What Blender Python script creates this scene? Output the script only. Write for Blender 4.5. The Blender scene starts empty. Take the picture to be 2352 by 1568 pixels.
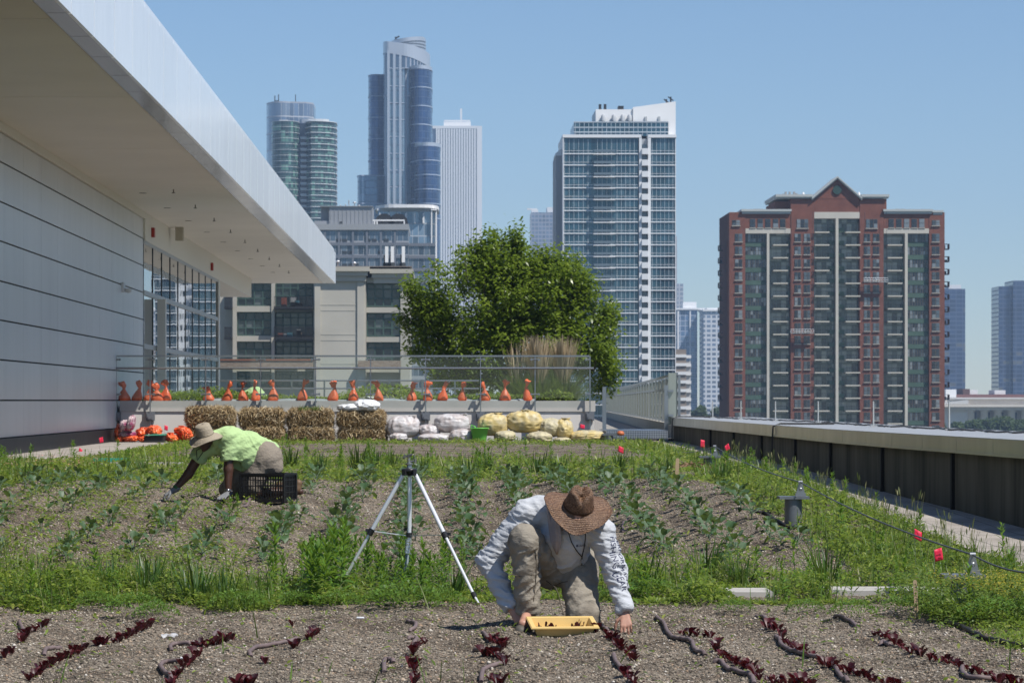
import bpy, math, random
import numpy as np
from mathutils import Vector, Matrix
from mathutils.bvhtree import BVHTree
R = math.radians
rng = np.random.default_rng(11)
random.seed(11)
scene = bpy.context.scene
col = scene.collection
# camera constants: measured focal length (in px of a 2352-px-wide picture), vanishing point of the wall lines, eye height
F, VX, VY, ZC = 6860., 1017., 919., 1.5
def W(px, py, Y):
    return Vector(((px-VX)*Y/F, Y, ZC-(py-VY)*Y/F))

# ------------------------------------------------------------------ noise
def _h(ix, iy, iz):
    n = (ix*374761393 + iy*668265263 + iz*1274126177) & 0xffffffff
    n = ((n ^ (n >> 13))*1103515245) & 0xffffffff
    n = n ^ (n >> 16)
    return (n & 0xffffff)/float(0x1000000)
def vnoise(p):
    p = np.asarray(p, float)
    i = np.floor(p).astype(np.int64); f = p-i; f = f*f*(3-2*f)
    x, y, z = i[..., 0], i[..., 1], i[..., 2]
    a, b, c = f[..., 0], f[..., 1], f[..., 2]
    def L(u, v, t): return u+(v-u)*t
    return L(L(L(_h(x, y, z), _h(x+1, y, z), a), L(_h(x, y+1, z), _h(x+1, y+1, z), a), b),
             L(L(_h(x, y, z+1), _h(x+1, y, z+1), a), L(_h(x, y+1, z+1), _h(x+1, y+1, z+1), a), b), c)*2-1
def fbm(p, o=3):
    p = np.asarray(p, float); s = 0; a = 1; n = 0
    for k in range(o):
        s = s+a*vnoise(p*(2**k)+17.3*k); n += a; a *= .5
    return s/n
def n2(X, Y, fq, o=2, seed=0.):
    X = np.asarray(X, float); Y = np.asarray(Y, float)
    return fbm(np.stack([X*fq, Y*fq, np.full_like(X, seed+.5)], -1), o)
def sstep(a, b, x):
    t = np.clip((x-a)/(b-a), 0, 1); return t*t*(3-2*t)

# ------------------------------------------------------------------ ground profile of the roof
GY = np.array([6, 14, 18, 21.8, 25, 28, 32, 36, 42, 50, 66, 80.])
GZ = np.array([-.06, -.01, 0, .0, .1, .24, .44, .52, .54, .55, .57, .57])
WY = np.array([8, 20, 25, 31, 36, 41, 45, 55, 70, 120.])
WZ = np.array([-.04, .03, .10, .17, .27, .36, .42, .47, .52, .52])
def walk_z(Y): return np.interp(Y, WY, WZ)
def ground(X, Y):
    X = np.asarray(X, float); Y = np.asarray(Y, float)
    g = (np.interp(Y-.8, GY, GZ)+np.interp(Y, GY, GZ)+np.interp(Y+.8, GY, GZ))/3
    kale = sstep(24.5, 26, Y)*(1-sstep(35.5, 37, Y))*(1-sstep(3.0, 3.5, X))
    g = g+kale*.028*np.cos(2*np.pi*(X+.36)/.57)
    let = (1-sstep(20.5, 22, Y))*(1-sstep(3.0, 3.5, X))
    g = g+let*.018*np.cos(2*np.pi*(X+.18)/.6)
    g = g+.010*n2(X, Y, 17, 2, 8)*(1-sstep(24, 34, Y))+.022*n2(X, Y, 1.6, 2)+.012*n2(X, Y, 7, 2, 3)*(1-sstep(40, 50, Y))
    w = sstep(4.0, 4.85, X)
    g = g*(1-w)+(walk_z(Y)-.02)*w
    wl = sstep(-5.7, -6.1, X)*sstep(46, 49, Y)
    return g*(1-wl)+.53*wl
def G(px, py):
    """the point of the garden ground seen at a measured pixel of the photograph"""
    Y = 10.+np.arange(0, 62, .02)
    X = (px-VX)*Y/F
    d = (ZC-(py-VY)*Y/F)-ground(X, Y)
    k = int(np.argmax(d < 0)) if (d < 0).any() else len(Y)-1
    return Vector((X[k], Y[k], float(ground(X[k], Y[k]))))
def gz(x, y): return float(ground(np.array([x]), np.array([y]))[0])

# ------------------------------------------------------------------ objects
ORIG = {}
def tag(o, label=None, cat=None, group=None, kind=None):
    if label: o['label'] = label
    if cat: o['category'] = cat
    if group: o['group'] = group
    if kind or label: o['kind'] = kind or 'thing'
    return o
def thing(name, label, cat, loc=(0, 0, 0), group=None):
    o = bpy.data.objects.new(name, None); col.objects.link(o)
    o.empty_display_size = .1
    o.location = loc; ORIG[o.name] = Vector(loc)
    return tag(o, label, cat, group)
def link(name, me, parent=None, loc=(0, 0, 0)):
    o = bpy.data.objects.new(name, me); col.objects.link(o)
    if parent is not None:
        o.parent = parent; ORIG[o.name] = ORIG[parent.name]
    else:
        o.location = loc; ORIG[o.name] = Vector(loc)
    return o
def dup(root, loc, rz=0., sc=1., label=None, group=None, tilt=(0, 0)):
    r = root.copy(); col.objects.link(r)
    r.location = loc; r.rotation_euler = (tilt[0], tilt[1], rz); r.scale = (sc, sc, sc) if not hasattr(sc, '__len__') else sc
    ORIG[r.name] = Vector(loc)
    if label: r['label'] = label
    if group: r['group'] = group
    for ch in list(root.children):
        c = ch.copy(); col.objects.link(c); c.parent = r
        for g in list(ch.children):
            d = g.copy(); col.objects.link(d); d.parent = c
    return r
def np_mesh(name, V, Q, mats, smooth=False, mi=None):
    me = bpy.data.meshes.new(name)
    V = np.asarray(V, np.float32).reshape(-1, 3); Q = np.asarray(Q, np.int32)
    k = Q.shape[1]
    me.vertices.add(len(V)); me.vertices.foreach_set('co', V.ravel())
    me.loops.add(Q.size); me.loops.foreach_set('vertex_index', Q.ravel())
    me.polygons.add(len(Q)); me.polygons.foreach_set('loop_start', np.arange(0, Q.size, k, dtype=np.int32))
    if smooth: me.polygons.foreach_set('use_smooth', np.ones(len(Q), bool))
    for m in (mats if isinstance(mats, (list, tuple)) else [mats]): me.materials.append(m)
    if mi is not None: me.polygons.foreach_set('material_index', np.asarray(mi, np.int32))
    me.update(calc_edges=True)
    return me
class MB:
    def __init__(s): s.v = []; s.f = []; s.m = []; s.mi = 0; s.sm = []
    def face(s, pts, smooth=False):
        n = len(s.v); s.v += [tuple(p) for p in pts]; s.f.append(tuple(range(n, n+len(pts)))); s.m.append(s.mi); s.sm.append(smooth)
    def add(s, vs, fs, smooth=False):
        n = len(s.v); s.v += [tuple(p) for p in vs]
        for f in fs: s.f.append(tuple(i+n for i in f)); s.m.append(s.mi); s.sm.append(smooth)
        return s
    def box(s, x0, x1, y0, y1, z0, z1, M=None):
        x0, x1 = min(x0, x1), max(x0, x1); y0, y1 = min(y0, y1), max(y0, y1); z0, z1 = min(z0, z1), max(z0, z1)
        vs = [(x0, y0, z0), (x1, y0, z0), (x1, y1, z0), (x0, y1, z0), (x0, y0, z1), (x1, y0, z1), (x1, y1, z1), (x0, y1, z1)]
        if M is not None: vs = [M @ Vector(v) for v in vs]
        return s.add(vs, [(3, 2, 1, 0), (4, 5, 6, 7), (0, 1, 5, 4), (1, 2, 6, 5), (2, 3, 7, 6), (3, 0, 4, 7)])
    def bar(s, a, b, w, h=None):
        """box from a to b with cross-section w x h"""
        a = Vector(a); b = Vector(b); h = h or w
        q = (b-a).to_track_quat('Z', 'Y').to_matrix().to_4x4(); L = (b-a).length
        return s.box(-w/2, w/2, -h/2, h/2, 0, L, Matrix.Translation(a) @ q)
    def tube(s, pts, r, n=8, cap=True, smooth=True):
        pts = [Vector(p) for p in pts]; m = len(pts)
        rs = r if hasattr(r, '__len__') else [r]*m
        vs = []; up = None
        for i, p in enumerate(pts):
            t = (pts[min(i+1, m-1)]-pts[max(i-1, 0)]).normalized()
            if up is None:
                up = Vector((0, 0, 1)) if abs(t.z) < .9 else Vector((1, 0, 0))
            e = (up-t*up.dot(t)).normalized(); up = e; g = t.cross(e)
            for k in range(n):
                a = 2*math.pi*k/n; vs.append(p+(e*math.cos(a)+g*math.sin(a))*rs[i])
        fs = [(i*n+k, i*n+(k+1) % n, (i+1)*n+(k+1) % n, (i+1)*n+k) for i in range(m-1) for k in range(n)]
        s.add(vs, fs, smooth)
        if cap: s.face(vs[:n][::-1]); s.face(vs[-n:])
        return s
    def lathe(s, prof, n=16, M=None, c=(0, 0, 0), smooth=True, sq=None):
        vs = []; c = Vector(c)
        for r, z in prof:
            for k in range(n):
                a = 2*math.pi*k/n; v = Vector((r*math.cos(a), r*math.sin(a)*(sq or 1), z)); vs.append((M @ v if M is not None else v)+c)
        fs = [(i*n+k, i*n+(k+1) % n, (i+1)*n+(k+1) % n, (i+1)*n+k) for i in range(len(prof)-1) for k in range(n)]
        s.add(vs, fs, smooth)
        if prof[0][0] > 1e-4: s.face(vs[:n][::-1])
        if prof[-1][0] > 1e-4: s.face(vs[-n:])
        return s
    def prism(s, poly, z0, z1, smooth=False):
        n = len(poly); z1s = z1 if hasattr(z1, '__len__') else [z1]*n
        vs = [(x, y, z0) for x, y in poly]+[(p[0], p[1], z1s[i]) for i, p in enumerate(poly)]
        s.add(vs, [(k, (k+1) % n, n+(k+1) % n, n+k) for k in range(n)], smooth)
        s.face(vs[n:]); s.face(vs[:n][::-1])
        return s
    def mesh(s, name, mat, o=Vector((0, 0, 0))):
        me = bpy.data.meshes.new(name)
        me.from_pydata([(v[0]-o[0], v[1]-o[1], v[2]-o[2]) for v in s.v], [], s.f)
        for m in (mat if isinstance(mat, (list, tuple)) else [mat]): me.materials.append(m)
        me.polygons.foreach_set('material_index', s.m); me.polygons.foreach_set('use_smooth', s.sm)
        me.update(); return me
    def build(s, name, mat, parent=None):
        if parent is not None: return link(name, s.mesh(name, mat, ORIG[parent.name]), parent)
        a = np.array(s.v); o = Vector(((a[:, 0].min()+a[:, 0].max())/2, (a[:, 1].min()+a[:, 1].max())/2, a[:, 2].min()))
        return link(name, s.mesh(name, mat, o), None, o)
def link_np(name, V, Q, mats, parent=None, smooth=False, mi=None):
    V = np.asarray(V, float).reshape(-1, 3)
    o = ORIG[parent.name] if parent is not None else Vector(((V[:, 0].min()+V[:, 0].max())/2, (V[:, 1].min()+V[:, 1].max())/2, V[:, 2].min()))
    return link(name, np_mesh(name, V-np.array(o), Q, mats, smooth, mi), parent, o)

# ------------------------------------------------------------------ materials
class NT:
    def __init__(s, name):
        s.mat = bpy.data.materials.new(name); s.mat.use_nodes = True
        s.t = s.mat.node_tree; s.b = s.t.nodes['Principled BSDF']; s.out = s.t.nodes['Material Output']
    def n(s, ty, **k):
        x = s.t.nodes.new(ty)
        for a, b in k.items(): setattr(x, a, b)
        return x
    def l(s, a, b): s.t.links.new(a, b)
    def math(s, op, a, b=None):
        x = s.n('ShaderNodeMath', operation=op)
        for i, v in enumerate((a, b)):
            if v is None: continue
            if isinstance(v, (int, float)): x.inputs[i].default_value = v
            else: s.l(v, x.inputs[i])
        return x.outputs[0]
    def mix(s, f, a, b, mode='MIX'):
        x = s.n('ShaderNodeMix', data_type='RGBA', blend_type=mode)
        for i, v in ((0, f), (6, a), (7, b)):
            if isinstance(v, (int, float)): x.inputs[i].default_value = v
            elif isinstance(v, (tuple, list)): x.inputs[i].default_value = (*v, 1)
            else: s.l(v, x.inputs[i])
        return x.outputs[2]
    def ramp(s, f, stops, interp='LINEAR'):
        x = s.n('ShaderNodeValToRGB'); x.color_ramp.interpolation = interp
        e = x.color_ramp.elements
        while len(e) < len(stops): e.new(.5)
        for k, (p, c) in enumerate(stops): e[k].position = p; e[k].color = (*c, 1)
        s.l(f, x.inputs[0]); return x.outputs[0]
    def noise(s, scale, detail=3, vec=None, rough=.55, st=None):
        x = s.n('ShaderNodeTexNoise'); x.inputs['Scale'].default_value = scale; x.inputs['Detail'].default_value = detail; x.inputs['Roughness'].default_value = rough
        tc = vec or s.obj()
        if st is not None:
            m = s.n('ShaderNodeMapping'); m.inputs['Scale'].default_value = st; s.l(tc, m.inputs[0]); tc = m.outputs[0]
        s.l(tc, x.inputs['Vector']); return x.outputs['Fac']
    def obj(s):
        if not hasattr(s, '_tc'): s._tc = s.n('ShaderNodeTexCoord')
        return s._tc.outputs['Object']
    def island(s): return s.n('ShaderNodeNewGeometry').outputs['Random Per Island']
    def bump(s, h, strength=.5, dist=.01):
        x = s.n('ShaderNodeBump'); x.inputs['Strength'].default_value = strength; x.inputs['Distance'].default_value = dist
        s.l(h, x.inputs['Height']); s.l(x.outputs[0], s.b.inputs['Normal'])
    def setp(s, **k):
        nm = dict(rough='Roughness', metal='Metallic', spec='Specular IOR Level', trans='Transmission Weight', ior='IOR', alpha='Alpha', coat='Coat Weight')
        for a, v in k.items():
            i = s.b.inputs[nm[a]]
            if isinstance(v, (int, float)): i.default_value = v
            else: s.l(v, i)
        return s
    def col(s, c):
        if isinstance(c, (tuple, list)): s.b.inputs['Base Color'].default_value = (*c, 1)
        else: s.l(c, s.b.inputs['Base Color'])
        return s
def M(name, c, rough=.6, metal=0., spec=.4, var=0., vs=3., bump=0., bs=40., bd=.01, st=None):
    t = NT(name); t.setp(rough=rough, metal=metal, spec=spec)
    if var > 0:
        f = t.noise(vs, 4, st=st)
        t.col(t.ramp(f, [(.25, tuple(x*(1-var) for x in c)), (.75, tuple(min(1, x*(1+var)) for x in c))]))
    else: t.col(c)
    if bump > 0: t.bump(t.noise(bs, 4), bump, bd)
    return t.mat
def M_leaf(name, cols, trans=.3, rough=.5, spec=.35, thru=(.35, .5, .06)):
    t = NT(name); f = t.island()
    c = t.ramp(f, [((k+.5)/len(cols), cc) for k, cc in enumerate(cols)])
    t.col(c); t.setp(rough=rough, spec=spec)
    tr = t.n('ShaderNodeBsdfTranslucent'); t.l(t.mix(.5, c, thru, 'MIX'), tr.inputs[0])
    mx = t.n('ShaderNodeMixShader'); mx.inputs[0].default_value = trans
    t.l(t.b.outputs[0], mx.inputs[1]); t.l(tr.outputs[0], mx.inputs[2]); t.l(mx.outputs[0], t.out.inputs[0])
    return t.mat
def M_facade(name, w, h, glass, blind, mull, mw=.1, mh=.2, rough=.12, metal=.4, pblind=.3, u=(1, 1, 0), off=(0, 0), var=.5):
    """curtain wall: cells w x h metres; each cell glass or a drawn blind; mullions and floor lines between them"""
    t = NT(name); sp = t.n('ShaderNodeSeparateXYZ'); t.l(t.obj(), sp.inputs[0])
    uu = t.math('ADD', t.math('MULTIPLY', sp.outputs[0], u[0]), t.math('MULTIPLY', sp.outputs[1], u[1]))
    a = t.math('ADD', t.math('DIVIDE', uu, w), off[0]+100.); b = t.math('ADD', t.math('DIVIDE', sp.outputs[2], h), off[1]+100.)
    cb = t.n('ShaderNodeCombineXYZ'); t.l(t.math('FLOOR', a), cb.inputs[0]); t.l(t.math('FLOOR', b), cb.inputs[1])
    wn = t.n('ShaderNodeTexWhiteNoise', noise_dimensions='2D'); t.l(cb.outputs[0], wn.inputs['Vector'])
    r = wn.outputs['Value']
    lo = tuple(x*(1-var) for x in glass); hi = tuple(x*(1+var) for x in glass)
    g = t.ramp(r, [(0, lo), (1-pblind-.02, hi), (1-pblind, blind), (1, tuple(x*.8 for x in blind))])
    big = t.noise(.03, 2); g = t.mix(.35, g, t.ramp(big, [(.35, tuple(x*.55 for x in glass)), (.65, tuple(x*1.5 for x in glass))]))
    fa = t.math('FRACT', a); fb = t.math('FRACT', b)
    m = t.math('MAXIMUM', t.math('LESS_THAN', fa, mw), t.math('LESS_THAN', fb, mh))
    t.col(t.mix(m, g, mull)); t.setp(rough=t.math('ADD', t.math('MULTIPLY', m, .45), rough), metal=t.math('MULTIPLY', t.math('SUBTRACT', 1., m), metal), spec=.6)
    return t.mat
# ------------------------------------------------------------------ camera, sky, sun, air
SUN = Vector((.44, -.36, .83)).normalized()
cam = bpy.data.objects.new('camera', bpy.data.cameras.new('camera')); col.objects.link(cam)
cam.location = (0, 0, ZC); cam.rotation_euler = (R(90), 0, 0)
cd = cam.data; cd.sensor_width = 36; cd.lens = F/2352*36
cd.shift_x = (1176-VX)/2352; cd.shift_y = (VY-784)/2352
cd.clip_start = .1; cd.clip_end = 30000
cd.dof.use_dof = True; cd.dof.focus_distance = 21; cd.dof.aperture_fstop = 14
scene.camera = cam
w = bpy.data.worlds.new('World'); scene.world = w; w.use_nodes = True
sk = w.node_tree.nodes.new('ShaderNodeTexSky'); sk.sky_type = 'NISHITA'; sk.sun_disc = False
sk.sun_elevation = math.asin(SUN.z); sk.sun_rotation = math.atan2(SUN.x, SUN.y)
sk.air_density = 1.0; sk.dust_density = .0; sk.ozone_density = 2.6; sk.altitude = 180
bg = w.node_tree.nodes['Background']; bg.inputs[1].default_value = .08
tn = w.node_tree.nodes.new('ShaderNodeMix'); tn.data_type = 'RGBA'; tn.blend_type = 'MULTIPLY'; tn.inputs[0].default_value = 1; tn.inputs[7].default_value = (.81, .935, 1.09, 1)   # a clear, deep blue day
w.node_tree.links.new(sk.outputs[0], tn.inputs[6]); w.node_tree.links.new(tn.outputs[2], bg.inputs[0])
sl = bpy.data.lights.new('sun', 'SUN'); sl.energy = 4.9; sl.angle = R(.5); sl.color = (1, .96, .9)
so = bpy.data.objects.new('sun', sl); col.objects.link(so); so.rotation_euler = SUN.to_track_quat('Z', 'Y').to_euler(); so.location = (30, -10, 60)
scene.view_settings.view_transform = 'Standard'; scene.view_settings.look = 'None'
scene.view_settings.exposure = .28; scene.view_settings.gamma = 1
scene.render.engine = 'CYCLES'
cy = scene.cycles
cy.max_bounces = 7; cy.diffuse_bounces = 3; cy.glossy_bounces = 3; cy.transmission_bounces = 5; cy.transparent_max_bounces = 8; cy.volume_bounces = 0
cy.caustics_reflective = False; cy.caustics_refractive = False; cy.use_denoising = True
if True:
    t = NT('air_haze'); t.t.nodes.remove(t.b)
    pv = t.n('ShaderNodeVolumePrincipled'); pv.inputs['Color'].default_value = (.52, .72, 1., 1); pv.inputs['Density'].default_value = .00013; pv.inputs['Anisotropy'].default_value = .0
    t.l(pv.outputs[0], t.out.inputs['Volume'])
    hz = MB().box(-2600, 2600, -300, 4700, -26.5, 330).build('haze', t.mat); tag(hz, 'thin blue summer haze over the city', 'haze', kind='stuff')

# ------------------------------------------------------------------ ground of the city
m_city = M('city_ground', (.10, .11, .09), .95, var=.4, vs=.02)
MB().box(-2500, 2500, -250, 4600, -25.4, -25).build('ground', m_city)['kind'] = 'structure'

# ------------------------------------------------------------------ garden soil on the roof
t = NT('gravelly_soil')
vo = t.n('ShaderNodeTexVoronoi'); vo.inputs['Scale'].default_value = 62; t.l(t.obj(), vo.inputs['Vector'])
vo2 = t.n('ShaderNodeTexVoronoi'); vo2.inputs['Scale'].default_value = 130; t.l(t.obj(), vo2.inputs['Vector'])
sp = t.n('ShaderNodeSeparateColor'); t.l(vo.outputs['Color'], sp.inputs[0])
c = t.ramp(sp.outputs[0], [(0, (.05, .042, .034)), (.3, (.15, .128, .10)), (.55, (.24, .205, .16)), (.8, (.33, .285, .225)), (.93, (.36, .26, .18)), (1, (.55, .51, .45))])
dist = t.ramp(vo.outputs['Distance'], [(.3, (1, 1, 1)), (.8, (.35, .33, .31))])
c = t.mix(.6, c, dist, 'MULTIPLY')
damp = t.ramp(t.noise(1.3, 5), [(.38, (.45, .41, .38)), (.56, (1, 1, 1))])
c = t.mix(.8, c, damp, 'MULTIPLY')
t.col(c); t.setp(rough=.95, spec=.15)
hh = t.math('ADD', t.math('MULTIPLY', vo.outputs['Distance'], -1.), t.math('MULTIPLY', vo2.outputs['Distance'], -.5))
t.bump(hh, .8, .012)
m_soil = t.mat
ys = [9.]
while ys[-1] < 67.6: ys.append(ys[-1]+max(.035, (ys[-1]-8)*.0032))
ys = np.array(ys); xs = np.arange(-8.4, 5.0, .05)
XX, YY = np.meshgrid(xs, ys)
ZZ = ground(XX, YY)
V = np.stack([XX, YY, ZZ], -1).reshape(-1, 3); nx = len(xs); ny = len(ys)
I = (np.arange(ny-1)[:, None]*nx+np.arange(nx-1)[None, :]).ravel()
Q = np.stack([I, I+1, I+nx+1, I+nx], 1)
g = link_np('garden_soil', V, Q, m_soil, None, True); g['kind'] = 'structure'

# walkways: pavers along the parapet and along the hall
def mpaver(nm, c):
    t = NT(nm); br = t.n('ShaderNodeTexBrick'); br.offset = 0
    br.inputs['Scale'].default_value = 1.; br.inputs['Mortar Size'].default_value = .006; br.inputs['Brick Width'].default_value = .6; br.inputs['Row Height'].default_value = .6
    br.inputs['Color1'].default_value = (*c, 1); br.inputs['Color2'].default_value = (*[x*.85 for x in c], 1); br.inputs['Mortar'].default_value = (.08, .075, .07, 1)
    t.l(t.obj(), br.inputs['Vector'])
    st = t.ramp(t.noise(2.2, 5), [(.35, (.75, .74, .72)), (.65, (1, 1, 1))])
    t.col(t.mix(1., br.outputs[0], st, 'MULTIPLY')); t.setp(rough=.9, spec=.2); t.bump(t.noise(120, 2), .2, .003); return t.mat
m_pave = mpaver('walkway_pavers', (.40, .36, .32))
yy = np.arange(9, 76, .4)
def parapet_x(Y): return np.interp(Y, [8, 15, 25, 31.6, 34.7, 37.2, 42.5, 50.8, 59, 72, 76], [7.7, 7.05, 6.3, 5.95, 5.83, 5.69, 5.52, 5.5, 5.5, 5.52, 5.52])
b = MB()
for a, c2 in zip(yy[:-1], yy[1:]):
    za, zb = walk_z(a), walk_z(c2)
    b.face([(4.86, a, za), (parapet_x(a)+.3, a, za), (parapet_x(c2)+.3, c2, zb), (4.86, c2, zb)])
o = b.build('walkway', m_pave); o['kind'] = 'structure'
b = MB(); b.box(-7.42, -5.95, 47.5, 66.6, .40, .575)
o = b.build('side_walkway', m_pave); o['kind'] = 'structure'
# roof slab under everything (what the walkways rest on)
MB().box(-30, 9.5, 3, 160, -25, -.3).build('roof_slab', M('roof_slab_concrete', (.3, .29, .27), .9))['kind'] = 'structure'
# ------------------------------------------------------------------ white hall with the deep canopy, left
t = NT('white_metal_panel'); t.col(t.mix(.5, t.ramp(t.island(), [(0, (.58, .585, .585)), (1, (.66, .66, .655))]), t.ramp(t.noise(1.6, 5, st=(1, 1, .12)), [(.3, (.55, .55, .545)), (.7, (.68, .68, .675))]))); t.setp(rough=.3, spec=.45); t.bump(t.noise(.8, 2), .08, .03); m_wpanel = t.mat
m_dark = M('dark_joint', (.03, .03, .03), .8)
m_soffit = M('soffit_board', (.72, .675, .60), .7, var=.05, vs=.5)
t = NT('canopy_edge_metal'); t.col(t.mix(.5, t.ramp(t.island(), [(0, (.82, .83, .84)), (1, (.92, .92, .92))]), t.ramp(t.noise(1.3, 4, st=(.6, .6, .15)), [(.3, (.84, .84, .83)), (.7, (.93, .93, .93))]))); t.setp(rough=.14, metal=.0, spec=.5); t.bump(t.noise(.9, 2), .12, .05); m_fascia = t.mat
m_black = M('black_membrane', (.02, .02, .022), .6, var=.3, vs=4)
m_mull = M('grey_mullion', (.38, .38, .37), .4, metal=.3)
m_mulld = M('dark_mullion', (.03, .035, .035), .4)
hall = thing('hall', 'long white metal-clad hall under a deep flat canopy along the left side of the roof', 'building', (-9, 75, -.3))
XW = -7.42
rows = [.86, 1.5, 2.18, 2.845, 3.5, 4.17, 4.83, 5.5, 6.0]
vj = [36.4+2.35*k for k in range(17)]; vj[-1] = 74.
b = MB()
for k in range(len(rows)-1):
    for j in range(len(vj)-1):
        b.box(XW-.03, XW, vj[j]+.004, vj[j+1]-.004, rows[k]+.014, rows[k+1]-.014)
b.build('wall_cladding', m_wpanel, hall)
b = MB(); b.box(-12, XW-.032, 20, 74, -.3, 6.15); b.build('wall', m_dark, hall)
b = MB(); b.box(-9, XW+.06, 30, 67.9, .3, .855); b.build('wall_base', m_black, hall)
b = MB(); b.box(XW-.3, XW+.05, 30, 74, 6.002, 6.158); b.box(XW-.3, XW+.05, 74, 115, 5.46, 6.158); b.box(-11, XW-.302, 98.5, 115, 5.47, 6.157)
b.build('frieze_beam', M('frieze_white', (.72, .68, .60), .6), hall)
# canopy
def fx(Y): return np.interp(Y, [20, 36.8, 50.7, 119], [-4.52, -4.48, -4.44, -4.28])
b = MB(); sj = [17.5]+[36.5+9.45*k for k in range(9)]+[119.]
for y0, y1 in zip(sj[:-1], sj[1:]): b.box(-11.5, -4.79, y0+.012, y1-.012, 6.16, 6.3)
b.build('soffit', m_soffit, hall)
b = MB(); b.box(-12, -4.6, 17.5, 118.9, 6.24, 7.3); b.build('canopy_core', M('canopy_core', (.12, .115, .11), .8), hall)
fj = np.linspace(17.5, 119, 45)
b = MB(); e = .014
for y0, y1 in zip(fj[:-1], fj[1:]):
    p0, p1 = fx(y0), fx(y1)
    b.prism([(-4.78, y0+e), (p0, y0+e), (p1, y1-e), (-4.78, y1-e)], 6.158, 6.2)
b.build('soffit_edge', M('soffit_edge_metal', (.30, .29, .27), .16, metal=.6, spec=.5), hall)
b = MB()
for y0, y1 in zip(fj[:-1], fj[1:]):
    p0, p1 = fx(y0)+.012, fx(y1)+.012
    b.prism([(p0-.05, y0+e), (p0, y0+e), (p1, y1-e), (p1-.05, y1-e)], 6.15, 7.36)
b.box(-11.9, -4.27, 119.002, 119.05, 6.155, 7.36)
b.build('fascia', m_fascia, hall)
b = MB()
for y0, y1 in zip(fj[:-1:1], fj[1::1]):
    p0, p1 = fx(y0)-.05, fx(y1)-.05
    b.prism([(p0-.4, y0+e), (p0, y0+e), (p1, y1-e), (p1-.4, y1-e)], 7.365, 7.52)
b.build('canopy_coping', m_fascia, hall)
b = MB(); b.box(-30, -4.9, 17.5, 119, 7.302, 7.36); b.build('roof', M('roof_membrane', (.6, .6, .58), .8), hall)
# window wall
mz = [.6, 1.5, 2.84, 4.17, 5.44]
my = [74+2.42*k for k in range(11)]
gm = NT('window_glass_dark'); gm.col((.34, .38, .40)); gm.setp(rough=.012, metal=.9, spec=.8); gm.bump(gm.noise(.55, 2), .06, .03); m_wing = gm.mat
for j in range(10):
    for k in range(4):
        MB().box(XW-.03, XW-.004, my[j]+.05, my[j+1]-.05, mz[k]+.04, mz[k+1]-.04).build('window', m_wing, hall)
b = MB()
for j in range(11): b.box(XW-.12, XW+.012, my[j]-.03, my[j]+.03, .55, 5.455)
b.build('mullion', m_mulld, hall)
b = MB()
for k in range(1, 5): b.box(XW-.1, XW+.03, 73.95, 98.3, mz[k]-.06, mz[k]+.06)
b.build('transom', m_mull, hall)
MB().box(-11, XW-.16, 74, 98.2, -.3, 5.455).build('window_backing', m_dark, hall)
mcol = M('column_white', (.66, .64, .58), .6)
MB().box(XW+.06, XW+.27, 77.0, 77.3, .5, 4.1).build('column', mcol, hall)
MB().box(XW-.35, XW+.045, 98.3, 98.9, .5, 5.458).build('column', mcol, hall)
# things on soffit and wall
m_red = M('alarm_red', (.35, .03, .02), .4)
for yy_ in (75.6, 94.9):
    MB().box(XW+.052, XW+.13, yy_-.12, yy_+.12, 5.62, 5.86).build('fire_alarm', m_red, hall)
b = MB(); b.box(XW+.002, XW+.06, 68.9, 69.25, 4.0, 4.22); b.lathe([(.0, -.1), (.07, -.08), (.09, -.02), (.09, 0)], 12, None, (XW+.14, 69.1, 4.08)); b.build('security_camera', M('camera_white', (.6, .6, .6), .5), hall)
MB().box(-7.2, -7.0, 80.4, 80.75, 5.8, 6.159).build('hanging_sign', M('sign_tan', (.42, .38, .3), .6), hall)
for k in range(9):
    y_ = 66+5.2*k; x_ = -5.95+.05*k
    b = MB(); b.lathe([(.012, -.08), (.012, 0)], 8, None, (x_, y_, 6.158)); b.box(x_-.04, x_+.04, y_-.02, y_+.02, 6.07, 6.082); b.build('sprinkler', m_mulld, hall)
    x2 = -6.75+.07*k
    MB().lathe([(.085, -.008), (.085, 0)], 14, None, (x2, y_+1.2, 6.159)).build('ceiling_light', M('light_trim', (.2, .17, .14), .5), hall)
# ------------------------------------------------------------------ the city
class ZM:
    def __init__(s, ox, oy, k, Y): s.a = (ox, oy, k, Y)
    def x(s, v): ox, oy, k, Y = s.a; return (ox+v*k-VX)*Y/F
    def z(s, v): ox, oy, k, Y = s.a; return ZC-(oy+v*k-VY)*Y/F
GZ0 = -25.
m_conc = M('beige_concrete', (.43, .405, .35), .85, var=.12, vs=.15)
m_concs = M('beige_concrete_trim', (.40, .375, .32), .85, var=.1, vs=.3)
m_wframe = M('green_window_frame', (.05, .09, .075), .5)
def glassmat(nm, c, metal=.35, rough=.08, var=.5, vs=.15):
    t = NT(nm); t.col(t.ramp(t.noise(vs, 2), [(.35, tuple(x*(1-var) for x in c)), (.65, tuple(x*(1+var) for x in c))])); t.setp(rough=rough, metal=metal, spec=.6); return t.mat
def M_pane(nm, cols, rough=.1, metal=.2):
    t = NT(nm); oi = t.n('ShaderNodeObjectInfo'); isl = t.island()
    f = t.math('FRACT', t.math('ADD', t.math('MULTIPLY', oi.outputs['Random'], 7.3), isl))
    t.col(t.ramp(f, [(k/len(cols), c) for k, c in enumerate(cols)], 'CONSTANT')); t.setp(rough=rough, metal=metal, spec=.6); return t.mat
m_loftpane = M_pane('loft_window_glass', [(.02, .03, .035), (.05, .065, .07), (.03, .04, .045), (.11, .125, .125), (.035, .05, .05), (.07, .085, .085), (.045, .06, .06)])
m_blackrail = M('black_railing', (.02, .02, .022), .5)

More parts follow.
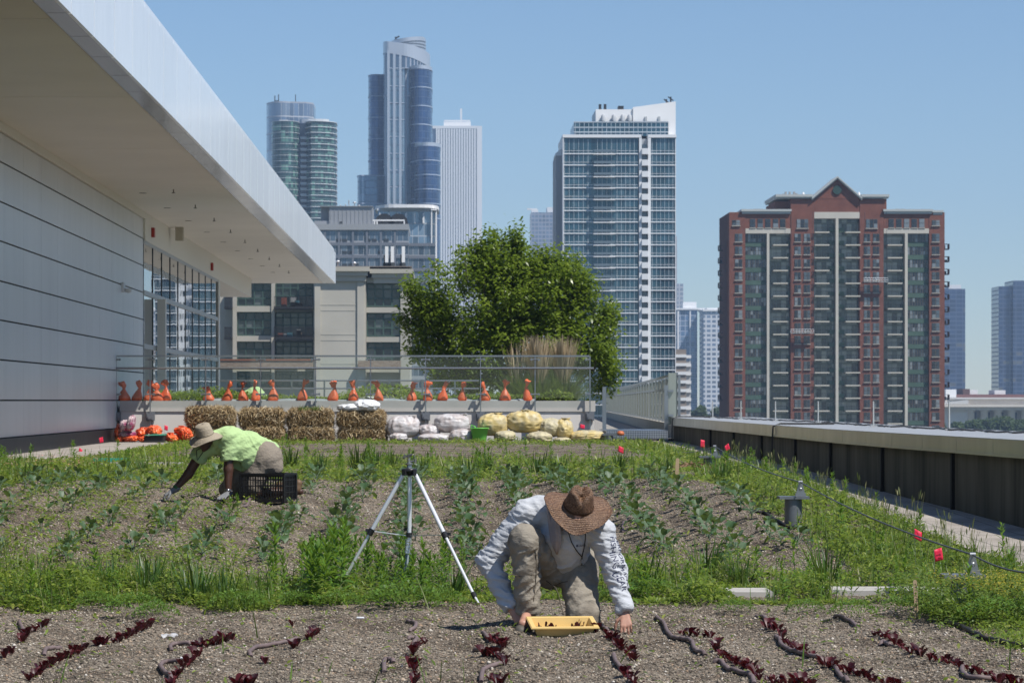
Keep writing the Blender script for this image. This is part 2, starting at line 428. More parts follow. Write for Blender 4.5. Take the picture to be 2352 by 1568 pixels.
def gridwin(parent, x0, x1, z0, z1, yf, nx, nz, mf, mp, fw=.07, depth=.12, nm='window'):
    """a window set back in its opening: frame (part) with its panes (sub-part)"""
    b = MB()
    b.box(x0, x0+fw, yf, yf+depth, z0, z1); b.box(x1-fw, x1, yf, yf+depth, z0, z1)
    b.box(x0+fw, x1-fw, yf, yf+depth, z0, z0+fw); b.box(x0+fw, x1-fw, yf, yf+depth, z1-fw, z1)
    for k in range(1, nx): x = x0+(x1-x0)*k/nx; b.box(x-fw/2, x+fw/2, yf+.01, yf+depth, z0+fw, z1-fw)
    zs = [z0+(z1-z0)*f for f in nz]
    for z in zs: b.box(x0+fw, x1-fw, yf+.016, yf+depth, z-fw/2, z+fw/2)
    f = b.build(nm, mf, parent)
    p = MB(); zz = [z0]+zs+[z1]
    for k in range(nx):
        for q in range(len(zz)-1):
            p.box(x0+(x1-x0)*k/nx+.005, x0+(x1-x0)*(k+1)/nx-.005, yf+depth*.7, yf+depth+.1, zz[q]+.005, zz[q+1]-.005)
    p.build('pane', mp, f)
    return f

# --- beige loft building behind the tree
Y = 370.; q4 = ZM(666.4, 439, .22, Y); q8 = ZM(235.2, 533.1, .28497, Y)
loft = thing('loft_building', 'beige concrete loft building with green-framed windows and black balconies behind the tree', 'building', (q4.x(500), Y+8, GZ0))
zt1, zt2 = q4.z(795), q4.z(815)
xa, xb, xc = q8.x(995), q4.x(245), q4.x(790); xd = q4.x(1250)
# back core and front piers / spandrels
MB().box(xa-14, xd, Y+1.7, Y+22, GZ0, zt2-.8).build('wall', m_conc, loft)
b = MB()
b.box(xb, xc, Y-.6, Y+1.69, GZ0, q4.z(885))                                   # blank stair tower
b.box(q4.x(258), q4.x(320), Y-.8, Y-.601, GZ0, q4.z(890)); b.box(q4.x(703), q4.x(772), Y-.8, Y-.601, GZ0, q4.z(880))
for zy in (940, 1185, 1245, 1495, 1555, 1800):
    b.box(q4.x(322), q4.x(701), Y-.63, Y-.601, q4.z(zy)-.07, q4.z(zy)+.07)
b.build('stair_tower', m_conc, loft)
b = MB()
b.box(q4.x(1152), xd, Y-.25, Y+1.69, GZ0, q4.z(890)); b.box(xc+.01, q4.x(795), Y-.2, Y+1.69, GZ0, q4.z(890))
for a, c in ((905, 957), (1212, 1268), (1520, 1575), (1830, 1890), (2140, 2200)):
    b.box(q4.x(796), q4.x(1151), Y-.1, Y+1.69, q4.z(c), q4.z(a))
# left half: piers between windows, spandrels
for a, c in ((1051, 1083), (1362, 1388)): b.box(q8.x(a), q8.x(c), Y-.2, Y+1.69, GZ0, zt2-1)
for a, c in ((595, 642), (835, 880), (1060, 1120), (355, 405)):
    b.box(q8.x(1084), q8.x(1361), Y-.05, Y+1.69, q8.z(c), q8.z(a))
for a, c in ((1060, 1120),): b.box(q8.x(1389), xb-.01, Y+.2, Y+1.69, q8.z(c), q8.z(a))
b.build('pier', m_concs, loft)
b = MB()
for x0, x1, zt, y0 in ((xb-.5, xc+.5, q4.z(795), Y-1.6), (xc+.51, q4.x(1285), q4.z(815), Y-1.2)):
    b.box(x0, x1, y0, Y+21.9, zt-.55, zt); b.box(x0+.25, x1-.25, y0+.3, Y+21.8, zt-1.1, zt-.551); b.box(x0+.45, x1-.45, y0+.55, Y+21.7, zt-1.75, zt-1.101)
b.build('cornice', m_concs, loft)
MB().box(xb-.2, q4.x(1270), Y-1., Y+21.6, zt1+.001, zt1+.1).build('roof', M('loft_roof', (.2, .17, .15), .9), loft)
for z0, z1 in ((1205, 962), (1515, 1270), (1825, 1578)):
    gridwin(loft, q4.x(797), q4.x(1150), q4.z(z0), q4.z(z1), Y+.35, 4, (.36, .76), m_wframe, m_loftpane, .16, .3)
for z0, z1 in ((594, 406), (834, 643), (1058, 881), (1242, 1121)):
    gridwin(loft, q8.x(1085), q8.x(1360), q8.z(z0), q8.z(z1), Y+.4, 4, (.33, .66), m_wframe, m_loftpane, .13, .3)
    gridwin(loft, q8.x(1390), q8.x(1695), q8.z(z0), q8.z(z1), Y+1.2, 5, (.45, .78), m_wframe, m_loftpane, .13, .3)
for zy in (602, 846):
    for x0, x1 in ((1388, 1702), (990, 1052)):
        b = MB(); b.box(q8.x(x0), q8.x(x1), Y-1.7, Y+1.1, q8.z(zy)-.3, q8.z(zy)); bal = b.build('balcony', m_blackrail, loft)
        b = MB(); z = q8.z(zy); xs_ = np.linspace(q8.x(x0)+.05, q8.x(x1)-.05, int(8+(x1-x0)/12))
        b.box(q8.x(x0), q8.x(x1), Y-1.68, Y-1.6, z+1.15, z+1.22)
        for x in xs_: b.box(x-.025, x+.025, Y-1.66, Y-1.62, z, z+1.149)
        b.build('railing', m_blackrail, bal)
        if x1 > 1500:
            for k in range(6):
                x = random.uniform(q8.x(x0)+.4, q8.x(x1)-.8); MB().box(x, x+random.uniform(.3, .9), Y-1.2, Y-.6, z, z+random.uniform(.4, 1.2)).build('balcony_furniture', M('balcony_clutter', random.choice([(.2, .06, .04), (.05, .15, .2), (.12, .1, .08), (.3, .3, .3)]), .7), bal)
t = NT('old_brick'); br = t.n('ShaderNodeTexBrick'); br.inputs['Scale'].default_value = 1; br.inputs['Brick Width'].default_value = .5; br.inputs['Row Height'].default_value = .18; br.inputs['Mortar Size'].default_value = .02
br.inputs['Color1'].default_value = (.20, .12, .085, 1); br.inputs['Color2'].default_value = (.28, .19, .14, 1); br.inputs['Mortar'].default_value = (.3, .27, .23, 1)
mp_ = t.n('ShaderNodeMapping'); mp_.inputs['Rotation'].default_value = (R(90), 0, 0); t.l(t.obj(), mp_.inputs[0]); t.l(mp_.outputs[0], br.inputs['Vector']); t.col(br.outputs[0]); t.setp(rough=.9)
Yb = 368.2; qb = ZM(235.2, 533.1, .28497, Yb); qb2 = ZM((1050)/1.2755, 1000/1.2755, .28337, Yb)
MB().box(qb.x(930), qb.x(1698), Yb, Yb+.8, qb.z(1092), qb.z(1036)).build('brick_parapet', t.mat, loft); MB().box(qb2.x(-5), qb2.x(345), Yb, Yb+.8, qb2.z(212), qb2.z(155)).build('brick_parapet', t.mat, loft)
MB().box(qb.x(925), qb.x(1702), Yb-.1, Yb+.9, qb.z(1035), qb.z(1022)).build('brick_coping', M('rust_coping', (.25, .09, .05), .7), loft)
# phone antennas on the loft roof
m_ant = M('antenna_white', (.75, .75, .74), .5)
for k, zx in enumerate((1005, 1065, 1180)):
    x = q4.x(zx); zt, zb = q4.z(568), q4.z(735)
    a = thing('antenna', ['tall white antenna panel, left one of three on the beige roof', 'tall white antenna panel between two others on the beige roof', 'tall white antenna panel standing apart, nearest the tree, on the beige roof'][k], 'antenna', (x, Y+2, zt2), 'antenna panels on the beige roof')
    MB().box(x-.2, x+.2, Y+1.9, Y+2.3, zb, zt).build('panel', m_ant, a)
    MB().tube([(x-.3, Y+2.5, zt2-.3), (x-.3, Y+2.5, zt-1)], .08).bar((x-.7, Y+2.5, zb-.8), (x+.5, Y+2.5, zb-.8), .08).build('pole', m_blackrail, a)
    MB().box(x-.5, x+.3, Y+2.6, Y+3.2, zt2-.1, zt2+.9).build('cabinet', M('antenna_box', (.06, .07, .08), .6), a)
for zx, zy in ((493, 725), (667, 740)):
    b = MB(); x = q4.x(zx); b.lathe([(.09, 0), (.09, q4.z(zy)-zt1-.3), (.28, q4.z(zy)-zt1-.3), (.28, q4.z(zy)-zt1-.1), (.05, q4.z(zy)-zt1)], 10, None, (x, Y+1, zt1+.1))
    tag(b.build('roof_vent', M('galvanised', (.6, .6, .6), .3, metal=.6)), 'small metal vent cowl on the beige roof, '+('nearest the canopy tip' if zx < 500 else 'between the canopy tip and the antennas'), 'vent', 'vents on the beige roof')

# --- grey glass apartment block with penthouse
Y = 720.; q = ZM(666.4, 439, .22, Y)
gb = thing('apartment_block', 'wide grey-blue glass apartment block with metal penthouse behind the beige building', 'building', (q.x(700), Y+15, GZ0))
m_gb = M_facade('grey_glass', 1.35, 3.25, (.09, .125, .17), (.20, .24, .29), (.30, .31, .33), .1, .27, pblind=.25, off=(0, .3))
m_gpan = M('grey_panel', (.30, .31, .33), .5, metal=.2, var=.06, vs=.3); m_gpan2 = M('light_grey_panel', (.29, .30, .31), .5, var=.05, vs=.3)
MB().box(q.x(-300), q.x(1236), Y, Y+30, GZ0, q.z(408)).build('curtain_wall', m_gb, gb)
MB().box(q.x(1237), q.x(1512), Y+3, Y+30, GZ0, q.z(548)).build('curtain_wall', m_gb, gb)
b = MB()
for k in range(10):
    z = q.z(552+131*k); b.box(q.x(-300), q.x(1238), Y-.35, Y-.001, z-.36, z+.36); b.box(q.x(1239), q.x(1515), Y+2.7, Y+2.999, z-.36, z+.36)
for zx in range(-220, 1240, 146): b.box(q.x(zx)-.25, q.x(zx)+.25, Y-.38, Y-.352, GZ0, q.z(410))
b.build('floor_band', M('band_bluegrey', (.155, .17, .20), .5), gb)
b = MB()
for k in range(4):
    for zx in random.sample(range(-200, 1180, 62), 11):
        z = q.z(552+131*k+(0 if k < 1 else -4)); b.box(q.x(zx), q.x(zx+50), Y-.1, Y-.002, z+.55, z+1.25)
b.build('open_vent', M('dark_opening', (.04, .05, .06), .5), gb)
MB().box(q.x(-320), q.x(1240), Y-.6, Y+30.2, q.z(406), q.z(345)).build('parapet', m_gpan2, gb)
b = MB(); b.box(q.x(405), q.x(860), Y+1, Y+16, q.z(350), q.z(160)); b.build('penthouse', m_gpan, gb)
b = MB(); b.box(q.x(315), q.x(404), Y+4, Y+16, q.z(310), q.z(160)); b.box(q.x(250), q.x(404), Y+1.5, Y+16, q.z(350), q.z(306)); b.build('penthouse_wing', m_gpan, gb)
b = MB()
for zx in range(420, 860, 43): b.box(q.x(zx)-.06, q.x(zx)+.06, Y+.9, Y+.999, q.z(345), q.z(165))
b.box(q.x(310), q.x(864), Y+.6, Y+16.3, q.z(160)+.001, q.z(153)); b.build('penthouse_seam', m_gpan2, gb)
MB().box(q.x(515), q.x(545), Y+.88, Y+.998, q.z(342), q.z(314)).build('penthouse_opening', M('dark_opening_b', (.05, .055, .06), .6), gb)
for zx in (940, 1090):
    b = MB(); b.box(q.x(zx), q.x(zx+78), Y+4, Y+9, q.z(352), q.z(292)); u = b.build('cooling_unit', M('hvac_brown', (.10, .085, .07), .7), gb)
    MB().lathe([(2.3, .0), (1.2, -.6), (.3, -.2)], 14, Matrix.Rotation(R(90), 4, 'X'), (q.x(zx+39), Y+3.8, q.z(322))).build('fan_cowl', m_blackrail, u)
b = MB(); z = q.z(297)
b.bar((q.x(860), Y+3, z), (q.x(1195), Y+3, z), .35)
for zx in (880, 905, 1190): b.bar((q.x(zx), Y+3, q.z(355)), (q.x(zx), Y+3, z-.2), .3)
b.build('pipe_rack', M('white_pipe', (.7, .7, .7), .5), gb)
for zx, zy in ((515, 125), (570, 120), (605, 75), (665, 95), (710, 130)):
    x = q.x(zx); z0 = q.z(152); z1 = q.z(zy)
    tag(MB().lathe([(.12, 0), (.12, (z1-z0)*.7), (.5 if zx > 610 else .2, (z1-z0)*.75), (.3 if zx > 610 else .1, z1-z0)], 8, None, (x, Y+6, z0)).build('rooftop_pipe', M('pipe_metal', (.55, .55, .55), .4, metal=.5)),
        'thin metal pipe on top of the grey penthouse', 'pipe', 'pipes on the grey penthouse')

# --- white-roofed glass building
Y = 820.; q = ZM(666.4, 439, .22, Y)
wb = thing('office_block', 'blue glass block with overhanging rounded white roof and white fins', 'building', (q.x(1200), Y+18, GZ0))
m_bl = M_facade('pale_blue_glass', 1.6, 3.4, (.16, .23, .31), (.28, .36, .45), (.42, .46, .5), .08, .1, pblind=.3)
MB().box(q.x(915), q.x(1470), Y, Y+36, GZ0, q.z(205)).build('curtain_wall', m_bl, wb)
m_wh = M('white_render', (.76, .76, .76), .6)
MB().box(q.x(905), q.x(1480), Y-.2, Y+36.3, q.z(204), q.z(180)).build('frieze', M('pale_frieze', (.5, .53, .57), .6), wb)
x0, x1 = q.x(878), q.x(1556); rr = (x1-x0)/2; cx = (x0+x1)/2
poly = [(cx+rr*math.copysign(abs(math.cos(a))**.5, math.cos(a)), Y+16+19*math.copysign(abs(math.sin(a))**.5, math.sin(a))) for a in np.linspace(0, 2*math.pi, 40, endpoint=False)]
MB().prism(poly, q.z(180)+.01, q.z(146)).build('roof', m_wh, wb)
for zx in (942, 1031, 1121, 1211, 1301, 1393): MB().box(q.x(zx-9), q.x(zx+9), Y-.9, Y-.01, q.z(338), q.z(230)).build('fin', m_wh, wb)
b = MB(); b.box(q.x(1471), q.x(1484), Y-1, Y+14, GZ0, q.z(196)); b.box(q.x(1518), q.x(1532), Y+1, Y+14, GZ0, q.z(205)); b.box(q.x(1471), q.x(1532), Y-1.2, Y+14, q.z(203), q.z(190)); b.build('white_frame', m_wh, wb)
MB().box(q.x(1485), q.x(1517), Y+2, Y+14, GZ0, q.z(204)).build('curtain_wall', m_bl, wb)
MB().box(q.x(1398), q.x(1438), Y+14, Y+20, q.z(145), q.z(122)).build('roof_box', m_wh, wb)

# --- towers
def curved(cx, yb, rx, ry, a0, a1, n=16):
    return [(cx+rx*math.cos(R(a)), yb+ry*math.sin(R(a))) for a in np.linspace(a0, a1, n)]
def floors(parent, poly, z0, z1, dz, th, mat, out=.25, nm='floor_band'):
    b = MB(); cx = sum(p[0] for p in poly)/len(poly); cy_ = sum(p[1] for p in poly)/len(poly)
    pp = [(cx+(x-cx)*(1+out/max(1e-3, math.hypot(x-cx, y-cy_))), cy_+(y-cy_)*(1+out/max(1e-3, math.hypot(x-cx, y-cy_)))) for x, y in poly]
    z = z1
    while z > z0: b.prism(pp, z-th, z); z -= dz
    return b.build(nm, mat, parent)
def zq3(Y): return ZM(588, 62.7, .30006, Y)
# hazy back tower, upper left
Y = 2350.; q = zq3(Y)
tb = thing('skyscraper', 'hazy pale blue oval tower, furthest left, rising behind the green one', 'tower', (q.x(260), Y, GZ0))
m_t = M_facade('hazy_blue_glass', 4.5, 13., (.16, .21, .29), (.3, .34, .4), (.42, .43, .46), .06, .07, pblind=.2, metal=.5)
xx0, xx1 = q.x(80), q.x(445); poly = curved((xx0+q.x(340))/2, Y, (q.x(340)-xx0)/2, 26, 100, 300, 16)+[(q.x(395), Y-20), (xx1, Y-12), (xx1, Y+25)]
zt = q.z(603); n = len(poly)
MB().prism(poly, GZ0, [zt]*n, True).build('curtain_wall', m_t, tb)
MB().prism([(p[0], p[1]) for p in poly], zt+.01, zt+1.2).build('parapet', M('tower_cap', (.35, .36, .4), .5), tb)
MB().bar((q.x(150), Y-10, zt+1), (q.x(150), Y-10, zt+7), .8).bar((q.x(178), Y-10, zt+1), (q.x(178), Y-10, zt+8), .8).bar((q.x(150), Y-10, zt+3), (q.x(178), Y-10, zt+3), .8).bar((q.x(303), Y, zt+1), (q.x(303), Y, zt+9), .7).build('mast', m_blackrail, tb)
# green tower
Y = 1590.; q = zq3(Y)
tg = thing('skyscraper', 'dark green glass apartment tower with thin white balcony lines above the canopy edge', 'tower', (q.x(360), Y, GZ0))
m_gg = M_facade('green_glass', 2.0, 3.02, (.018, .055, .055), (.16, .36, .27), (.07, .10, .10), .08, .1, pblind=.2, metal=.15, var=.7)
m_gl = M('white_slab_edge', (.62, .64, .66), .6)
x0, x1, x2, x3 = q.x(120), q.x(330), q.x(385), q.x(610)
p1_ = [(x0, Y+20)]+curved((x0+x1)/2, Y, (x1-x0)/2, 9, 180, 360, 14)+[(x1, Y+20)]
p2_ = [(x2, Y+22)]+[(x2, Y-2)]+curved(x2+2, Y+4, (x3-x2-2), 13, 275, 360, 12)+[(x3, Y+22)]
zt = q.z(727)
MB().prism(p1_, GZ0, zt).build('curtain_wall', m_gg, tg)
MB().prism(p2_, GZ0, zt+.01).build('curtain_wall', m_gg, tg)
MB().box(x1-.5, x2+.5, Y+4, Y+19, GZ0, zt-.2).build('recess', M('dark_recess_glass', (.035, .05, .075), .2, metal=.4), tg)
floors(tg, p1_, q.z(1560), zt, 3.02, .2, m_gl, .2); floors(tg, p2_, q.z(1560), zt, 3.02, .3, m_gl, .7)
b = MB()
for k in range(3, 19): z = zt-3.02*k; b.box(x1+1, x2+1.5, Y-2.5, Y+4, z-.3, z); b.box(x1+.8, x2+1.4, Y-2.6, Y-2.5, z+.01, z+1.1)
b.build('balcony_stack', M('balcony_grey', (.45, .48, .5), .6), tg)
b = MB(); b.prism(curved((x2+x3)/2-4, Y+9, 8, 5, 0, 340, 12), zt+.02, zt+2.2); b.box(x0+4, x1-6, Y+2, Y+14, zt+.01, zt+1.4); b.build('roof_plant', m_gl, tg)
# tall central tower
Y = 1720.; q = zq3(Y)
tc = thing('skyscraper', 'tallest blue glass tower with stepped round lobes and slanted silver crown', 'tower', (q.x(1150), Y, GZ0))
m_cd = M_facade('deep_blue_glass', 2.6, 3.9, (.035, .075, .17), (.07, .12, .23), (.045, .075, .14), .08, .1, pblind=.12, metal=.5, var=.35)
m_cl = M_facade('light_strip_glass', 3.2, 7.8, (.22, .30, .36), (.3, .38, .43), (.12, .16, .22), .12, .06, pblind=.3, metal=.5, var=.2)
m_silver = M('silver_crown', (.52, .55, .60), .35, metal=.5)
m_ln = M('pale_floor_line', (.34, .40, .50), .5)
def lobe(x0, x1, zt, yo, ry, step, mat=m_cd, lines=True):
    p = [(x0, Y+25)]+curved((x0+x1)/2, Y+yo, (x1-x0)/2, ry, 180, 360, 18)+[(x1, Y+25)]
    MB().prism(p, GZ0, zt).build('curtain_wall', mat, tc)
    if lines: floors(tc, p, q.z(1560), zt, step, .55, m_ln, .3)
    MB().prism(p, zt+.01, zt+1.6).build('parapet', m_silver, tc)
# left wing (curved to the left), main shaft, right lobes
p = [(q.x(1000), Y+20), (q.x(1000), Y+3)]+[(q.x(930), Y+2)]+curved(q.x(905), Y+14, q.x(905)-q.x(855), 12, 270, 180, 10)+[(q.x(855), Y+20)]
p = p[::-1]
MB().prism(p, GZ0, q.z(357)).build('curtain_wall', m_cd, tc); floors(tc, p, q.z(1560), q.z(357), 12.3, .5, m_ln, .3)
p = [(q.x(775), Y+20), (q.x(775), Y+4)]+curved(q.x(815), Y+3, q.x(815)-q.x(775), 10, 200, 270, 8)+[(q.x(985), Y-4), (q.x(985), Y+20)]
MB().prism(p, GZ0, q.z(1137)).build('curtain_wall', M_facade('mid_blue_glass', 3., 3.9, (.08, .14, .22), (.12, .18, .27), (.09, .14, .21), .07, .09, pblind=.25, metal=.5, var=.3), tc)
floors(tc, p, q.z(1560), q.z(1137), 16, .6, m_ln, .3)
sh = [(q.x(975), Y+26), (q.x(975), Y+2)]+curved(q.x(1020), Y-4, q.x(1020)-q.x(978), 9, 190, 270, 7)+curved(q.x(1130), Y+9, q.x(1328)-q.x(1130), 22, 272, 355, 14)+[(q.x(1330), Y+26)]
# sloping top of the shaft follows the silver sash
def ztop(x): return np.interp(x, [q.x(975), q.x(1020), q.x(1100), q.x(1210), q.x(1330)], [q.z(190), q.z(200), q.z(210), q.z(238), q.z(285)])
MB().prism(sh, GZ0, [float(ztop(p[0])) for p in sh]).build('curtain_wall', M_facade('shaft_glass', 3.3, 40, (.10, .15, .21), (.16, .22, .3), (.30, .33, .39), .28, .02, pblind=.3, metal=.5, var=.3), tc)
sash = [(cx_*1.0, cy_) for cx_, cy_ in sh]
b = MB(); m_ = len(sash)
mid = (q.x(1140), Y+12)
out = [(mid[0]+(x-mid[0])*1.012, mid[1]+(y-mid[1])*1.012) for x, y in sash]
lo = [float(ztop(p[0]))-1.5 for p in sash]; hi = [float(ztop(p[0]))+float(np.interp(p[0], [q.x(975), q.x(1330)], [5., 6.5])) for p in sash]
for k in range(m_-1): b.face([(*out[k], lo[k]), (*out[k+1], lo[k+1]), (*out[k+1], hi[k+1]), (*out[k], hi[k])])
b.face([(*out[k], hi[k]) for k in range(m_)]); b.build('crown_sash', m_silver, tc)
cr = curved((q.x(1015)+q.x(1300))/2, Y+9, (q.x(1300)-q.x(1015))/2, 20, 0, 348, 30)
ct = [float(np.interp(x, [q.x(1015), q.x(1030), q.x(1160), q.x(1285), q.x(1300)], [q.z(135), q.z(110), q.z(97), q.z(76), q.z(82)])) for x, y in cr]
MB().prism(cr, q.z(250), ct, True).build('crown', m_silver, tc)
b = MB()
for zy0, zy1 in ((150, 108), (150, 135), (160, 160), (185, 190)):
    c_ = [(mid[0]+(x-mid[0])*1.006, y) for x, y in cr]
    for k in range(14, 29):
        za, zb_ = [float(np.interp(c_[j][0], [q.x(1020), q.x(1300)], [q.z(zy0), q.z(zy1)])) for j in (k, k+1)]
        b.face([(c_[k][0], c_[k][1]-.15, za-.5), (c_[k+1][0], c_[k+1][1]-.15, zb_-.5), (c_[k+1][0], c_[k+1][1]-.15, zb_+.3), (c_[k][0], c_[k][1]-.15, za+.3)])
b.build('crown_line', M('crown_shadow_gap', (.1, .12, .15), .6), tc)
MB().bar((q.x(1075), Y, q.z(110)), (q.x(1068), Y, q.z(75)), 1).bar((q.x(1070), Y, q.z(85)), (q.x(1098), Y, q.z(70)), .8).bar((q.x(1060), Y, q.z(105)), (q.x(1130), Y, q.z(97)), 1.6).build('roof_crane', m_blackrail, tc)
b = MB(); b.box(q.x(1018), q.x(1138), Y-17, Y+6, GZ0, q.z(343)); b.build('curtain_wall', m_cl, tc)
b = MB()
for zx in (1018, 1062, 1108): b.box(q.x(zx)-.7, q.x(zx)+.7, Y-18, Y-17.01, GZ0, q.z(205))
for k in range(24): z = q.z(343)-9.6*k; b.box(q.x(1016), q.x(1139), Y-17.3, Y-17.005, z-.5, z)
b.box(q.x(1014), q.x(1170), Y-17.7, Y+6, q.z(342), q.z(336)); b.build('strip_mullion', m_silver, tc)
MB().box(q.x(1139), q.x(1185), Y-8, Y+8, GZ0, q.z(380)).build('recess', M('dark_blue_recess', (.025, .04, .075), .15, metal=.4), tc)
lobe(q.x(1170), q.x(1349), q.z(340), -4, 16, 10.6)
lobe(q.x(1212), q.x(1412), q.z(933), -14, 14, 8.2)
# white striped tower
Y = 3560.; q = zq3(Y)
ta = thing('skyscraper', 'pale square tower with close white vertical stripes and a roof mast', 'tower', (q.x(1550), Y, GZ0))
m_as = M('white_stone', (.72, .72, .72), .7)
MB().box(q.x(1345), q.x(1728), Y, Y+60, GZ0, q.z(760)).build('curtain_wall', M('stripe_glass', (.10, .14, .22), .2, metal=.3), ta)
b = MB(); xs_ = np.linspace(q.x(1400), q.x(1676), 15)
for x in xs_: b.box(x-1.05, x+1.05, Y-2.2, Y-.01, GZ0, q.z(778))
b.box(q.x(1690), q.x(1730), Y-2.5, Y+60.2, GZ0, q.z(757)); b.box(q.x(1378), q.x(1390), Y-2.5, Y-.01, GZ0, q.z(757)); b.box(q.x(1340), q.x(1689), Y-2.4, Y+60.2, q.z(777), q.z(756)); b.build('stripe', m_as, ta)
MB().box(q.x(1437), q.x(1645), Y+10, Y+50, q.z(756), q.z(718)).build('penthouse', m_as, ta)
MB().bar((q.x(1571), Y+20, q.z(718)), (q.x(1571), Y+20, q.z(680)), 1.6).bar((q.x(1571), Y+20, q.z(690)), (q.x(1571), Y+20, q.z(612)), 2.2).bar((q.x(1440), Y+12, q.z(709)), (q.x(1640), Y+12, q.z(709)), 1.6).build('mast', m_as, ta)
# hazy tower left of the condo tower
def zq5(Y): return ZM(1176, 196, .4502, Y)
Y = 2650.; q = zq5(Y)
th_ = thing('skyscraper', 'small hazy blue tower peeping out between the tree and the white-lined glass tower', 'tower', (q.x(170), Y, GZ0))
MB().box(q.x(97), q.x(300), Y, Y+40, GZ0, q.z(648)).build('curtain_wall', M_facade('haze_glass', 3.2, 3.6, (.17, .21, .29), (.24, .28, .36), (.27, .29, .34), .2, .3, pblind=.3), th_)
b = MB(); b.box(q.x(180), q.x(300), Y+5, Y+30, q.z(647), q.z(620)); b.box(q.x(100), q.x(135), Y+5, Y+10, q.z(647), q.z(632)); b.bar((q.x(78), Y+6, q.z(630)), (q.x(130), Y+6, q.z(630)), 1.4); b.build('penthouse', m_as, th_)

# --- glass apartment tower with white floor lines
Y = 790.; q = zq5(Y)
gt = thing('apartment_tower', 'tall blue glass apartment tower with white floor lines and slanted white top', 'tower', (q.x(545), Y+14, GZ0))
m_gt = M_facade('condo_glass', 1.25, 3.01, (.028, .085, .12), (.10, .18, .22), (.06, .11, .14), .03, .03, pblind=.16, metal=.35, var=.45, rough=.05, off=(.1, .2))
m_wl = M('white_frame', (.72, .73, .74), .5)
zt = q.z(264); fl = (q.z(280)-q.z(280+58.0))
MB().box(q.x(264), q.x(645), Y, Y+30, GZ0, zt-.3).build('curtain_wall', m_gt, gt)
MB().box(q.x(706), q.x(832), Y, Y+30, GZ0, zt-.301).build('curtain_wall', m_gt, gt)
MB().box(q.x(646), q.x(705), Y+2.2, Y+30, GZ0, zt-.302).build('recess_wall', M('recess_grey', (.30, .33, .36), .5), gt)
b = MB(); nfl = 26
for k in range(nfl):
    z = q.z(352)-fl*k
    for a, c in ((264, 412), (531, 645), (709, 832)):
        b.box(q.x(a), q.x(c), Y-.28, Y-.001, z, z+.27); b.box(q.x(a), q.x(c), Y-.12, Y-.002, z+.85, z+.93)
    b.box(q.x(413), q.x(530), Y-.2, Y-.001, z-.02, z+.25)
b.build('floor_band', m_wl, gt)
b = MB()
for zx in list(range(268, 412, 24))+list(range(436, 530, 24))+list(range(536, 646, 22))+list(range(716, 832, 21)): b.box(q.x(zx)-.06, q.x(zx)+.06, Y-.1, Y-.003, GZ0, zt-.5)
b.build('mullion', M('mullion_bluegrey', (.36, .41, .45), .5), gt)
b = MB(); b.box(q.x(259), q.x(264)-.01, Y-.5, Y+30.1, GZ0, zt+.001); b.box(q.x(258), q.x(660), Y-.6, Y+30.2, zt-.2, zt+.6); b.box(q.x(648), q.x(661), Y-.55, Y+2.19, GZ0, zt-.21); b.box(q.x(694), q.x(708), Y-.55, Y+2.19, GZ0, zt-.21); b.box(q.x(694), q.x(838), Y-.6, Y+30.2, zt-.2, zt+.601); b.box(q.x(832)+.01, q.x(834)+.1, Y-.3, Y+30.1, GZ0, zt-.21)
b.build('white_frame', m_wl, gt)
m_bals = M('balcony_slab', (.72, .72, .72), .6); m_balg = M('balcony_glass', (.16, .2, .23), .15, metal=.3)
for k in range(23):
    z = q.z(352)-fl*k
    o = MB().box(q.x(414), q.x(526), Y-1.9, Y-.29, z-.18, z+.05).build('balcony', m_bals, gt)
    MB().box(q.x(415), q.x(525), Y-1.88, Y-1.82, z+.45, z+1.05).build('railing', m_balg, o)
for k in range(25):
    z = q.z(350)-fl*k
    o = MB().box(q.x(661)+.02, q.x(694)-.02, Y-1.1, Y+1.2, z-.15, z+1.38).build('balcony', m_wl, gt)
    MB().box(q.x(664), q.x(690), Y+2.0, Y+2.19, z+1.4, z+2.7).build('balcony_door', m_balg, gt)
# side slab, set-back floors, penthouse with slanted fin
MB().box(q.x(229), q.x(259)-.02, Y+6, Y+29, GZ0, q.z(345)).build('side_slab', M('side_wall_grey', (.33, .33, .34), .7), gt)
b = MB(); b.prism([(q.x(226), Y+5.9), (q.x(258), Y+5.9), (q.x(258), Y+20), (q.x(226), Y+20)], q.z(350), [q.z(338), q.z(312), q.z(312), q.z(338)]); b.build('side_cap', m_wl, gt)
MB().box(q.x(320), q.x(800), Y+4, Y+27, zt+.61, q.z(182)).build('curtain_wall', m_gt, gt)
b = MB()
for zx in range(326, 806, 23): b.box(q.x(zx)-.07, q.x(zx)+.07, Y+3.85, Y+3.995, zt+.62, q.z(185))
for zy in (181, 208, 232): b.box(q.x(318), q.x(803), Y+3.8, Y+3.99, q.z(zy)-.14, q.z(zy)+.14)
b.build('setback_mullion', bpy.data.materials['mullion_bluegrey'], gt)
m_wp = M('white_penthouse', (.80, .80, .80), .6, var=.03, vs=.2)
MB().box(q.x(432), q.x(622), Y+5, Y+25, q.z(181)+.25, q.z(114)).build('penthouse', m_wp, gt)
b = MB(); x0, x1, x2 = q.x(623), q.x(804), q.x(842)
za, zb_, zc_ = q.z(104), q.z(79), q.z(74); zl = q.z(181)+.25
for y0, y1 in ((Y+4.5, Y+9),):
    fr = [(x0, zl), (x1+.01, zl), (x1+.01, zt+.62), (x2, zt+.62), (x2, zc_), (x0, za)]
    b.face([(x, y0, z) for x, z in fr]); b.face([(x, y1, z) for x, z in fr][::-1])
    for k in range(len(fr)): (xa_, za_), (xb_, zb2) = fr[k], fr[(k+1) % len(fr)]; b.face([(xa_, y0, za_), (xa_, y1, za_), (xb_, y1, zb2), (xb_, y0, zb2)])
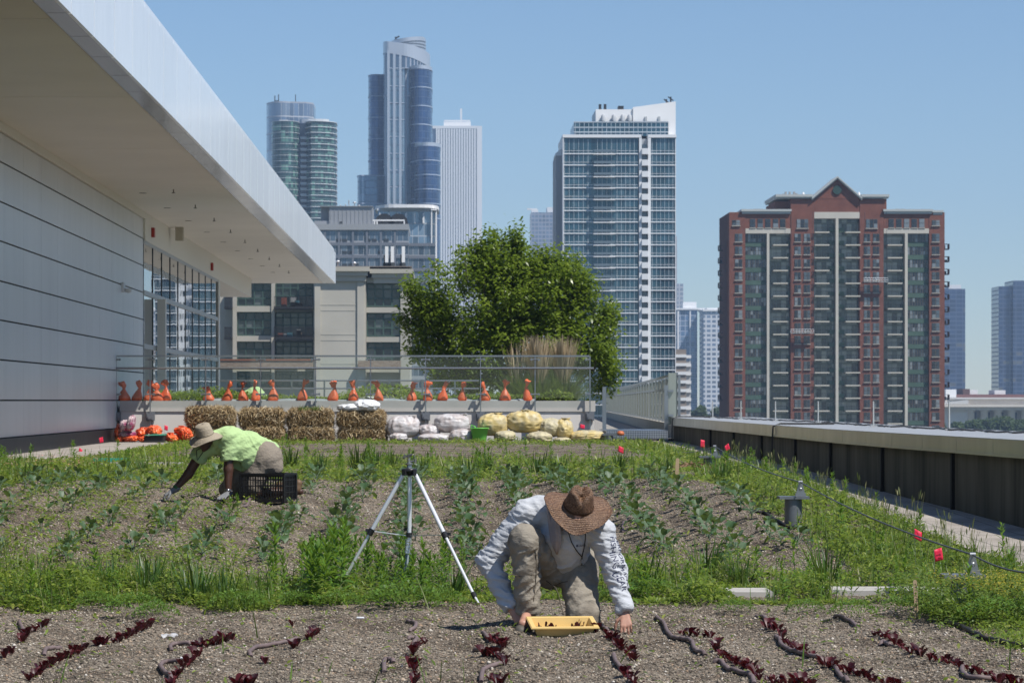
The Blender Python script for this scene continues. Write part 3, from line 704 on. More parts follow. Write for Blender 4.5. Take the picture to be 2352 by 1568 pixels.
b.build('slanted_screen', m_wp, gt)
b = MB()
for zx, t0, t1 in ((456, 112, 84), (482, 112, 84)): b.bar((q.x(zx), Y+7, q.z(t0)), (q.x(zx), Y+7, q.z(t1)), .7)
for zx, t0, t1 in ((798, 77, 58), (820, 75, 46)): b.bar((q.x(zx), Y+7, q.z(t0)), (q.x(zx), Y+7, q.z(t1)), .4); b.bar((q.x(zx)-.7, Y+7, q.z(t1)), (q.x(zx)+.7, Y+7, q.z(t1)-1), .3)
b.box(q.x(549), q.x(577), Y+6, Y+10, q.z(113), q.z(94)); b.build('roof_mast', m_blackrail, gt)
b = MB()
for zx in (470, 525, 570, 605): b.lathe([(.6, 0), (.6, 1.4), (.3, 1.8)], 10, None, (q.x(zx), Y+4.4, q.z(181)+.25))
for zx in (688, 757): b.box(q.x(zx-6), q.x(zx+6), Y+4.2, Y+4.48, q.z(178), q.z(152))
b.build('roof_vent', M('vent_grey', (.4, .42, .44), .5), gt)

# --- banded block and the hazy group right of it
Y = 900.; q = zq5(Y)
bb = thing('apartment_block', 'low brown building with white bands beside the tall white-lined tower', 'building', (q.x(870), Y+10, GZ0))
MB().box(q.x(800), q.x(889), Y, Y+20, GZ0, q.z(1346)).build('wall', M('brown_wall', (.24, .20, .17), .8), bb)
MB().box(q.x(889)+.01, q.x(917), Y+4, Y+20, GZ0, q.z(1405)).build('wing', M('pale_wall', (.42, .42, .42), .7), bb)
b = MB()
for k in range(12): z = q.z(1380+44*k); b.box(q.x(800), q.x(889), Y-.4, Y-.001, z-.45, z+.45); b.box(q.x(889)+.02, q.x(919), Y+3.4, Y+3.999, z-.6, z+.3)
b.build('floor_band', m_wl, bb)
Y = 1950.; q = zq5(Y)
h1 = thing('skyscraper', 'hazy blue and white tower, just right of the white-lined glass tower', 'tower', (q.x(890), Y+15, GZ0))
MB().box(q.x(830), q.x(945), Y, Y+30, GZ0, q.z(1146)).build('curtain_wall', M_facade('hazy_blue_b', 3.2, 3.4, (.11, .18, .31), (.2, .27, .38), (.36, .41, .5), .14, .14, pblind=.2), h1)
b = MB(); b.box(q.x(843), q.x(852), Y-1, Y-.01, GZ0, q.z(1146)); b.box(q.x(905), q.x(912), Y-1, Y-.01, GZ0, q.z(1146)); b.box(q.x(828), q.x(985), Y-1.4, Y+31, q.z(1145), q.z(1136)); b.box(q.x(876), q.x(945), Y+6, Y+20, q.z(1136)+.02, q.z(1103)); b.build('white_frame', m_wl, h1)
h2 = thing('skyscraper', 'hazy white grid tower half hidden behind the red brick building', 'tower', (q.x(1020), Y-20, GZ0))
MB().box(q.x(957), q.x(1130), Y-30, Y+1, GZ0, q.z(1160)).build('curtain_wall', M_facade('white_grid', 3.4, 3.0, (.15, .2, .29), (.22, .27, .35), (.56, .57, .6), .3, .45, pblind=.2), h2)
b = MB(); b.box(q.x(953), q.x(1132), Y-31, Y+1.2, q.z(1159), q.z(1150)); b.box(q.x(980), q.x(1050), Y-20, Y-4, q.z(1149), q.z(1140)); b.build('parapet', m_wl, h2)
Y = 2700.; q = zq5(Y)
h3 = thing('skyscraper', 'faint slim tower, very hazy, peeking past the edge of the white-lined glass tower', 'tower', (q.x(850), Y, GZ0))
MB().box(q.x(800), q.x(842), Y, Y+20, GZ0, q.z(770)).build('curtain_wall', M('faint_tower', (.38, .38, .4), .7), h3)
MB().box(q.x(842)+.01, q.x(874), Y, Y+20, GZ0, q.z(1012)).build('wing', M_facade('faint_wing', 4, 4, (.25, .28, .34), (.3, .33, .4), (.42, .43, .46), .3, .3), h3)
# dark blue slabs at the right edge
def zq6(Y): return ZM(1607.2, 376.3, .40993, Y)
Y = 2250.; q = zq6(Y)
m_db = M_facade('dark_blue_slab', 5, 3.3, (.030, .055, .12), (.20, .19, .17), (.06, .085, .15), .1, .25, pblind=.07, metal=.3)
for nm, lab, parts in (('a', 'dark blue slab tower right beside the red brick building', ((1300, 1488, 700), )), ('b', 'dark blue stepped slab tower cut off by the right edge of the view', ((1675, 1749, 686), (1750, 2100, 655)))):
    d = thing('skyscraper', lab, 'tower', (q.x(parts[0][0]+60), Y+15, GZ0))
    for k, (a, c, zy) in enumerate(parts): MB().box(q.x(a), q.x(c)-.02, Y-4*k, Y+30, GZ0, q.z(zy)).build('curtain_wall', m_db, d)
    if nm == 'a': MB().box(q.x(1400), q.x(1470), Y+4, Y+20, q.z(700)+.01, q.z(676)).build('penthouse', m_as, d)
# --- red brick apartment tower with gable
Y = 680.; q = zq6(Y)
rt = thing('brick_tower', 'red brick apartment tower with pointed gable and stacks of balconies', 'tower', (q.x(765), Y+14, GZ0))
t = NT('red_brick'); t.col(t.ramp(t.noise(.5, 5), [(.3, (.145, .058, .042)), (.7, (.205, .083, .059))])); t.setp(rough=.9, spec=.2); m_rb = t.mat
m_gs = M('green_spandrel', (.055, .10, .075), .6, var=.2, vs=.3)
m_lm = M('limestone', (.50, .47, .41), .8, var=.08, vs=.3)
m_sill = M('window_sill', (.33, .30, .26), .8)
m_cor = M('grey_cornice', (.42, .44, .43), .7)
m_rw = M_pane('apartment_window', [(.02, .025, .035), (.07, .085, .10), (.035, .045, .06), (.20, .22, .24), (.03, .035, .045), (.10, .125, .15), (.025, .03, .04)], .08, .2)
m_rwf = M('window_frame_tan', (.15, .125, .105), .7)
xl, xr = q.x(165), q.x(1372)
zw, zc2 = q.z(272), q.z(195)
core = MB(); core.box(q.x(245), q.x(1295), Y+2.6, Y+26, GZ0, zw-.5); core.build('core', M('core_dark', (.06, .06, .065), .8), rt)
b = MB()
for a, c, zt_ in ((165, 255, 300), (510, 640, 196), (897, 1030, 196), (1286, 1372, 350)): b.box(q.x(a), q.x(c), Y, Y+24, GZ0, q.z(zt_) if zt_ < 290 else zw+(0 if False else -.0))
b.box(q.x(241), q.x(509), Y+.1, Y+24, q.z(362), zw); b.box(q.x(1031), q.x(1299), Y+.1, Y+24, q.z(362), zw)
b.box(q.x(641), q.x(896), Y+.1, Y+24, q.z(270), zc2)
# gable
gx = [(630, 196), (770, 84), (905, 196)]
b.face([(q.x(x), Y+.05, q.z(z)) for x, z in gx]); b.face([(q.x(x), Y+10, q.z(z)) for x, z in gx][::-1])
b.box(q.x(430), q.x(509), Y+3, Y+22, zw, q.z(206)); b.box(q.x(1031), q.x(1054), Y+2, Y+22, zw, q.z(196))
b.build('wall', m_rb, rt)
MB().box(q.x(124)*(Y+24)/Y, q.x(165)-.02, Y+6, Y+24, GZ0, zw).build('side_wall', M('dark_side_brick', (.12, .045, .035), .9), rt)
b = MB()
for x0, x1, zz, y0 in ((125, 235, 262, Y+5), (232, 514, 255, Y-.6), (1027, 1305, 255, Y-.6), (1303, 1366, 260, Y-.3)):
    X0_ = q.x(x0) if x0 > 130 else q.x(x0)*(Y+24)/Y; b.box(X0_, q.x(x1)-.03, y0, Y+24.2, q.z(zz+18)+.25, q.z(zz)); b.box(X0_+.2, q.x(x1)-.25, y0+.25, Y+24.1, q.z(zz+18)-.3, q.z(zz+18)+.249)
for x0, x1 in ((424, 631), (905, 1061)):
    b.box(q.x(x0), q.x(x1), Y-.7, Y+23, q.z(186), q.z(172)); b.box(q.x(x0)+.2, q.x(x1)-.2, Y-.4, Y+22.9, q.z(194), q.z(186)-.001)
for (xa_, za_), (xb_, zb2) in (((627, 190), (770, 70)), ((770, 70), (908, 190))):
    for k, (o_, w_) in enumerate(((0, 9), (9, 7))):
        pts = [(xa_, za_+o_), (xb_, zb2+o_), (xb_, zb2+o_+w_), (xa_, za_+o_+w_)]
        y0 = Y-.8+.3*k
        b.face([(q.x(x), y0, q.z(z)) for x, z in pts][::-1]); b.face([(q.x(x), Y+11, q.z(z)) for x, z in pts])
        for j in range(4): p, r_ = pts[j], pts[(j+1) % 4]; b.face([(q.x(p[0]), y0, q.z(p[1])), (q.x(r_[0]), y0, q.z(r_[1])), (q.x(r_[0]), Y+11, q.z(r_[1])), (q.x(p[0]), Y+11, q.z(p[1]))])
b.build('cornice', m_cor, rt)
MB().lathe([(1.0, 0), (1.0, .3)], 24, Matrix.Rotation(R(90), 4, 'X'), (q.x(770), Y+.04, q.z(147))).build('round_window', M('dark_round_glass', (.03, .06, .05), .3), rt)
# lintels and pilasters
b = MB()
for x0, x1, za_, zb2 in ((256, 509, 390, 362), (641, 896, 306, 270), (1031, 1285, 390, 362)):
    b.box(q.x(x0)+.02, q.x(x1)-.02, Y-.05, Y+2.4, q.z(za_), q.z(zb2)-.01)
b.build('lintel', m_lm, rt)
for x0, x1, zz in ((376, 390, 390), (762, 777, 306), (1150, 1165, 390)):
    MB().box(q.x(x0), q.x(x1), Y-.1, Y+2.59, GZ0, q.z(zz)-.01).build('pilaster', m_lm, rt)
# floors
pitch = 71.4; nwin = 0; stuff_b = MB()
def rwin(x0, x1, za_, zb2, y, n):
    """one window: tan frame, panes and sill in a single mesh"""
    global nwin
    b = MB(); X0, X1, Z0, Z1 = q.x(x0), q.x(x1), q.z(za_), q.z(zb2); f = .12
    b.mi = 1
    for k in range(n):
        for j in range(2): b.box(X0+(X1-X0)*k/n+.06, X0+(X1-X0)*(k+1)/n-.06, y-.02, y+.1, Z0+(Z1-Z0)*j/2+.06, Z0+(Z1-Z0)*(j+1)/2-.05)
    b.mi = 0; b.box(X0, X1, y-.0+.03, y+.12, Z0, Z1); b.mi = 2; b.box(X0-.1, X1+.1, y-.18, y+.1, Z0-.22, Z0-.001)
    nwin += 1
    if nwin <= 100: b.build('window', [m_rwf, m_rw, m_sill], rt)
    else:
        base = len(stuff_b.v)
        stuff_b.v += b.v; stuff_b.f += [tuple(i+base for i in f_) for f_ in b.f]; stuff_b.m += b.m; stuff_b.sm += b.sm
for x in (281, 324, 367, 410, 450): rwin(x, x+31, 357, 308, Y+.0, 1)
for x in (1058, 1101, 1144, 1187, 1229): rwin(x, x+31, 357, 308, Y+.0, 1)
rwin(543, 608, 360, 310, Y-.1, 3); rwin(931, 996, 360, 310, Y-.1, 3); rwin(182, 226, 345, 315, Y-.1, 2); rwin(1301, 1345, 345, 315, Y-.1, 2)
for k in range(19):
    for x0, x1 in ((197, 239), (531, 567), (583, 619), (920, 955), (971, 1006), (1301, 1344)):
        rwin(x0, x1, 436+pitch*k, 391+pitch*k, Y-.1, 2)
so_ = stuff_b.build('windows', [m_rwf, m_rw, m_sill], rt); so_['kind'] = 'stuff'
m_bg = M_facade('bay_glass', 1.15, 2.9, (.075, .095, .095), (.36, .40, .39), (.12, .15, .13), .1, .1, pblind=.45, metal=.1, var=.7)
for k in range(19):
    zt_, zs, zb2 = q.z(394+pitch*k), q.z(438+pitch*k), q.z(463+pitch*k)
    for x0, x1 in ((257, 375), (1166, 1284)):
        o = MB().box(q.x(x0), q.x(x1), Y+.9, Y+2.59, zb2, zs).build('spandrel', m_gs, rt)
        b = MB(); b.mi = 1
        n = 8
        for j in range(n): a_, c_ = q.x(x0)+(q.x(x1)-q.x(x0))*j/n, q.x(x0)+(q.x(x1)-q.x(x0))*(j+1)/n; b.box(a_+.07, c_-.07, Y+.98, Y+1.4, zs+.05, (zs+zt_)/2-.04); b.box(a_+.07, c_-.07, Y+.98, Y+1.4, (zs+zt_)/2+.04, q.z(394+pitch*k)-.05+.1)
        b.mi = 0; b.box(q.x(x0)+.02, q.x(x1)-.02, Y+1.05, Y+1.5, zs+.002, q.z(394+pitch*(k)-2))
        b.build('window_band', [m_rwf, m_rw], rt)
for x0, x1 in ((391, 509), (641, 761), (778, 896), (1031, 1149)):
    top = 306 if 600 < x0 < 800 else 391
    MB().box(q.x(x0), q.x(x1), Y+2.2, Y+2.59, GZ0, q.z(top)).build('bay_glazing', m_bg, rt)
    k0 = -1 if top == 306 else 0
    for k in range(k0, 19):
        zf = q.z(452+pitch*k)
        left = x0 in (391, 1031, 778)
        a_, c_ = (x0+38, x1+2) if x0 in (778,) else ((x0+20, x1-15) if x0 in (391, 1031) else (x0+2, x0+84))
        bal = MB().box(q.x(a_), q.x(c_), Y-.7, Y+2.15, zf-.28, zf).build('balcony', M('balcony_edge', (.50, .47, .40), .8) if k == k0 and x0 == 391 else bpy.data.materials['balcony_edge'], rt)
        b = MB(); b.box(q.x(a_), q.x(c_), Y-.68, Y-.62, zf+.95, zf+1.02)
        for x in np.arange(q.x(a_)+.05, q.x(c_), .4): b.box(x-.02, x+.02, Y-.67, Y-.63, zf, zf+.949)
        b.build('railing', m_blackrail, bal)
        if x0 in (391, 641): e0, e1 = (c_+2, x1) if x0 == 391 else (c_+2, x1-2)
        else: e0, e1 = (x0, a_-2) if x0 == 778 else (c_+1, x1-1)
        MB().box(q.x(e0), q.x(e1), Y+1.2, Y+2.19, zf+.0, zf+.95).build('spandrel', m_gs, rt)
for k in range(13):
    zf = q.z(475+pitch*k*.985)
    for a_, c_ in ((92, 123), (1373, 1403)):
        b = MB(); y_ = Y+7 if a_ < 500 else Y+1; xo = q.x(a_)*(Y+14)/Y if a_ < 500 else q.x(a_); xi = q.x(c_)*(Y+7)/Y+.3 if a_ < 500 else q.x(c_); b.box(xo, xi, y_, y_+2.5, zf-.15, zf+.05); b.box(xo, xi, y_, y_+2.5, zf+1.08, zf+1.15); e_ = xo if a_ < 500 else xi; b.box(e_-.05, e_+.05, y_, y_+2.5, zf+.051, zf+1.079)
        b.box(xo+.2, xo+.2+random.uniform(.2, .6), y_+.6, y_+1.2, zf+.051, zf+random.uniform(.4, .9))
        b.build('side_balcony', m_blackrail, rt)
b = MB()
for x0 in (477, 492, 515, 540, 552): b.box(q.x(x0), q.x(x0+10), Y+5, Y+6, q.z(172)+.01, q.z(random.choice((148, 156, 160))))
for x0 in (320, 345, 1120, 1150): b.box(q.x(x0), q.x(x0+24), Y+6, Y+9, q.z(254), q.z(243))
b.build('roof_unit', M('roof_unit_grey', (.3, .3, .3), .6), rt)
b = MB()
for x0 in (592, 906): b.lathe([(.3, 0), (.3, .5), (.1, .8)], 8, None, (q.x(x0), Y+4, q.z(172)+.01))
b.build('roof_vent', M('vent_pale', (.7, .7, .7), .5), rt)
# window-cleaning platforms
for k, (x0, x1, za_, zb2) in enumerate(((505, 634, 950, 927), (915, 1047, 664, 640))):
    g = thing('cleaning_platform', ['hanging work platform low on the red brick tower', 'hanging work platform high on the red brick tower'][k], 'work platform', (q.x((x0+x1)/2), Y-1.5, q.z(za_)), 'work platforms on the brick tower')
    b = MB(); X0, X1, Z0, Z1 = q.x(x0), q.x(x1), q.z(za_), q.z(zb2)
    b.box(X0, X1, Y-1.9, Y-.9, Z0, Z0+.12); b.build('deck', m_cor, g)
    b = MB()
    for y_ in (Y-1.9, Y-.95): b.bar((X0, y_, Z1), (X1, y_, Z1), .07); b.bar((X0, y_, (Z0+Z1)/2), (X1, y_, (Z0+Z1)/2), .05)
    for x in np.linspace(X0, X1, 9): b.bar((x, Y-1.92, Z0), (x, Y-1.92, Z1), .05)
    b.build('railing', m_wl, g)
    b = MB()
    for x in (X0+.2, X1-.2): b.tube([(x, Y-1.4, Z0), (x, Y-1.1, zw)], .035, 5)
    b.build('cable', m_blackrail, g)
# --- stone museum with columns, lower right
Y = 1350.; q = zq6(Y)
mu = thing('museum', 'long white stone museum with a colonnade, low at the right edge', 'building', (q.x(1900), Y+30, GZ0))
m_st = M('museum_stone', (.60, .55, .48), .85, var=.06, vs=.1)
b = MB(); b.box(q.x(1360), q.x(2400), Y+12, Y+70, GZ0, q.z(1312)); b.box(q.x(1360), q.x(1506), Y+1, Y+12, GZ0, q.z(1350)); b.build('wall', m_st, mu)
b = MB(); b.box(q.x(1350), q.x(2400), Y-1, Y+12, q.z(1378), q.z(1362)); b.box(q.x(1350), q.x(2400), Y-3, Y+12, q.z(1361), q.z(1346)); b.box(q.x(1380), q.x(2400), Y+2, Y+12, q.z(1345), q.z(1318)); b.build('entablature', m_st, mu)
b = MB(); b.prism([(q.x(1352), Y-2.5), (q.x(1500), Y-2.5), (q.x(1500), Y+14), (q.x(1352), Y+14)], q.z(1345)+.02, [q.z(1338), q.z(1322), q.z(1322), q.z(1338)]); b.box(q.x(1400), q.x(2400), Y+1, Y+60, q.z(1317), q.z(1308)); b.build('roof', M('museum_roof', (.55, .54, .52), .8), mu)
for zx in range(1522, 2000, 76):
    MB().lathe([(1.9, GZ0), (1.7, q.z(1385)), (2.4, q.z(1383)), (2.4, q.z(1379))], 12, None, (q.x(zx), Y+1.8, 0)).build('column', m_st, mu)
b = MB()
for zx in range(1560, 2000, 76): b.box(q.x(zx-16), q.x(zx+16), Y+11.5, Y+11.99, GZ0, q.z(1392))
b.build('window_bay', M('museum_dark', (.07, .075, .085), .4), mu)
b = MB(); b.box(q.x(1500), q.x(2100), Y+30, Y+60, q.z(1312)+.02, q.z(1290)); b.build('attic', M('museum_brick', (.17, .08, .07), .9), mu)
b = MB(); b.box(q.x(1420), q.x(1480), Y+20, Y+40, q.z(1307), q.z(1262)); b.box(q.x(1732), q.x(1795), Y+35, Y+50, q.z(1290)+.02, q.z(1266)); b.box(q.x(1590), q.x(1636), Y+35, Y+50, q.z(1290)+.02, q.z(1264)); b.build('roof_box', m_as, mu)
MB().box(q.x(1548), q.x(1588), Y+34, Y+50, q.z(1290)+.02, q.z(1258)).build('chimney_block', M('museum_brown', (.12, .07, .06), .9), mu)
# ------------------------------------------------------------------ planter wall, glass railing
YP = 68.
def PX(px, Y=YP): return (px-VX)*Y/F
def PZ(py, Y=YP): return ZC-(py-VY)*Y/F
m_plaster = M('white_plaster', (.66, .63, .59), .8, var=.06, vs=.7, bump=.15, bs=30, bd=.004)
m_capc = M('planter_cap_concrete', (.50, .48, .44), .8, var=.08, vs=1.5)
xl_, xr_ = -7.36, PX(1368)
pl = thing('planter_wall', 'low white planter wall with concrete cap across the back of the garden', 'planter', ((xl_+xr_)/2, YP+1, .5))
MB().box(xl_, xr_-.03, YP+.03, YP+.3, .45, PZ(945)).build('wall', m_plaster, pl)
b = MB()
xs_ = [xl_]+[PX(px) for px in (345, 472, 598, 724, 851, 977, 1103, 1229)]+[xr_]
for a, c in zip(xs_[:-1], xs_[1:]): b.box(a+.005, c-.005, YP, YP+.33, PZ(945)+.002, PZ(920))
b.build('cap', m_capc, pl)
MB().box(xr_-.34, xr_-.031, YP+.34, YP+2.6, .45, PZ(921)).build('side_wall', m_plaster, pl)
MB().box(xl_, xr_-.35, YP+.34, YP+2.6, .9, 1.36).build('soil', M('planter_soil', (.09, .07, .05), .95), pl)
m_steel = M('stainless_steel', (.33, .34, .35), .3, metal=.85)
m_bracket = M('grey_bracket', (.20, .21, .23), .45, metal=.4)
t = NT('railing_glass'); t.col((.75, .86, .84)); gb_ = t.n('ShaderNodeBsdfTransparent'); gb_.inputs[0].default_value = (.955, .985, .975, 1)
gl_ = t.n('ShaderNodeBsdfGlossy'); gl_.inputs['Roughness'].default_value = .02; lw_ = t.n('ShaderNodeLayerWeight'); fr_ = t.n('ShaderNodeMath', operation='MULTIPLY_ADD'); t.l(t.math('POWER', lw_.outputs['Facing'], 5.), fr_.inputs[0]); fr_.inputs[1].default_value = .8; fr_.inputs[2].default_value = .035
mx_ = t.n('ShaderNodeMixShader'); t.l(fr_.outputs[0], mx_.inputs[0]); t.l(gb_.outputs[0], mx_.inputs[1]); t.l(gl_.outputs[0], mx_.inputs[2]); t.l(mx_.outputs[0], t.out.inputs[0]); m_glass = t.mat
posts = [266.7, 345, 472.5, 598.7, 724.6, 851, 977.6, 1103.7, 1229, 1355]
yr = YP-.1
rl = thing('glass_railing', 'glass and steel railing fixed along the front of the white planter wall', 'railing', (-2, yr, .6))
for k, px in enumerate(posts):
    x = PX(px, yr)
    p = MB(); p.box(x-.014, x+.014, yr-.025, yr+.0, .62 if k else .72, PZ(818, yr)); po = p.build('post', m_steel, rl)
    b = MB(); b.box(x-.1, x+.1, yr+.01, yr+.105, PZ(966, yr), PZ(945.5, yr)); b.box(x-.075, x+.075, yr-.06, yr+.009, PZ(964, yr), PZ(948, yr)); b.box(x-.045, x+.045, yr-.09, yr-.061, PZ(962, yr), PZ(955, yr)); b.build('bracket', m_bracket, po)
    b = MB()
    for py in (825.5, 905):
        z = PZ(py, yr)
        for s in (-1, 1):
            if (k == 0 and s < 0) or (k == 9 and s > 0): continue
            b.tube([(x, yr-.02, z), (x+s*.085, yr-.02, z)], .016, 6); b.tube([(x+s*.085, yr-.045, z), (x+s*.085, yr+.03, z)], .028, 8)
    b.build('clamp', m_steel, po)
for a, c in zip(posts[:-1], posts[1:]):
    MB().box(PX(a, yr)+.03, PX(c, yr)-.03, yr+.004, yr+.016, PZ(914, yr), PZ(821, yr)).build('glass_pane', m_glass, rl)
MB().box(PX(268, yr), PX(1354, yr), yr-.035, yr+.045, PZ(819.5, yr), PZ(815.5, yr)).build('top_rail', m_steel, rl)
MB().tube([(PX(266, yr), yr-.12, PZ(845.5, yr)), (PX(1363, yr), yr-.12, PZ(845.5, yr))], .024, 8).build('handrail', m_steel, rl)
# second planter and cross rails further back
p2 = thing('back_railing', 'second steel rail behind the planter, seen through the glass', 'railing', (-1, 74, .6))
b = MB()
for py in (874, 892): b.tube([(PX(505, 74), 74, PZ(py, 74)), (PX(1100, 74), 74, PZ(py, 74))], .02, 6)
for px in range(520, 1100, 75): b.box(PX(px, 74)-.02, PX(px, 74)+.02, 73.98, 74.02, .5, PZ(872, 74))
b.build('rail', m_steel, p2)

# ------------------------------------------------------------------ parapet on the right
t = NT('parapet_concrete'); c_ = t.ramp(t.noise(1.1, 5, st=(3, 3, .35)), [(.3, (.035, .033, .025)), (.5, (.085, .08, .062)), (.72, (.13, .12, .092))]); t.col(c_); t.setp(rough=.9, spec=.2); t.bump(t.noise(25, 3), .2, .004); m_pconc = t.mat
m_cop = M('coping_metal', (.50, .48, .41), .30, metal=.75, var=.16, vs=2.5, st=(1, 1, .2))
m_copt = M('coping_top_metal', (.42, .42, .41), .42, metal=.3, var=.16, vs=1.7)
pa = thing('parapet', 'long curved concrete parapet with metal coping along the right edge of the roof', 'parapet', (6, 40, -.3))
py_ = np.concatenate([np.arange(8, 46, 1.0), np.arange(46, 73, 2.)]); py_ = np.append(py_, 72.4)
b = MB()
for a, c in zip(py_[:-1], py_[1:]):
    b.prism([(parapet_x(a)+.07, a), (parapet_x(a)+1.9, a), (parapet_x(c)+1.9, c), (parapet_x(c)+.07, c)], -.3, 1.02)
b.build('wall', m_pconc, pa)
m_joint = M('joint_sealant', (.015, .014, .013), .9)
for y0 in (26.1, 30.3, 34.5, 38.7, 42.9, 47.1, 52, 57, 62): MB().box(parapet_x(y0)+.03, parapet_x(y0)+.09, y0-.05, y0+.05, .0, .94).build('joint', m_joint, pa)
fj_ = np.append(np.arange(8, 72, 1.86), 72.5)
zt_ = 1.085
b = MB(); bt = MB()
for a, c in zip(fj_[:-1], fj_[1:]):
    a2, c2 = a+.008, c-.008
    xa_, xb_ = parapet_x(a2), parapet_x(c2)
    b.prism([(xa_-.0, a2), (xa_+.06, a2), (xb_+.06, c2), (xb_, c2)], .912, zt_-.003)
    b.prism([(xa_-.02, a2), (xa_-.001, a2), (xb_-.001, c2), (xb_-.02, c2)], .90, .922)
    bt.prism([(xa_-.012, a2), (xa_+2.0, a2), (xb_+2.0, c2), (xb_-.012, c2)], zt_-.002, zt_+.006)
b.build('coping_face', m_cop, pa); bt.build('coping_top', m_copt, pa)
# lightning protection: rods and a wandering cable on clips
m_cable = M('black_cable', (.03, .03, .03), .5)
rods = [(1637, 960), (1701.6, 963), (1781, 967.5), (1879, 972), (2006, 979), (2180, 988)]
for k, (px, py) in enumerate(rods):
    Y = (ZC-zt_-.006)*F/(py-VY); x = (px-VX)*Y/F
    b = MB(); b.tube([(x, Y, zt_+.006), (x, Y, zt_+.4)], [.014, .012], 6); b.box(x-.05, x+.05, Y-.05, Y+.05, zt_+.007, zt_+.03)
    tag(b.build('lightning_rod', M('rod_metal', (.6, .6, .58), .4, metal=.6) if k == 0 else bpy.data.materials['rod_metal']),
        ['thin metal rod on the coping, furthest back of six', 'thin metal rod on the coping, second from the far end', 'thin metal rod on the coping, third from the far end', 'thin metal rod on the coping, third from the near end', 'thin metal rod on the coping, second from the near end', 'thin metal rod on the coping, nearest and rightmost of six'][k], 'lightning rod', 'lightning rods on the parapet')
pts = []
for Y in np.arange(20, 71, .35):
    pts.append((np.interp(Y, [20, 41, 47, 55, 70], [7.4, 6.95, 6.8, 6.85, 6.25])+.09*math.sin(Y*2.3)+.05*math.sin(Y*5.1), Y, zt_+.022+.006*math.sin(Y*9)))
lc = thing('lightning_cable', 'grey cable wandering along the top of the parapet coping', 'cable', (6.8, 45, zt_))
MB().tube(pts, .013, 6).build('cable', M('cable_grey', (.09, .09, .09), .5), lc)
b = MB()
for x, y, z in pts[::3]: b.box(x-.03, x+.03, y-.02, y+.02, zt_+.007, zt_+.02)
b.build('clip', m_steel, lc)
for k, (Y, lab) in enumerate(((71.3, 'black cable hanging over the parapet end by the ramp'), (49.5, 'black cable hanging down the middle of the parapet face'))):
    x = parapet_x(Y); pts = [(x+1.1, Y+1, zt_+.02), (x+.5, Y+.4, zt_+.025), (x+.1, Y+.05, zt_+.03), (x-.03, Y, zt_-.02), (x-.045, Y, .8), (x-.05, Y-.05, .5)]
    tag(MB().tube(pts, .016, 6).build('drop_cable', m_cable), lab, 'cable')

# ------------------------------------------------------------------ slatted fence, gate posts and ramp beyond
fe = thing('slat_fence', 'pale translucent slat fence running back beside the tree', 'fence', (6.5, 110, .4))
A = Vector((5.72, 73, 0)); B = Vector((8.9, 165, 0)); m_slat = M('fence_slat', (.36, .38, .33), .3, metal=.5)
d = (B-A); L = d.length; u = d/L; nrm = Vector((-u.y, u.x, 0))
b = MB(); step = 1.3; k = 0; Mx = Matrix.Translation(A) @ u.to_track_quat('Y', 'Z').to_matrix().to_4x4()
while k*step < L:
    y0 = k*step; zt2 = 2.16-.26*(y0/L)
    b.box(-.02-.05*(k % 2), .02-.05*(k % 2), y0+.05, y0+step-.05, .99, zt2-.10, Mx); k += 1
b.build('slat_panel', m_slat, fe)
b = MB(); b.bar(A+Vector((0, 0, 2.15)), B+Vector((0, 0, 1.9)), .06); b.bar(A+Vector((-.06, 0, 1.79)), B+Vector((-.06, 0, 1.7)), .05); b.bar(A+Vector((.0, 0, .96)), B+Vector((0, 0, .96)), .05)
b.build('rail', m_steel, fe)
k = 0
while k*2.6 < L: p = A+u*(k*2.6); MB().box(p.x+.03, p.x+.09, p.y-.03, p.y+.03, .5, 2.1).build('post', m_steel, fe); k += 1
fb = thing('fence_base', 'low concrete kerb wall beneath the slat fence', 'wall', (6.5, 110, .4))
b = MB(); Mx2 = Matrix.Translation(A+Vector((.1, 0, 0))) @ u.to_track_quat('Y', 'Z').to_matrix().to_4x4()
for k in range(int(L/1.9)): b.box(-.1, .16, k*1.9+.01, k*1.9+1.89, .3, .9, Mx2)
b.build('block', M('kerb_concrete', (.42, .39, .33), .85, var=.1, vs=.8), fb)
gp = thing('gate', 'open steel gate frame with posts at the end of the parapet', 'gate', (5, 72.3, .5))
b = MB()
for px, zt3 in ((1388, 2.0), (1530, 1.86)): x = PX(px, 72.3); b.box(x-.045, x+.045, 72.26, 72.34, .5, PZ(888 if px < 1400 else 884, 72.3))
b.build('post', m_steel, gp)
x0, x1 = PX(1533, 72.3), PX(1553, 72.3); b = MB(); b.box(x0+.02, x1, 72.29, 72.32, PZ(975, 72.3), PZ(856, 72.3)); b.build('end_panel', m_slat, gp)
b = MB()
for py in (897, 953): b.box(PX(1535, 72.2), PX(1547, 72.2), 72.22, 72.288, PZ(py+3, 72.2), PZ(py-2, 72.2))
b.build('hinge', m_steel, gp)
t = NT('diamond_plate'); ck = t.n('ShaderNodeTexChecker'); ck.inputs['Scale'].default_value = 26; mp_ = t.n('ShaderNodeMapping'); mp_.inputs['Rotation'].default_value = (0, R(45), 0); t.l(t.obj(), mp_.inputs[0]); t.l(mp_.outputs[0], ck.inputs[0])
t.col(t.mix(ck.outputs['Fac'], (.20, .22, .25), (.42, .45, .48))); t.setp(rough=.35, metal=.7); 
Yr = 69.
rp = thing('ramp', 'diamond plate metal ramp at the gap between planter and parapet', 'ramp', (4.4, 70, .5))
MB().box(PX(1393, Yr), PX(1534, Yr), Yr, Yr+.03, PZ(1007, Yr), PZ(988, Yr)).build('edge_plate', t.mat, rp)
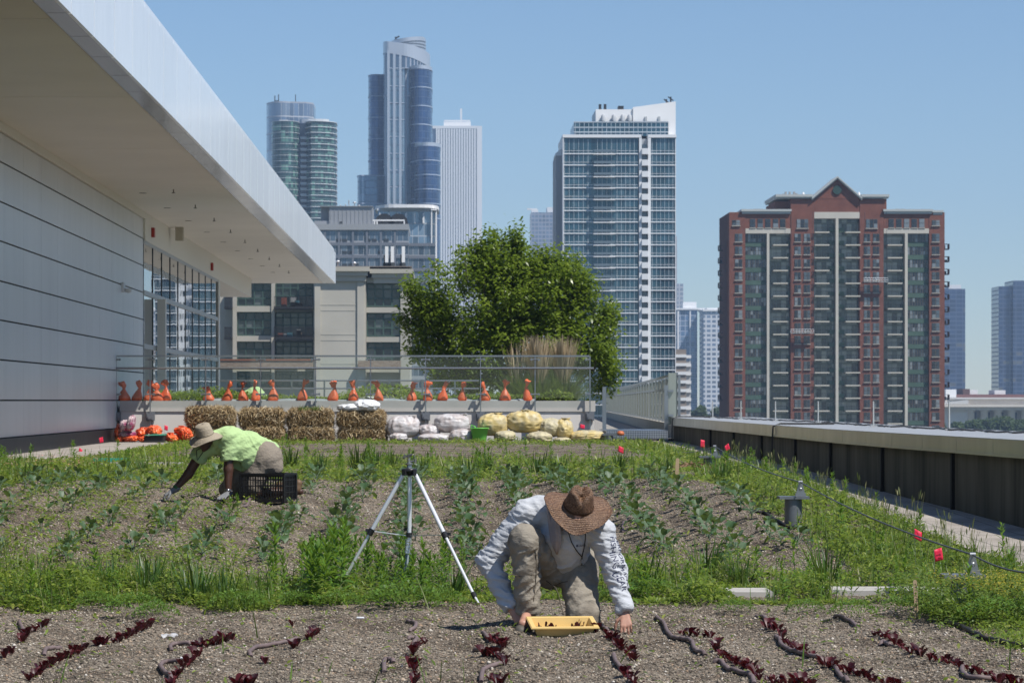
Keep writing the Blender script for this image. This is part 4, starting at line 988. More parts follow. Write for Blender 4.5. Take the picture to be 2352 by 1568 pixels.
MB().box(PX(1393, Yr), PX(1534, Yr), Yr+.031, Yr+3.2, PZ(990, Yr), PZ(988.2, Yr)).build('deck', m_steel, rp)
b = MB(); b.box(3.52, 9.3, 72.4, 160, -.2, .575); o = b.build('upper_walkway', mpaver('upper_pavers', (.36, .34, .31))); o['kind'] = 'structure'

# ------------------------------------------------------------------ cable pedestals in the weeds
m_ped = M('galvanised_post', (.17, .185, .20), .45, metal=.4, var=.15, vs=6)
m_cleat = M('cleat_alu', (.30, .31, .32), .35, metal=.7)
peds = [(1630, 1045.6, 41.8, 'round grey pedestal with cleat beside two pink flags, in the weeds near the parapet'), (1822, 1137, 29., 'tall grey pedestal with flat top at the edge of the kale bed'),
        (2211, 1315, 21.0, 'low grey pedestal among yellow flowers at the right edge'), (1541, 1053.6, 53., 'small pedestal with flat plate behind a wooden stake'), (1463, 1057.5, 56., 'faint small pedestal sunk in grass by the far cable end')]
tips = []
for k, (px, py, Y, lab) in enumerate(peds):
    x = (px-VX)*Y/F; zt2 = ZC-(py-VY)*Y/F; zb = gz(x, Y)-.05
    if zt2-zb < .1: zb = zt2-.12
    p = thing('cable_pedestal', lab, 'pedestal', (x, Y, zb), 'pedestals carrying the safety cable')
    MB().lathe([(.085, zb), (.085, zt2-.035)], 18, None, (x, Y, 0)).build('post', m_ped, p)
    MB().box(x-.145, x+.145, Y-.11, Y+.11, zt2-.034, zt2-.008).build('top_plate', m_ped, p)
    cx = x+.07
    b = MB(); b.prism([(cx-.05, Y-.02), (cx+.05, Y-.02), (cx+.05, Y+.02), (cx-.05, Y+.02)], zt2-.007, zt2+.02)
    b.add([(cx-.042, Y-.012, zt2+.02), (cx+.042, Y-.012, zt2+.02), (cx+.042, Y+.012, zt2+.02), (cx-.042, Y+.012, zt2+.02), (cx-.016, Y-.012, zt2+.125), (cx+.016, Y-.012, zt2+.125), (cx+.016, Y+.012, zt2+.125), (cx-.016, Y+.012, zt2+.125)], [(0, 1, 5, 4), (1, 2, 6, 5), (2, 3, 7, 6), (3, 0, 4, 7), (4, 5, 6, 7)])
    b.lathe([(.012, -.02), (.018, -.01), (.018, .0), (.008, .004)], 10, Matrix.Rotation(R(90), 4, 'X'), (cx, Y-.012, zt2+.06)); b.tube([(cx-.02, Y, zt2+.128), (cx+.02, Y, zt2+.128)], .018, 8)
    b.build('cleat', m_cleat, p); tips.append(Vector((cx, Y, zt2+.128)))
Y = 66.2; x = PX(1400, Y)
p = thing('cable_pedestal', 'dark pedestal with an orange cap beside the metal ramp', 'pedestal', (x, Y, .5), 'pedestals carrying the safety cable')
MB().lathe([(.1, .5), (.1, .72)], 14, None, (x-.02, Y, 0)).build('post', m_ped, p); MB().box(x-.16, x+.2, Y-.1, Y+.1, .721, .765).build('top_plate', m_ped, p)
MB().lathe([(.0, .0), (.07, .01), (.09, .05), (.06, .1), (0, .11)], 10, None, (x+.24, Y-.05, .715)).build('orange_cap', M('orange_cap', (.5, .14, .05), .5), p)
ends = [Vector((x+.2, Y, .74)), tips[4], tips[3], tips[0], tips[1], tips[2], Vector(((2420-VX)*19.2/F, 19.2, ZC-(1313-VY)*19.2/F))]
cp = []
for a, c in zip(ends[:-1], ends[1:]):
    for q_ in np.linspace(0, 1, 14, endpoint=False):
        v = a.lerp(c, q_); v.z -= (.045 if a.y > 40 else .05)*4*q_*(1-q_); cp.append(v)
cp.append(ends[-1])
tag(MB().tube(cp, .007, 6).build('safety_cable', M('cable_steel_dark', (.10, .105, .11), .5, metal=.3)), 'thin dark safety cable strung from pedestal to pedestal', 'cable')

# ------------------------------------------------------------------ pink marker flags and wooden stakes
t = NT('pink_flag'); t.col((.85, .035, .10)); t.setp(rough=.5); tr_ = t.n('ShaderNodeBsdfTranslucent'); tr_.inputs[0].default_value = (1, .06, .12, 1); mx_ = t.n('ShaderNodeMixShader'); mx_.inputs[0].default_value = .4
t.l(t.b.outputs[0], mx_.inputs[1]); t.l(tr_.outputs[0], mx_.inputs[2]); t.l(mx_.outputs[0], t.out.inputs[0]); m_flag = t.mat
m_wire = M('flag_wire', (.3, .3, .3), .4, metal=.6)
def flag(px, py, Y, w_, h_, rot, lab, bend=.3, writing=False):
    w_ *= .8; h_ *= .8
    x = (px-VX)*Y/F; z = ZC-(py-VY)*Y/F; zb = gz(x, Y)-.03
    p = thing('marker_flag', lab, 'flag', (x, Y, zb), 'pink marker flags')
    top = Vector((x-w_*.4, Y, z+h_*.5)); MB().tube([(x-w_*.2, Y, zb), (x-w_*.3, Y, (zb+z)/2), tuple(top)], .0016, 5).build('wire', m_wire, p)
    n = 6; m = 5; vs = []; cr_, sr_ = math.cos(rot), math.sin(rot)
    for j in range(m):
        for i in range(n):
            u_, v_ = i/(n-1), j/(m-1)
            a, c = u_*w_, -v_*h_-.25*h_*u_*bend
            vs.append((top.x+a*cr_-c*sr_*.35, Y+.25*w_*math.sin(3.2*u_+v_*2)*.6+.02*u_, top.z+c*cr_+a*sr_))
    b = MB(); b.add(vs, [(j*n+i, j*n+i+1, (j+1)*n+i+1, (j+1)*n+i) for j in range(m-1) for i in range(n-1)], True)
    o = b.build('cloth', m_flag, p); sm = o.modifiers.new('thick', 'SOLIDIFY'); sm.thickness = .0012
    if writing:
        b = MB(); pts = [Vector(vs[2*n+i])+Vector((0, -.004, .004*math.sin(i*9))) for i in range(1, 5)]; b.tube(pts, .0016, 4)
        pts = [Vector(vs[3*n+i])+Vector((0, -.004, .003*math.sin(i*7+1))) for i in range(2, 5)]; b.tube(pts, .0014, 4); b.build('handwriting', m_dark, p)
flag(2108, 1224, 24.5, .085, .1, -.25, 'pink marker flag hanging over the cable, further of the two at right', .9)
flag(2153, 1277, 22.4, .08, .12, .35, 'pink marker flag with scribbles, nearest at right, just left of the low pedestal', .2, True)
flag(1613, 1018, 46, .08, .15, -.1, 'small pink flag left of the round pedestal, seen against the parapet', .2)
flag(1669, 1033, 43, .09, .13, .7, 'small red-pink flag tilted right, just right of the round pedestal', .1)
flag(1426, 1030, 50, .12, .13, -.3, 'small pink flag in the grass below the metal ramp', .5)
flag(1337, 978, 65.5, .13, .11, -.2, 'pink flag above the yellow bags by the planter end', .2)
flag(381, 981, 65.8, .1, .13, -.2, 'pink flag standing among orange bags before the white wall', .5)
flag(231, 1012, 60, .1, .14, .4, 'pink flag by the black base of the white hall', .3)
flag(186, 1033, 54, .09, .12, -.6, 'pink flag leaning over the side walkway', .6)
m_wood = M('stake_wood', (.42, .31, .19), .8, var=.15, vs=8, st=(4, 4, .6))
def stake(px, py, Y, w_, h_, lab, tilt=0., marks=False):
    x = (px-VX)*Y/F; z = ZC-(py-VY)*Y/F
    b = MB(); pr = [(-w_/2, 0), (w_/2, 0), (w_/2, h_-.01), (w_/4, h_), (-w_/4, h_), (-w_/2, h_-.01)]
    Mt = Matrix.Translation((x, Y, z-.02)) @ Matrix.Rotation(tilt, 4, 'Y')
    f = [Mt @ Vector((a, -.002, c)) for a, c in pr]; k_ = [Mt @ Vector((a, .002, c)) for a, c in pr]; n = len(pr)
    b.face(f); b.face(k_[::-1])
    for i in range(n): b.face([f[i], k_[i], k_[(i+1) % n], f[(i+1) % n]])
    if not marks: return tag(b.build('wooden_stake', m_wood), lab, 'stake', 'wooden plant markers')
    p = thing('wooden_stake', lab, 'stake', (x, Y, z-.02), 'wooden plant markers'); b.build('stick', m_wood, p)
    b = MB()
    for q_ in np.arange(.25, .95, .07): b.tube([Mt @ Vector((-.007, -.003, h_*q_)), Mt @ Vector((.002, -.003, h_*q_+.008)), Mt @ Vector((.007, -.003, h_*q_-.003))], .0011, 4)
    b.build('handwriting', m_dark, p)
stake(2106, 1417, 20.7, .026, .28, 'tall wooden plant marker with pencilled writing, by the grey paver at right', -.05, True)
stake(1554, 1092, 37.5, .045, .24, 'weathered wooden stake at the head of the kale bed', .06)
stake(1667, 1072, 41, .03, .14, 'pale thin stake under the tilted flag', -.08)
# ------------------------------------------------------------------ plants
def leaves(P, az, pitch, L, Wd, bend, prof=(.3, 1, .12), roll=None):
    P = np.asarray(P, float); N = len(P); s = len(prof)-1; t = np.linspace(0, 1, s+1)
    h = np.stack([np.cos(az), np.sin(az), np.zeros(N)], 1)
    c = P[:, None, :]+(L*np.cos(pitch))[:, None, None]*t[None, :, None]*h[:, None, :]
    c[:, :, 2] += L[:, None]*(np.sin(pitch)[:, None]*t[None]-np.asarray(bend)[:, None]*t[None]**2)
    side = np.stack([-np.sin(az), np.cos(az), np.zeros(N)], 1)
    if roll is not None:
        up = np.stack([-np.cos(az)*np.sin(pitch), -np.sin(az)*np.sin(pitch), np.cos(pitch)], 1)
        side = side*np.cos(roll)[:, None]+up*np.sin(roll)[:, None]
    w_ = Wd[:, None]*np.array(prof)[None]
    a = c-side[:, None, :]*w_[..., None]*.5; b = c+side[:, None, :]*w_[..., None]*.5
    V = np.stack([a, b], 2).reshape(-1, 3)
    base = (np.arange(N)*(s+1)*2)[:, None]+(np.arange(s)*2)[None]
    Q = np.stack([base, base+1, base+3, base+2], -1).reshape(-1, 4)
    return V, Q
def cat(parts):
    Vs, Qs, o = [], [], 0
    for V, Q in parts: Vs.append(V); Qs.append(Q+o); o += len(V)
    return np.concatenate(Vs), np.concatenate(Qs)
U = lambda a, b, n: rng.uniform(a, b, n)
m_weed = M_leaf('weed_leaf', [(.06, .105, .014), (.14, .21, .025), (.19, .26, .03), (.10, .165, .02), (.23, .30, .045), (.26, .28, .06), (.075, .12, .024)], .38, .45)
m_weed2 = M_leaf('tall_weed_leaf', [(.08, .17, .018), (.12, .24, .025), (.16, .29, .035), (.10, .20, .022)], .38, .42)
m_grass = M_leaf('grass_blade', [(.05, .10, .014), (.08, .15, .02), (.11, .19, .03), (.065, .125, .018), (.21, .21, .09)], .3, .45)
m_tuft = M_leaf('dark_grass', [(.03, .075, .014), (.045, .10, .018), (.06, .12, .025)], .25, .4)
m_tan = M_leaf('dry_grass', [(.42, .33, .21), (.52, .42, .28), (.34, .26, .15)], .3, .7, thru=(.5, .4, .22))
m_kale = M_leaf('kale_leaf', [(.036, .078, .028), (.058, .112, .042), (.048, .098, .032), (.085, .135, .07)], .2, .5, .4)
m_kstem = M('kale_stem', (.14, .20, .12), .6)
m_lett = M_leaf('red_lettuce_leaf', [(.028, .005, .009), (.046, .007, .011), (.075, .011, .014), (.020, .005, .008)], .16, .4, .3, (.28, .015, .02))
m_tree = M_leaf('tree_leaf', [(.072, .11, .010), (.115, .17, .016), (.155, .215, .022), (.22, .28, .035), (.10, .15, .014)], .45, .32, .5)
m_bark = M('bark', (.10, .085, .07), .9, var=.3, vs=6)

_pv = [(px0, px1, G((px0+px1)/2, py)) for px0, px1, py in ((1889, 2170, 1360), (1664, 1768, 1363))]
PAVERS = [(PX(a, p_.y), PX(c, p_.y), p_.y-.27, p_.y+.27) for a, c, p_ in _pv]
def frustum(X, Y, m=60):
    px = VX+F*X/Y; return (px > -m) & (px < 2352+m)
def density(X, Y):
    n = n2(X, Y, .9, 3, 5); n_ = n2(X, Y, 2.6, 2, 9)
    f0 = 21.7+1.6*n2(X, Y*.4, .75, 2, 15)+np.where(X < -1.2, -.3, 0)+.6*n_; f1 = 24.2+.8*n+np.where((X > -1.6) & (X < 1.0), -.9, 0)
    d = sstep(-.15, .25, Y-f0)*(1-sstep(-.4, .5, Y-f1))
    right = sstep(-.12, .2, X-(3.42+.22*n_+np.where((Y > 30) & (Y < 37), -.2, 0)))*(1-sstep(4.72, 4.92, X))
    s2 = sstep(-.5, .4, Y-(36.4+.8*n))*(1-.95*sstep(46, 50, Y))
    s2 = np.maximum(s2, sstep(46, 50, Y)*np.where(n > .28, .5, .035))
    s2 = s2*np.clip(.55+1.3*n_, .12, 1); s2 = np.maximum(s2, sstep(62, 64, Y)*.7)
    k = (Y > 24.5)*(Y < 37)*np.clip((.025+.13*sstep(-.8, -3.2, X))*(1+2.2*n_), 0, 1)
    k = np.maximum(k, sstep(-.2, .3, -X-4.9+.5*n)*(Y > 33)*.9)
    fr = (Y < 22)*.012
    d = np.maximum.reduce([d, right, s2*(X < 5), k, fr*np.ones_like(d)])
    for x0, x1, y0, y1 in PAVERS: d = d*(1-((X > x0) & (X < x1) & (Y > y0-.5) & (Y < y1)))
    d = d*(1-sstep(-5.7, -6.0, X)*sstep(46, 48, Y)); return d
def scatter(n, y0, y1, pw=1.):
    Y = y0+(y1-y0)*rng.random(n)**pw; X = (rng.uniform(-70, 2420, n)-VX)*Y/F
    X = X[:]; keep = (rng.random(n) < density(X, Y)) & (X < 4.95) & (X > -7.3)
    return X[keep], Y[keep]
# --- chips of the gravelly soil (nobody could count them)
def chips(n, y0, y1, s0, s1):
    Y = y0+(y1-y0)*rng.random(n); X = (rng.uniform(-30, 2390, n)-VX)*Y/F
    k = (X < 3.9) & (X > -7); X, Y = X[k], Y[k]; n = len(X)
    s = U(s0, s1, n)*(.6+.8*rng.random(n)**3); Z = ground(X, Y)+s*.2
    oc = np.array([(1, 0, 0), (0, 1, 0), (-1, 0, 0), (0, -1, 0), (0, 0, .75), (0, 0, -.75)])
    a = U(0, 6.28, n); jit = 1+.45*(rng.random((n, 6, 3))-.5)
    v = oc[None]*jit*s[:, None, None]; v[:, :, 0] *= 1.25
    x = v[:, :, 0]*np.cos(a)[:, None]-v[:, :, 1]*np.sin(a)[:, None]; y = v[:, :, 0]*np.sin(a)[:, None]+v[:, :, 1]*np.cos(a)[:, None]
    V = np.stack([x+X[:, None], y+Y[:, None], v[:, :, 2]+Z[:, None]], -1).reshape(-1, 3)
    f = np.array([(0, 1, 4), (1, 2, 4), (2, 3, 4), (3, 0, 4), (1, 0, 5), (2, 1, 5), (3, 2, 5), (0, 3, 5)])
    return V, (np.arange(n)[:, None, None]*6+f[None]).reshape(-1, 3)
t = NT('gravel_chip'); c_ = t.ramp(t.island(), [(0, (.05, .042, .034)), (.25, (.14, .118, .092)), (.6, (.25, .21, .165)), (.82, (.33, .285, .22)), (.9, (.36, .25, .165)), (.96, (.44, .39, .32)), (1, (.58, .54, .48))]); t.col(c_); t.setp(rough=.9, spec=.2)
V, T = cat([chips(60000, 14.5, 22.5, .003, .0085), chips(9000, 14.5, 22.5, .008, .0125), chips(70000, 22.5, 37, .006, .013)])
o = link_np('gravel', V, T, t.mat); tag(o, 'loose tan and grey gravel chips over the garden beds', 'gravel', kind='stuff')

n = 1600; Y = U(14.8, 34, n); X = (U(-30, 2390, n)-VX)*Y/F; k = (X < 3.6) & (X > -6.5); X, Y = X[k], Y[k]; n = len(X)
V, Q = leaves(np.stack([X, Y, ground(X, Y)+.008], 1), U(0, 6.28, n), U(-.05, .25, n), U(.02, .08, n), U(.002, .005, n), U(-.1, .2, n), (1, 1, .8))
o = link_np('straw_litter', V, Q, M_leaf('straw_litter', [(.35, .28, .18), (.45, .38, .26), (.22, .16, .1), (.5, .46, .38)], .1, .7)); tag(o, 'scattered bits of straw and dry stems on the soil', 'litter', kind='stuff')
# --- low weeds: many small leaves
parts = []
for n, y0, y1, l0, l1 in ((110000, 14.5, 22.2, .025, .065), (140000, 20, 27, .028, .075), (170000, 25, 38, .035, .085), (120000, 36, 66.5, .05, .13)):
    X, Y = scatter(n, y0, y1); m = len(X)
    hgt = np.clip(.05+.20*n2(X, Y, 1.9, 2, 21)+.1*n2(X, Y, 5, 1, 31), .012, .34)*np.where(Y > 36, .8, 1); hgt = np.where((Y > 47) & (Y < 62) & (X < 3.3), .03, hgt)
    hgt = np.where((Y < 25) & (X < 3.3), np.clip(.03+.42*n2(X, Y, 2.1, 2, 51)+.05*rng.random(m), .015, .36), hgt); hgt = np.where((Y > 25) & (Y < 36) & (X < 3.2), .05, hgt); hgt = np.where((Y < 21) & (X < 3.3), .012, hgt)
    z = ground(X, Y)+hgt*rng.random(m)**.7
    parts.append(leaves(np.stack([X, Y, z], 1), U(0, 6.28, m), U(-.1, 1.0, m), U(l0, l1, m), U(.25, .42, m)*U(l0, l1, m), U(.1, .6, m), (.4, 1, .1), U(-.6, .6, m)))
V, Q = cat(parts); o = link_np('weeds', V, Q, m_weed); tag(o, 'low green weeds and ground cover between the beds', 'weeds', kind='stuff')
# --- grass blades
parts = []
for n, y0, y1, l0, l1, w_ in ((6000, 15, 22, .10, .30, .009), (10000, 21, 25.5, .12, .40, .0075), (20000, 25, 38, .11, .30, .010), (14000, 36, 66, .15, .36, .014)):
    X, Y = scatter(n, y0, y1); cl = (n2(X, Y, 2.2, 2, 40) > .0) & ((Y < 47) | (X > 3.4)); k = cl & ((Y > 36) | (X > 3.3) | (Y < 25.5)); X, Y = X[k], Y[k]; m = len(X)
    parts.append(leaves(np.stack([X, Y, ground(X, Y)], 1), U(0, 6.28, m), U(.9, 1.5, m), U(l0, l1, m), U(.6, 1.2, m)*w_, U(.0, .5, m), (1, .9, .65, .1)))
V, Q = cat(parts); o = link_np('grass', V, Q, m_grass); tag(o, 'thin grass blades growing through the weeds', 'grass', kind='stuff')

def tuft_mesh(nm, n, r, l0, l1, w_, mat, pit=(1.0, 1.5), bend=(.05, .5), prof=(1, .95, .7, .08)):
    a = U(0, 6.28, n); q_ = r*np.sqrt(rng.random(n))
    V, Q = leaves(np.stack([q_*np.cos(a), q_*np.sin(a), np.zeros(n)-.01], 1), a+U(-.8, .8, n), U(*pit, n), U(l0, l1, n), U(.7, 1.2, n)*w_, U(*bend, n), prof)
    return np_mesh(nm, V, Q, mat)
def put(nm, me, x, y, lab, cat_, group, rz=None, sc=1., dz=0.):
    o = bpy.data.objects.new(nm, me); col.objects.link(o); o.location = (x, y, gz(x, y)+dz); o.rotation_euler = (0, 0, random.uniform(0, 6.28) if rz is None else rz)
    o.scale = (sc, sc, sc); tag(o, lab, cat_, group); ORIG[o.name] = o.location.copy(); return o
# upright dark clumps along the far strip and a few near ones
tm = [tuft_mesh('grass_clump', 60, .09, .22, .5, .015, m_tuft) for k in range(4)]
for px, py, s in ((668, 1075, 1), (735, 1085, .9), (822, 1078, 1.15), (862, 1072, .9), (905, 1078, 1), (970, 1085, .8), (1075, 1090, .9), (1120, 1085, .9), (1235, 1088, 1.1), (1290, 1085, .8), (1420, 1078, .9), (610, 1083, .7), (330, 1085, .7), (475, 1060, .6), (1530, 1085, .8), (1660, 1110, 1.), (60, 1100, .7)):
    p = G(px, py); put('grass_clump', random.choice(tm), p.x, p.y, 'dark upright grass clump in the green strip behind the kale bed', 'grass clump', 'dark grass clumps behind the kale', None, s*.95)
for px, py, s, lab in ((255, 1368, .85, 'tall thin grass clump at far left of the near weed strip'), (330, 1372, .95, 'tall grass clump left of centre in the near weed strip'), (355, 1360, .9, 'dense grass clump beside the dark gap in the near weeds'), (450, 1385, 1.0, 'arching grass clump with shaded base left of the tripod'), (520, 1390, .8, 'arching fine grass just left of the tall leafy weeds'), (1040, 1365, .8, 'grass clump between the tripod and the kneeling man'),
                       (1480, 1360, .9, 'grass clump right of the sleeve of the kneeling man'), (1620, 1330, 1.1, 'tall dark grass clump at the front of the kale, right'), (1900, 1335, 1.1, 'tall grass clump behind the grey paver'), (1700, 1345, .8, 'short grass clump before the kale at right')):
    p = G(px, py); put('grass_clump', random.choice(tm), p.x, p.y, lab, 'grass clump', 'grass clumps in the near strip', None, s)
# tall seeding grasses along the walkway
m_seed = M_leaf('seed_head', [(.20, .20, .09), (.28, .26, .13), (.14, .16, .06)], .3, .6)
def seedgrass():
    n = 9; a = U(0, 6.28, n); L = U(.3, .55, n); pit = U(1.2, 1.5, n)
    V1, Q1 = leaves(np.zeros((n, 3))+rng.normal(0, .03, (n, 3))*[1, 1, 0], a, pit, L, np.full(n, .005), U(0, .1, n), (1, .8, .6))
    tip = np.stack([L*np.cos(pit)*np.cos(a), L*np.cos(pit)*np.sin(a), L*np.sin(pit)*.97], 1)
    V2, Q2 = leaves(tip-[0, 0, .08], a, U(1.2, 1.5, n), U(.07, .13, n), np.full(n, .014), U(0, .3, n), (.3, 1, .9, .1))
    V3, Q3 = leaves(np.zeros((16, 3)), U(0, 6.28, 16), U(.6, 1.3, 16), U(.12, .32, 16), np.full(16, .009), U(.2, .6, 16), (1, .9, .5, .1))
    V, Q = cat([(V1, Q1), (V3, Q3), (V2, Q2)]); mi = np.r_[np.zeros(len(Q1)+len(Q3)), np.ones(len(Q2))]
    return np_mesh('grass_stalk', V, Q, [m_grass, m_seed], mi=mi)
sg = [seedgrass() for k in range(4)]
for k in range(64):
    Y = 17+32*rng.random()**1.2; X = 4.05+.75*rng.random(); 
    put('grass_stalk', sg[k % 4], X, Y, 'tall seeding grass in the weedy verge along the parapet walkway', 'grass', 'seeding grasses along the parapet walkway', None, random.uniform(.5, .88))
# --- leafy upright weeds (stem with lance leaves)
def leafyweed(h, nl, lw, ll):
    zs = h*np.sort(rng.random(nl))**.8; a = np.arange(nl)*2.4+U(-.4, .4, nl); lean = U(-.08, .08, 2)
    P = np.stack([lean[0]*zs/h*h, lean[1]*zs/h*h, zs], 1); k = zs/h
    V, Q = leaves(P, a, .25+.9*k+U(-.2, .2, nl), ll*(1.15-.55*k)*U(.8, 1.2, nl), lw*(1.1-.4*k)*U(.8, 1.2, nl), U(.25, .7, nl)*(1.1-k*.6), (.35, 1, .8, .08), U(-.4, .4, nl))
    b = MB(); b.tube([(0, 0, -.02), (lean[0]*h*.5, lean[1]*h*.5, h*.5), (lean[0]*h, lean[1]*h, h)], [.005, .004, .002], 5)
    return V, Q, b
m_wstem = M('weed_stem', (.14, .22, .05), .6)
lws = []
for k in range(6):
    V, Q, b = leafyweed(.40+.06*(k % 3), 38+2*k, .030, .15)
    lws.append((np_mesh('leaf_cluster', V, Q, m_weed2), b.mesh('stem', m_wstem)))
def putweed(x, y, s, lab, grp):
    r = thing('leafy_weed', lab, 'weed', (x, y, gz(x, y)), grp); lm, sm_ = random.choice(lws)
    r.rotation_euler = (0, 0, random.uniform(0, 6.28)); r.scale = (s, s, s)
    link('leaf_cluster', lm, r); link('stem', sm_, r)
for k in range(92):
    px = random.choice([random.uniform(690, 860), random.uniform(700, 850), random.uniform(860, 1070), random.uniform(590, 1070), random.uniform(860, 1000)]); py = random.uniform(1325, 1395)
    p = G(px, py); putweed(p.x, p.y, random.uniform(.5, 1.0)*(1.1 if px < 850 else .8), 'bright green leafy weed growing thick around the legs of the tripod', 'leafy weeds around the tripod')
for k in range(34):
    px = random.choice([random.uniform(30, 640), random.uniform(1340, 1760), random.uniform(1780, 2340), random.uniform(1780, 2340)]); py = random.uniform(1335, 1400)
    if px > 2180: py = random.uniform(1330, 1470)
    p = G(px, py); putweed(p.x, p.y, random.uniform(.4, .75), 'small leafy weed in the near green strip, away from the tripod', 'small leafy weeds in the near strip')
for k in range(210):
    z_ = k % 4
    if z_ == 2 and k > 60: continue
    if z_ == 0: X, Y = rng.uniform(3.5, 4.8), 17+26*rng.random()**1.3
    elif z_ == 1: Y = rng.uniform(36.5, 46); X = rng.uniform(-.17, .16)*Y
    elif z_ == 2: Y = rng.uniform(26, 36); X = rng.uniform(-.15, -.06)*Y
    else: Y = rng.uniform(36.5, 50); X = rng.uniform(-.15, .09)*Y
    X = min(X, 4.75)
    if 30 < Y < 35 and -3.4 < X < -.6: continue
    lab = ('leafy weed in the green verge between the kale bed and the parapet walkway', 'leafy weeds in the right verge') if X > 3.3 and z_ == 0 else (('leafy weed among the kale on the left', 'leafy weeds in the left kale bed') if z_ == 2 else ('leafy weed in the green strip behind the kale bed', 'leafy weeds behind the kale bed'))
    putweed(X, Y, rng.uniform(.35, .8)*(.75 if z_ == 2 else 1), *lab)
# round spurge mounds at the front of the strip
m_mound = M_leaf('mound_leaf', [(.08, .17, .02), (.11, .21, .03), (.14, .24, .035), (.07, .14, .02)], .3, .5)
def mound():
    n = 650; a = U(0, 6.28, n); q_ = np.sqrt(rng.random(n)); z = .16*np.sqrt(1-q_**2*.95)*U(.75, 1.05, n)
    P = np.stack([.24*q_*np.cos(a), .2*q_*np.sin(a), z], 1)
    V, Q = leaves(P, a+U(-1, 1, n), U(.1, 1.2, n), U(.018, .04, n), U(.008, .016, n), U(.1, .6, n), (.4, 1, .15), U(-.5, .5, n)); return np_mesh('mound_weed', V, Q, m_mound)
mm = [mound() for k in range(3)]
for px, py, s in ((310, 1415, 1), (360, 1425, .8), (545, 1402, .9), (600, 1396, .8), (680, 1393, .7), (780, 1398, .8), (930, 1400, 1.2), (1010, 1395, .9), (880, 1395, .8), (1500, 1372, .9), (1440, 1378, .8), (1690, 1408, .6), (1590, 1375, .7), (1350, 1375, .7), (220, 1400, .8), (90, 1395, .8), (1850, 1412, .7), (1960, 1420, .8), (2070, 1410, .8), (2200, 1425, 1.1), (2290, 1440, 1.2), (2130, 1400, .8)):
    p = G(px, py); put('mound_weed', random.choice(mm), p.x, p.y, 'rounded bright green mound of small leaves at the front of the weed strip', 'weed', 'rounded weed mounds', None, s)
# yellow stonecrop flowers at the right edge
n = 8000; X = U(3.25, 4.7, n); Y = U(19.5, 21.6, n); hh_ = .30*np.clip(1.2-((X-3.9)/.8)**4, .3, 1)*sstep(19.4, 20.1, Y)*np.where((abs(X-3.65) < .2) & (Y > 20.8), .2, 1)
V, Q = leaves(np.stack([X, Y, ground(X, Y)+hh_*rng.random(n)**.5], 1), U(0, 6.28, n), U(0, 1.1, n), U(.02, .045, n), U(.009, .018, n), U(.1, .6, n), (.4, 1, .1), U(-.6, .6, n)); o = link_np('stonecrop', V, Q, M_leaf('stonecrop_leaf', [(.10, .16, .02), (.14, .20, .03), (.08, .13, .02)], .3, .5)); tag(o, 'yellow-green stonecrop cover around the low pedestal at the right edge', 'ground cover', kind='stuff')
n = 1500; X = U(3.35, 4.6, n); Y = U(19.8, 21.3, n); k = n2(X, Y, 3, 2, 77) > -.1; X, Y = X[k], Y[k]; m = len(X)
m_yel = M_leaf('yellow_flower', [(.45, .36, .03), (.6, .5, .05), (.4, .36, .06)], .2, .6)
parts = [leaves(np.stack([X+rng.normal(0, .012, m), Y+rng.normal(0, .012, m), ground(X, Y)+.30*np.clip(1.2-((X-3.9)/.8)**4, .3, 1)*sstep(19.4, 20.1, Y)*np.where((abs(X-3.65) < .2) & (Y > 20.8), .2, 1)*(.78+.3*rng.random(m))+.05*n2(X, Y, 3, 1, 3)], 1), U(0, 6.28, m), U(-.1, .3, m), U(.008, .016, m), U(.008, .014, m), np.zeros(m), (.6, 1, .5)) for q_ in range(4)]
V, Q = cat(parts); o = link_np('yellow_flowers', V, Q, m_yel); tag(o, 'yellow stonecrop flowers at the right edge by the low pedestal', 'flowers', kind='stuff')
n = 500; X = U(-6.2, -4.6, n); Y = U(36, 43, n); V, Q = leaves(np.stack([X, Y, ground(X, Y)+U(.1, .22, n)], 1), U(0, 6.28, n), U(-.2, .4, n), U(.015, .03, n), U(.015, .03, n), np.zeros(n), (.6, 1, .5))
o = link_np('wildflowers', V, Q, M_leaf('pale_flower', [(.6, .25, .2), (.55, .5, .45), (.6, .3, .22)], .2, .6)); tag(o, 'small pink and white wildflowers near the hall walkway', 'flowers', kind='stuff')

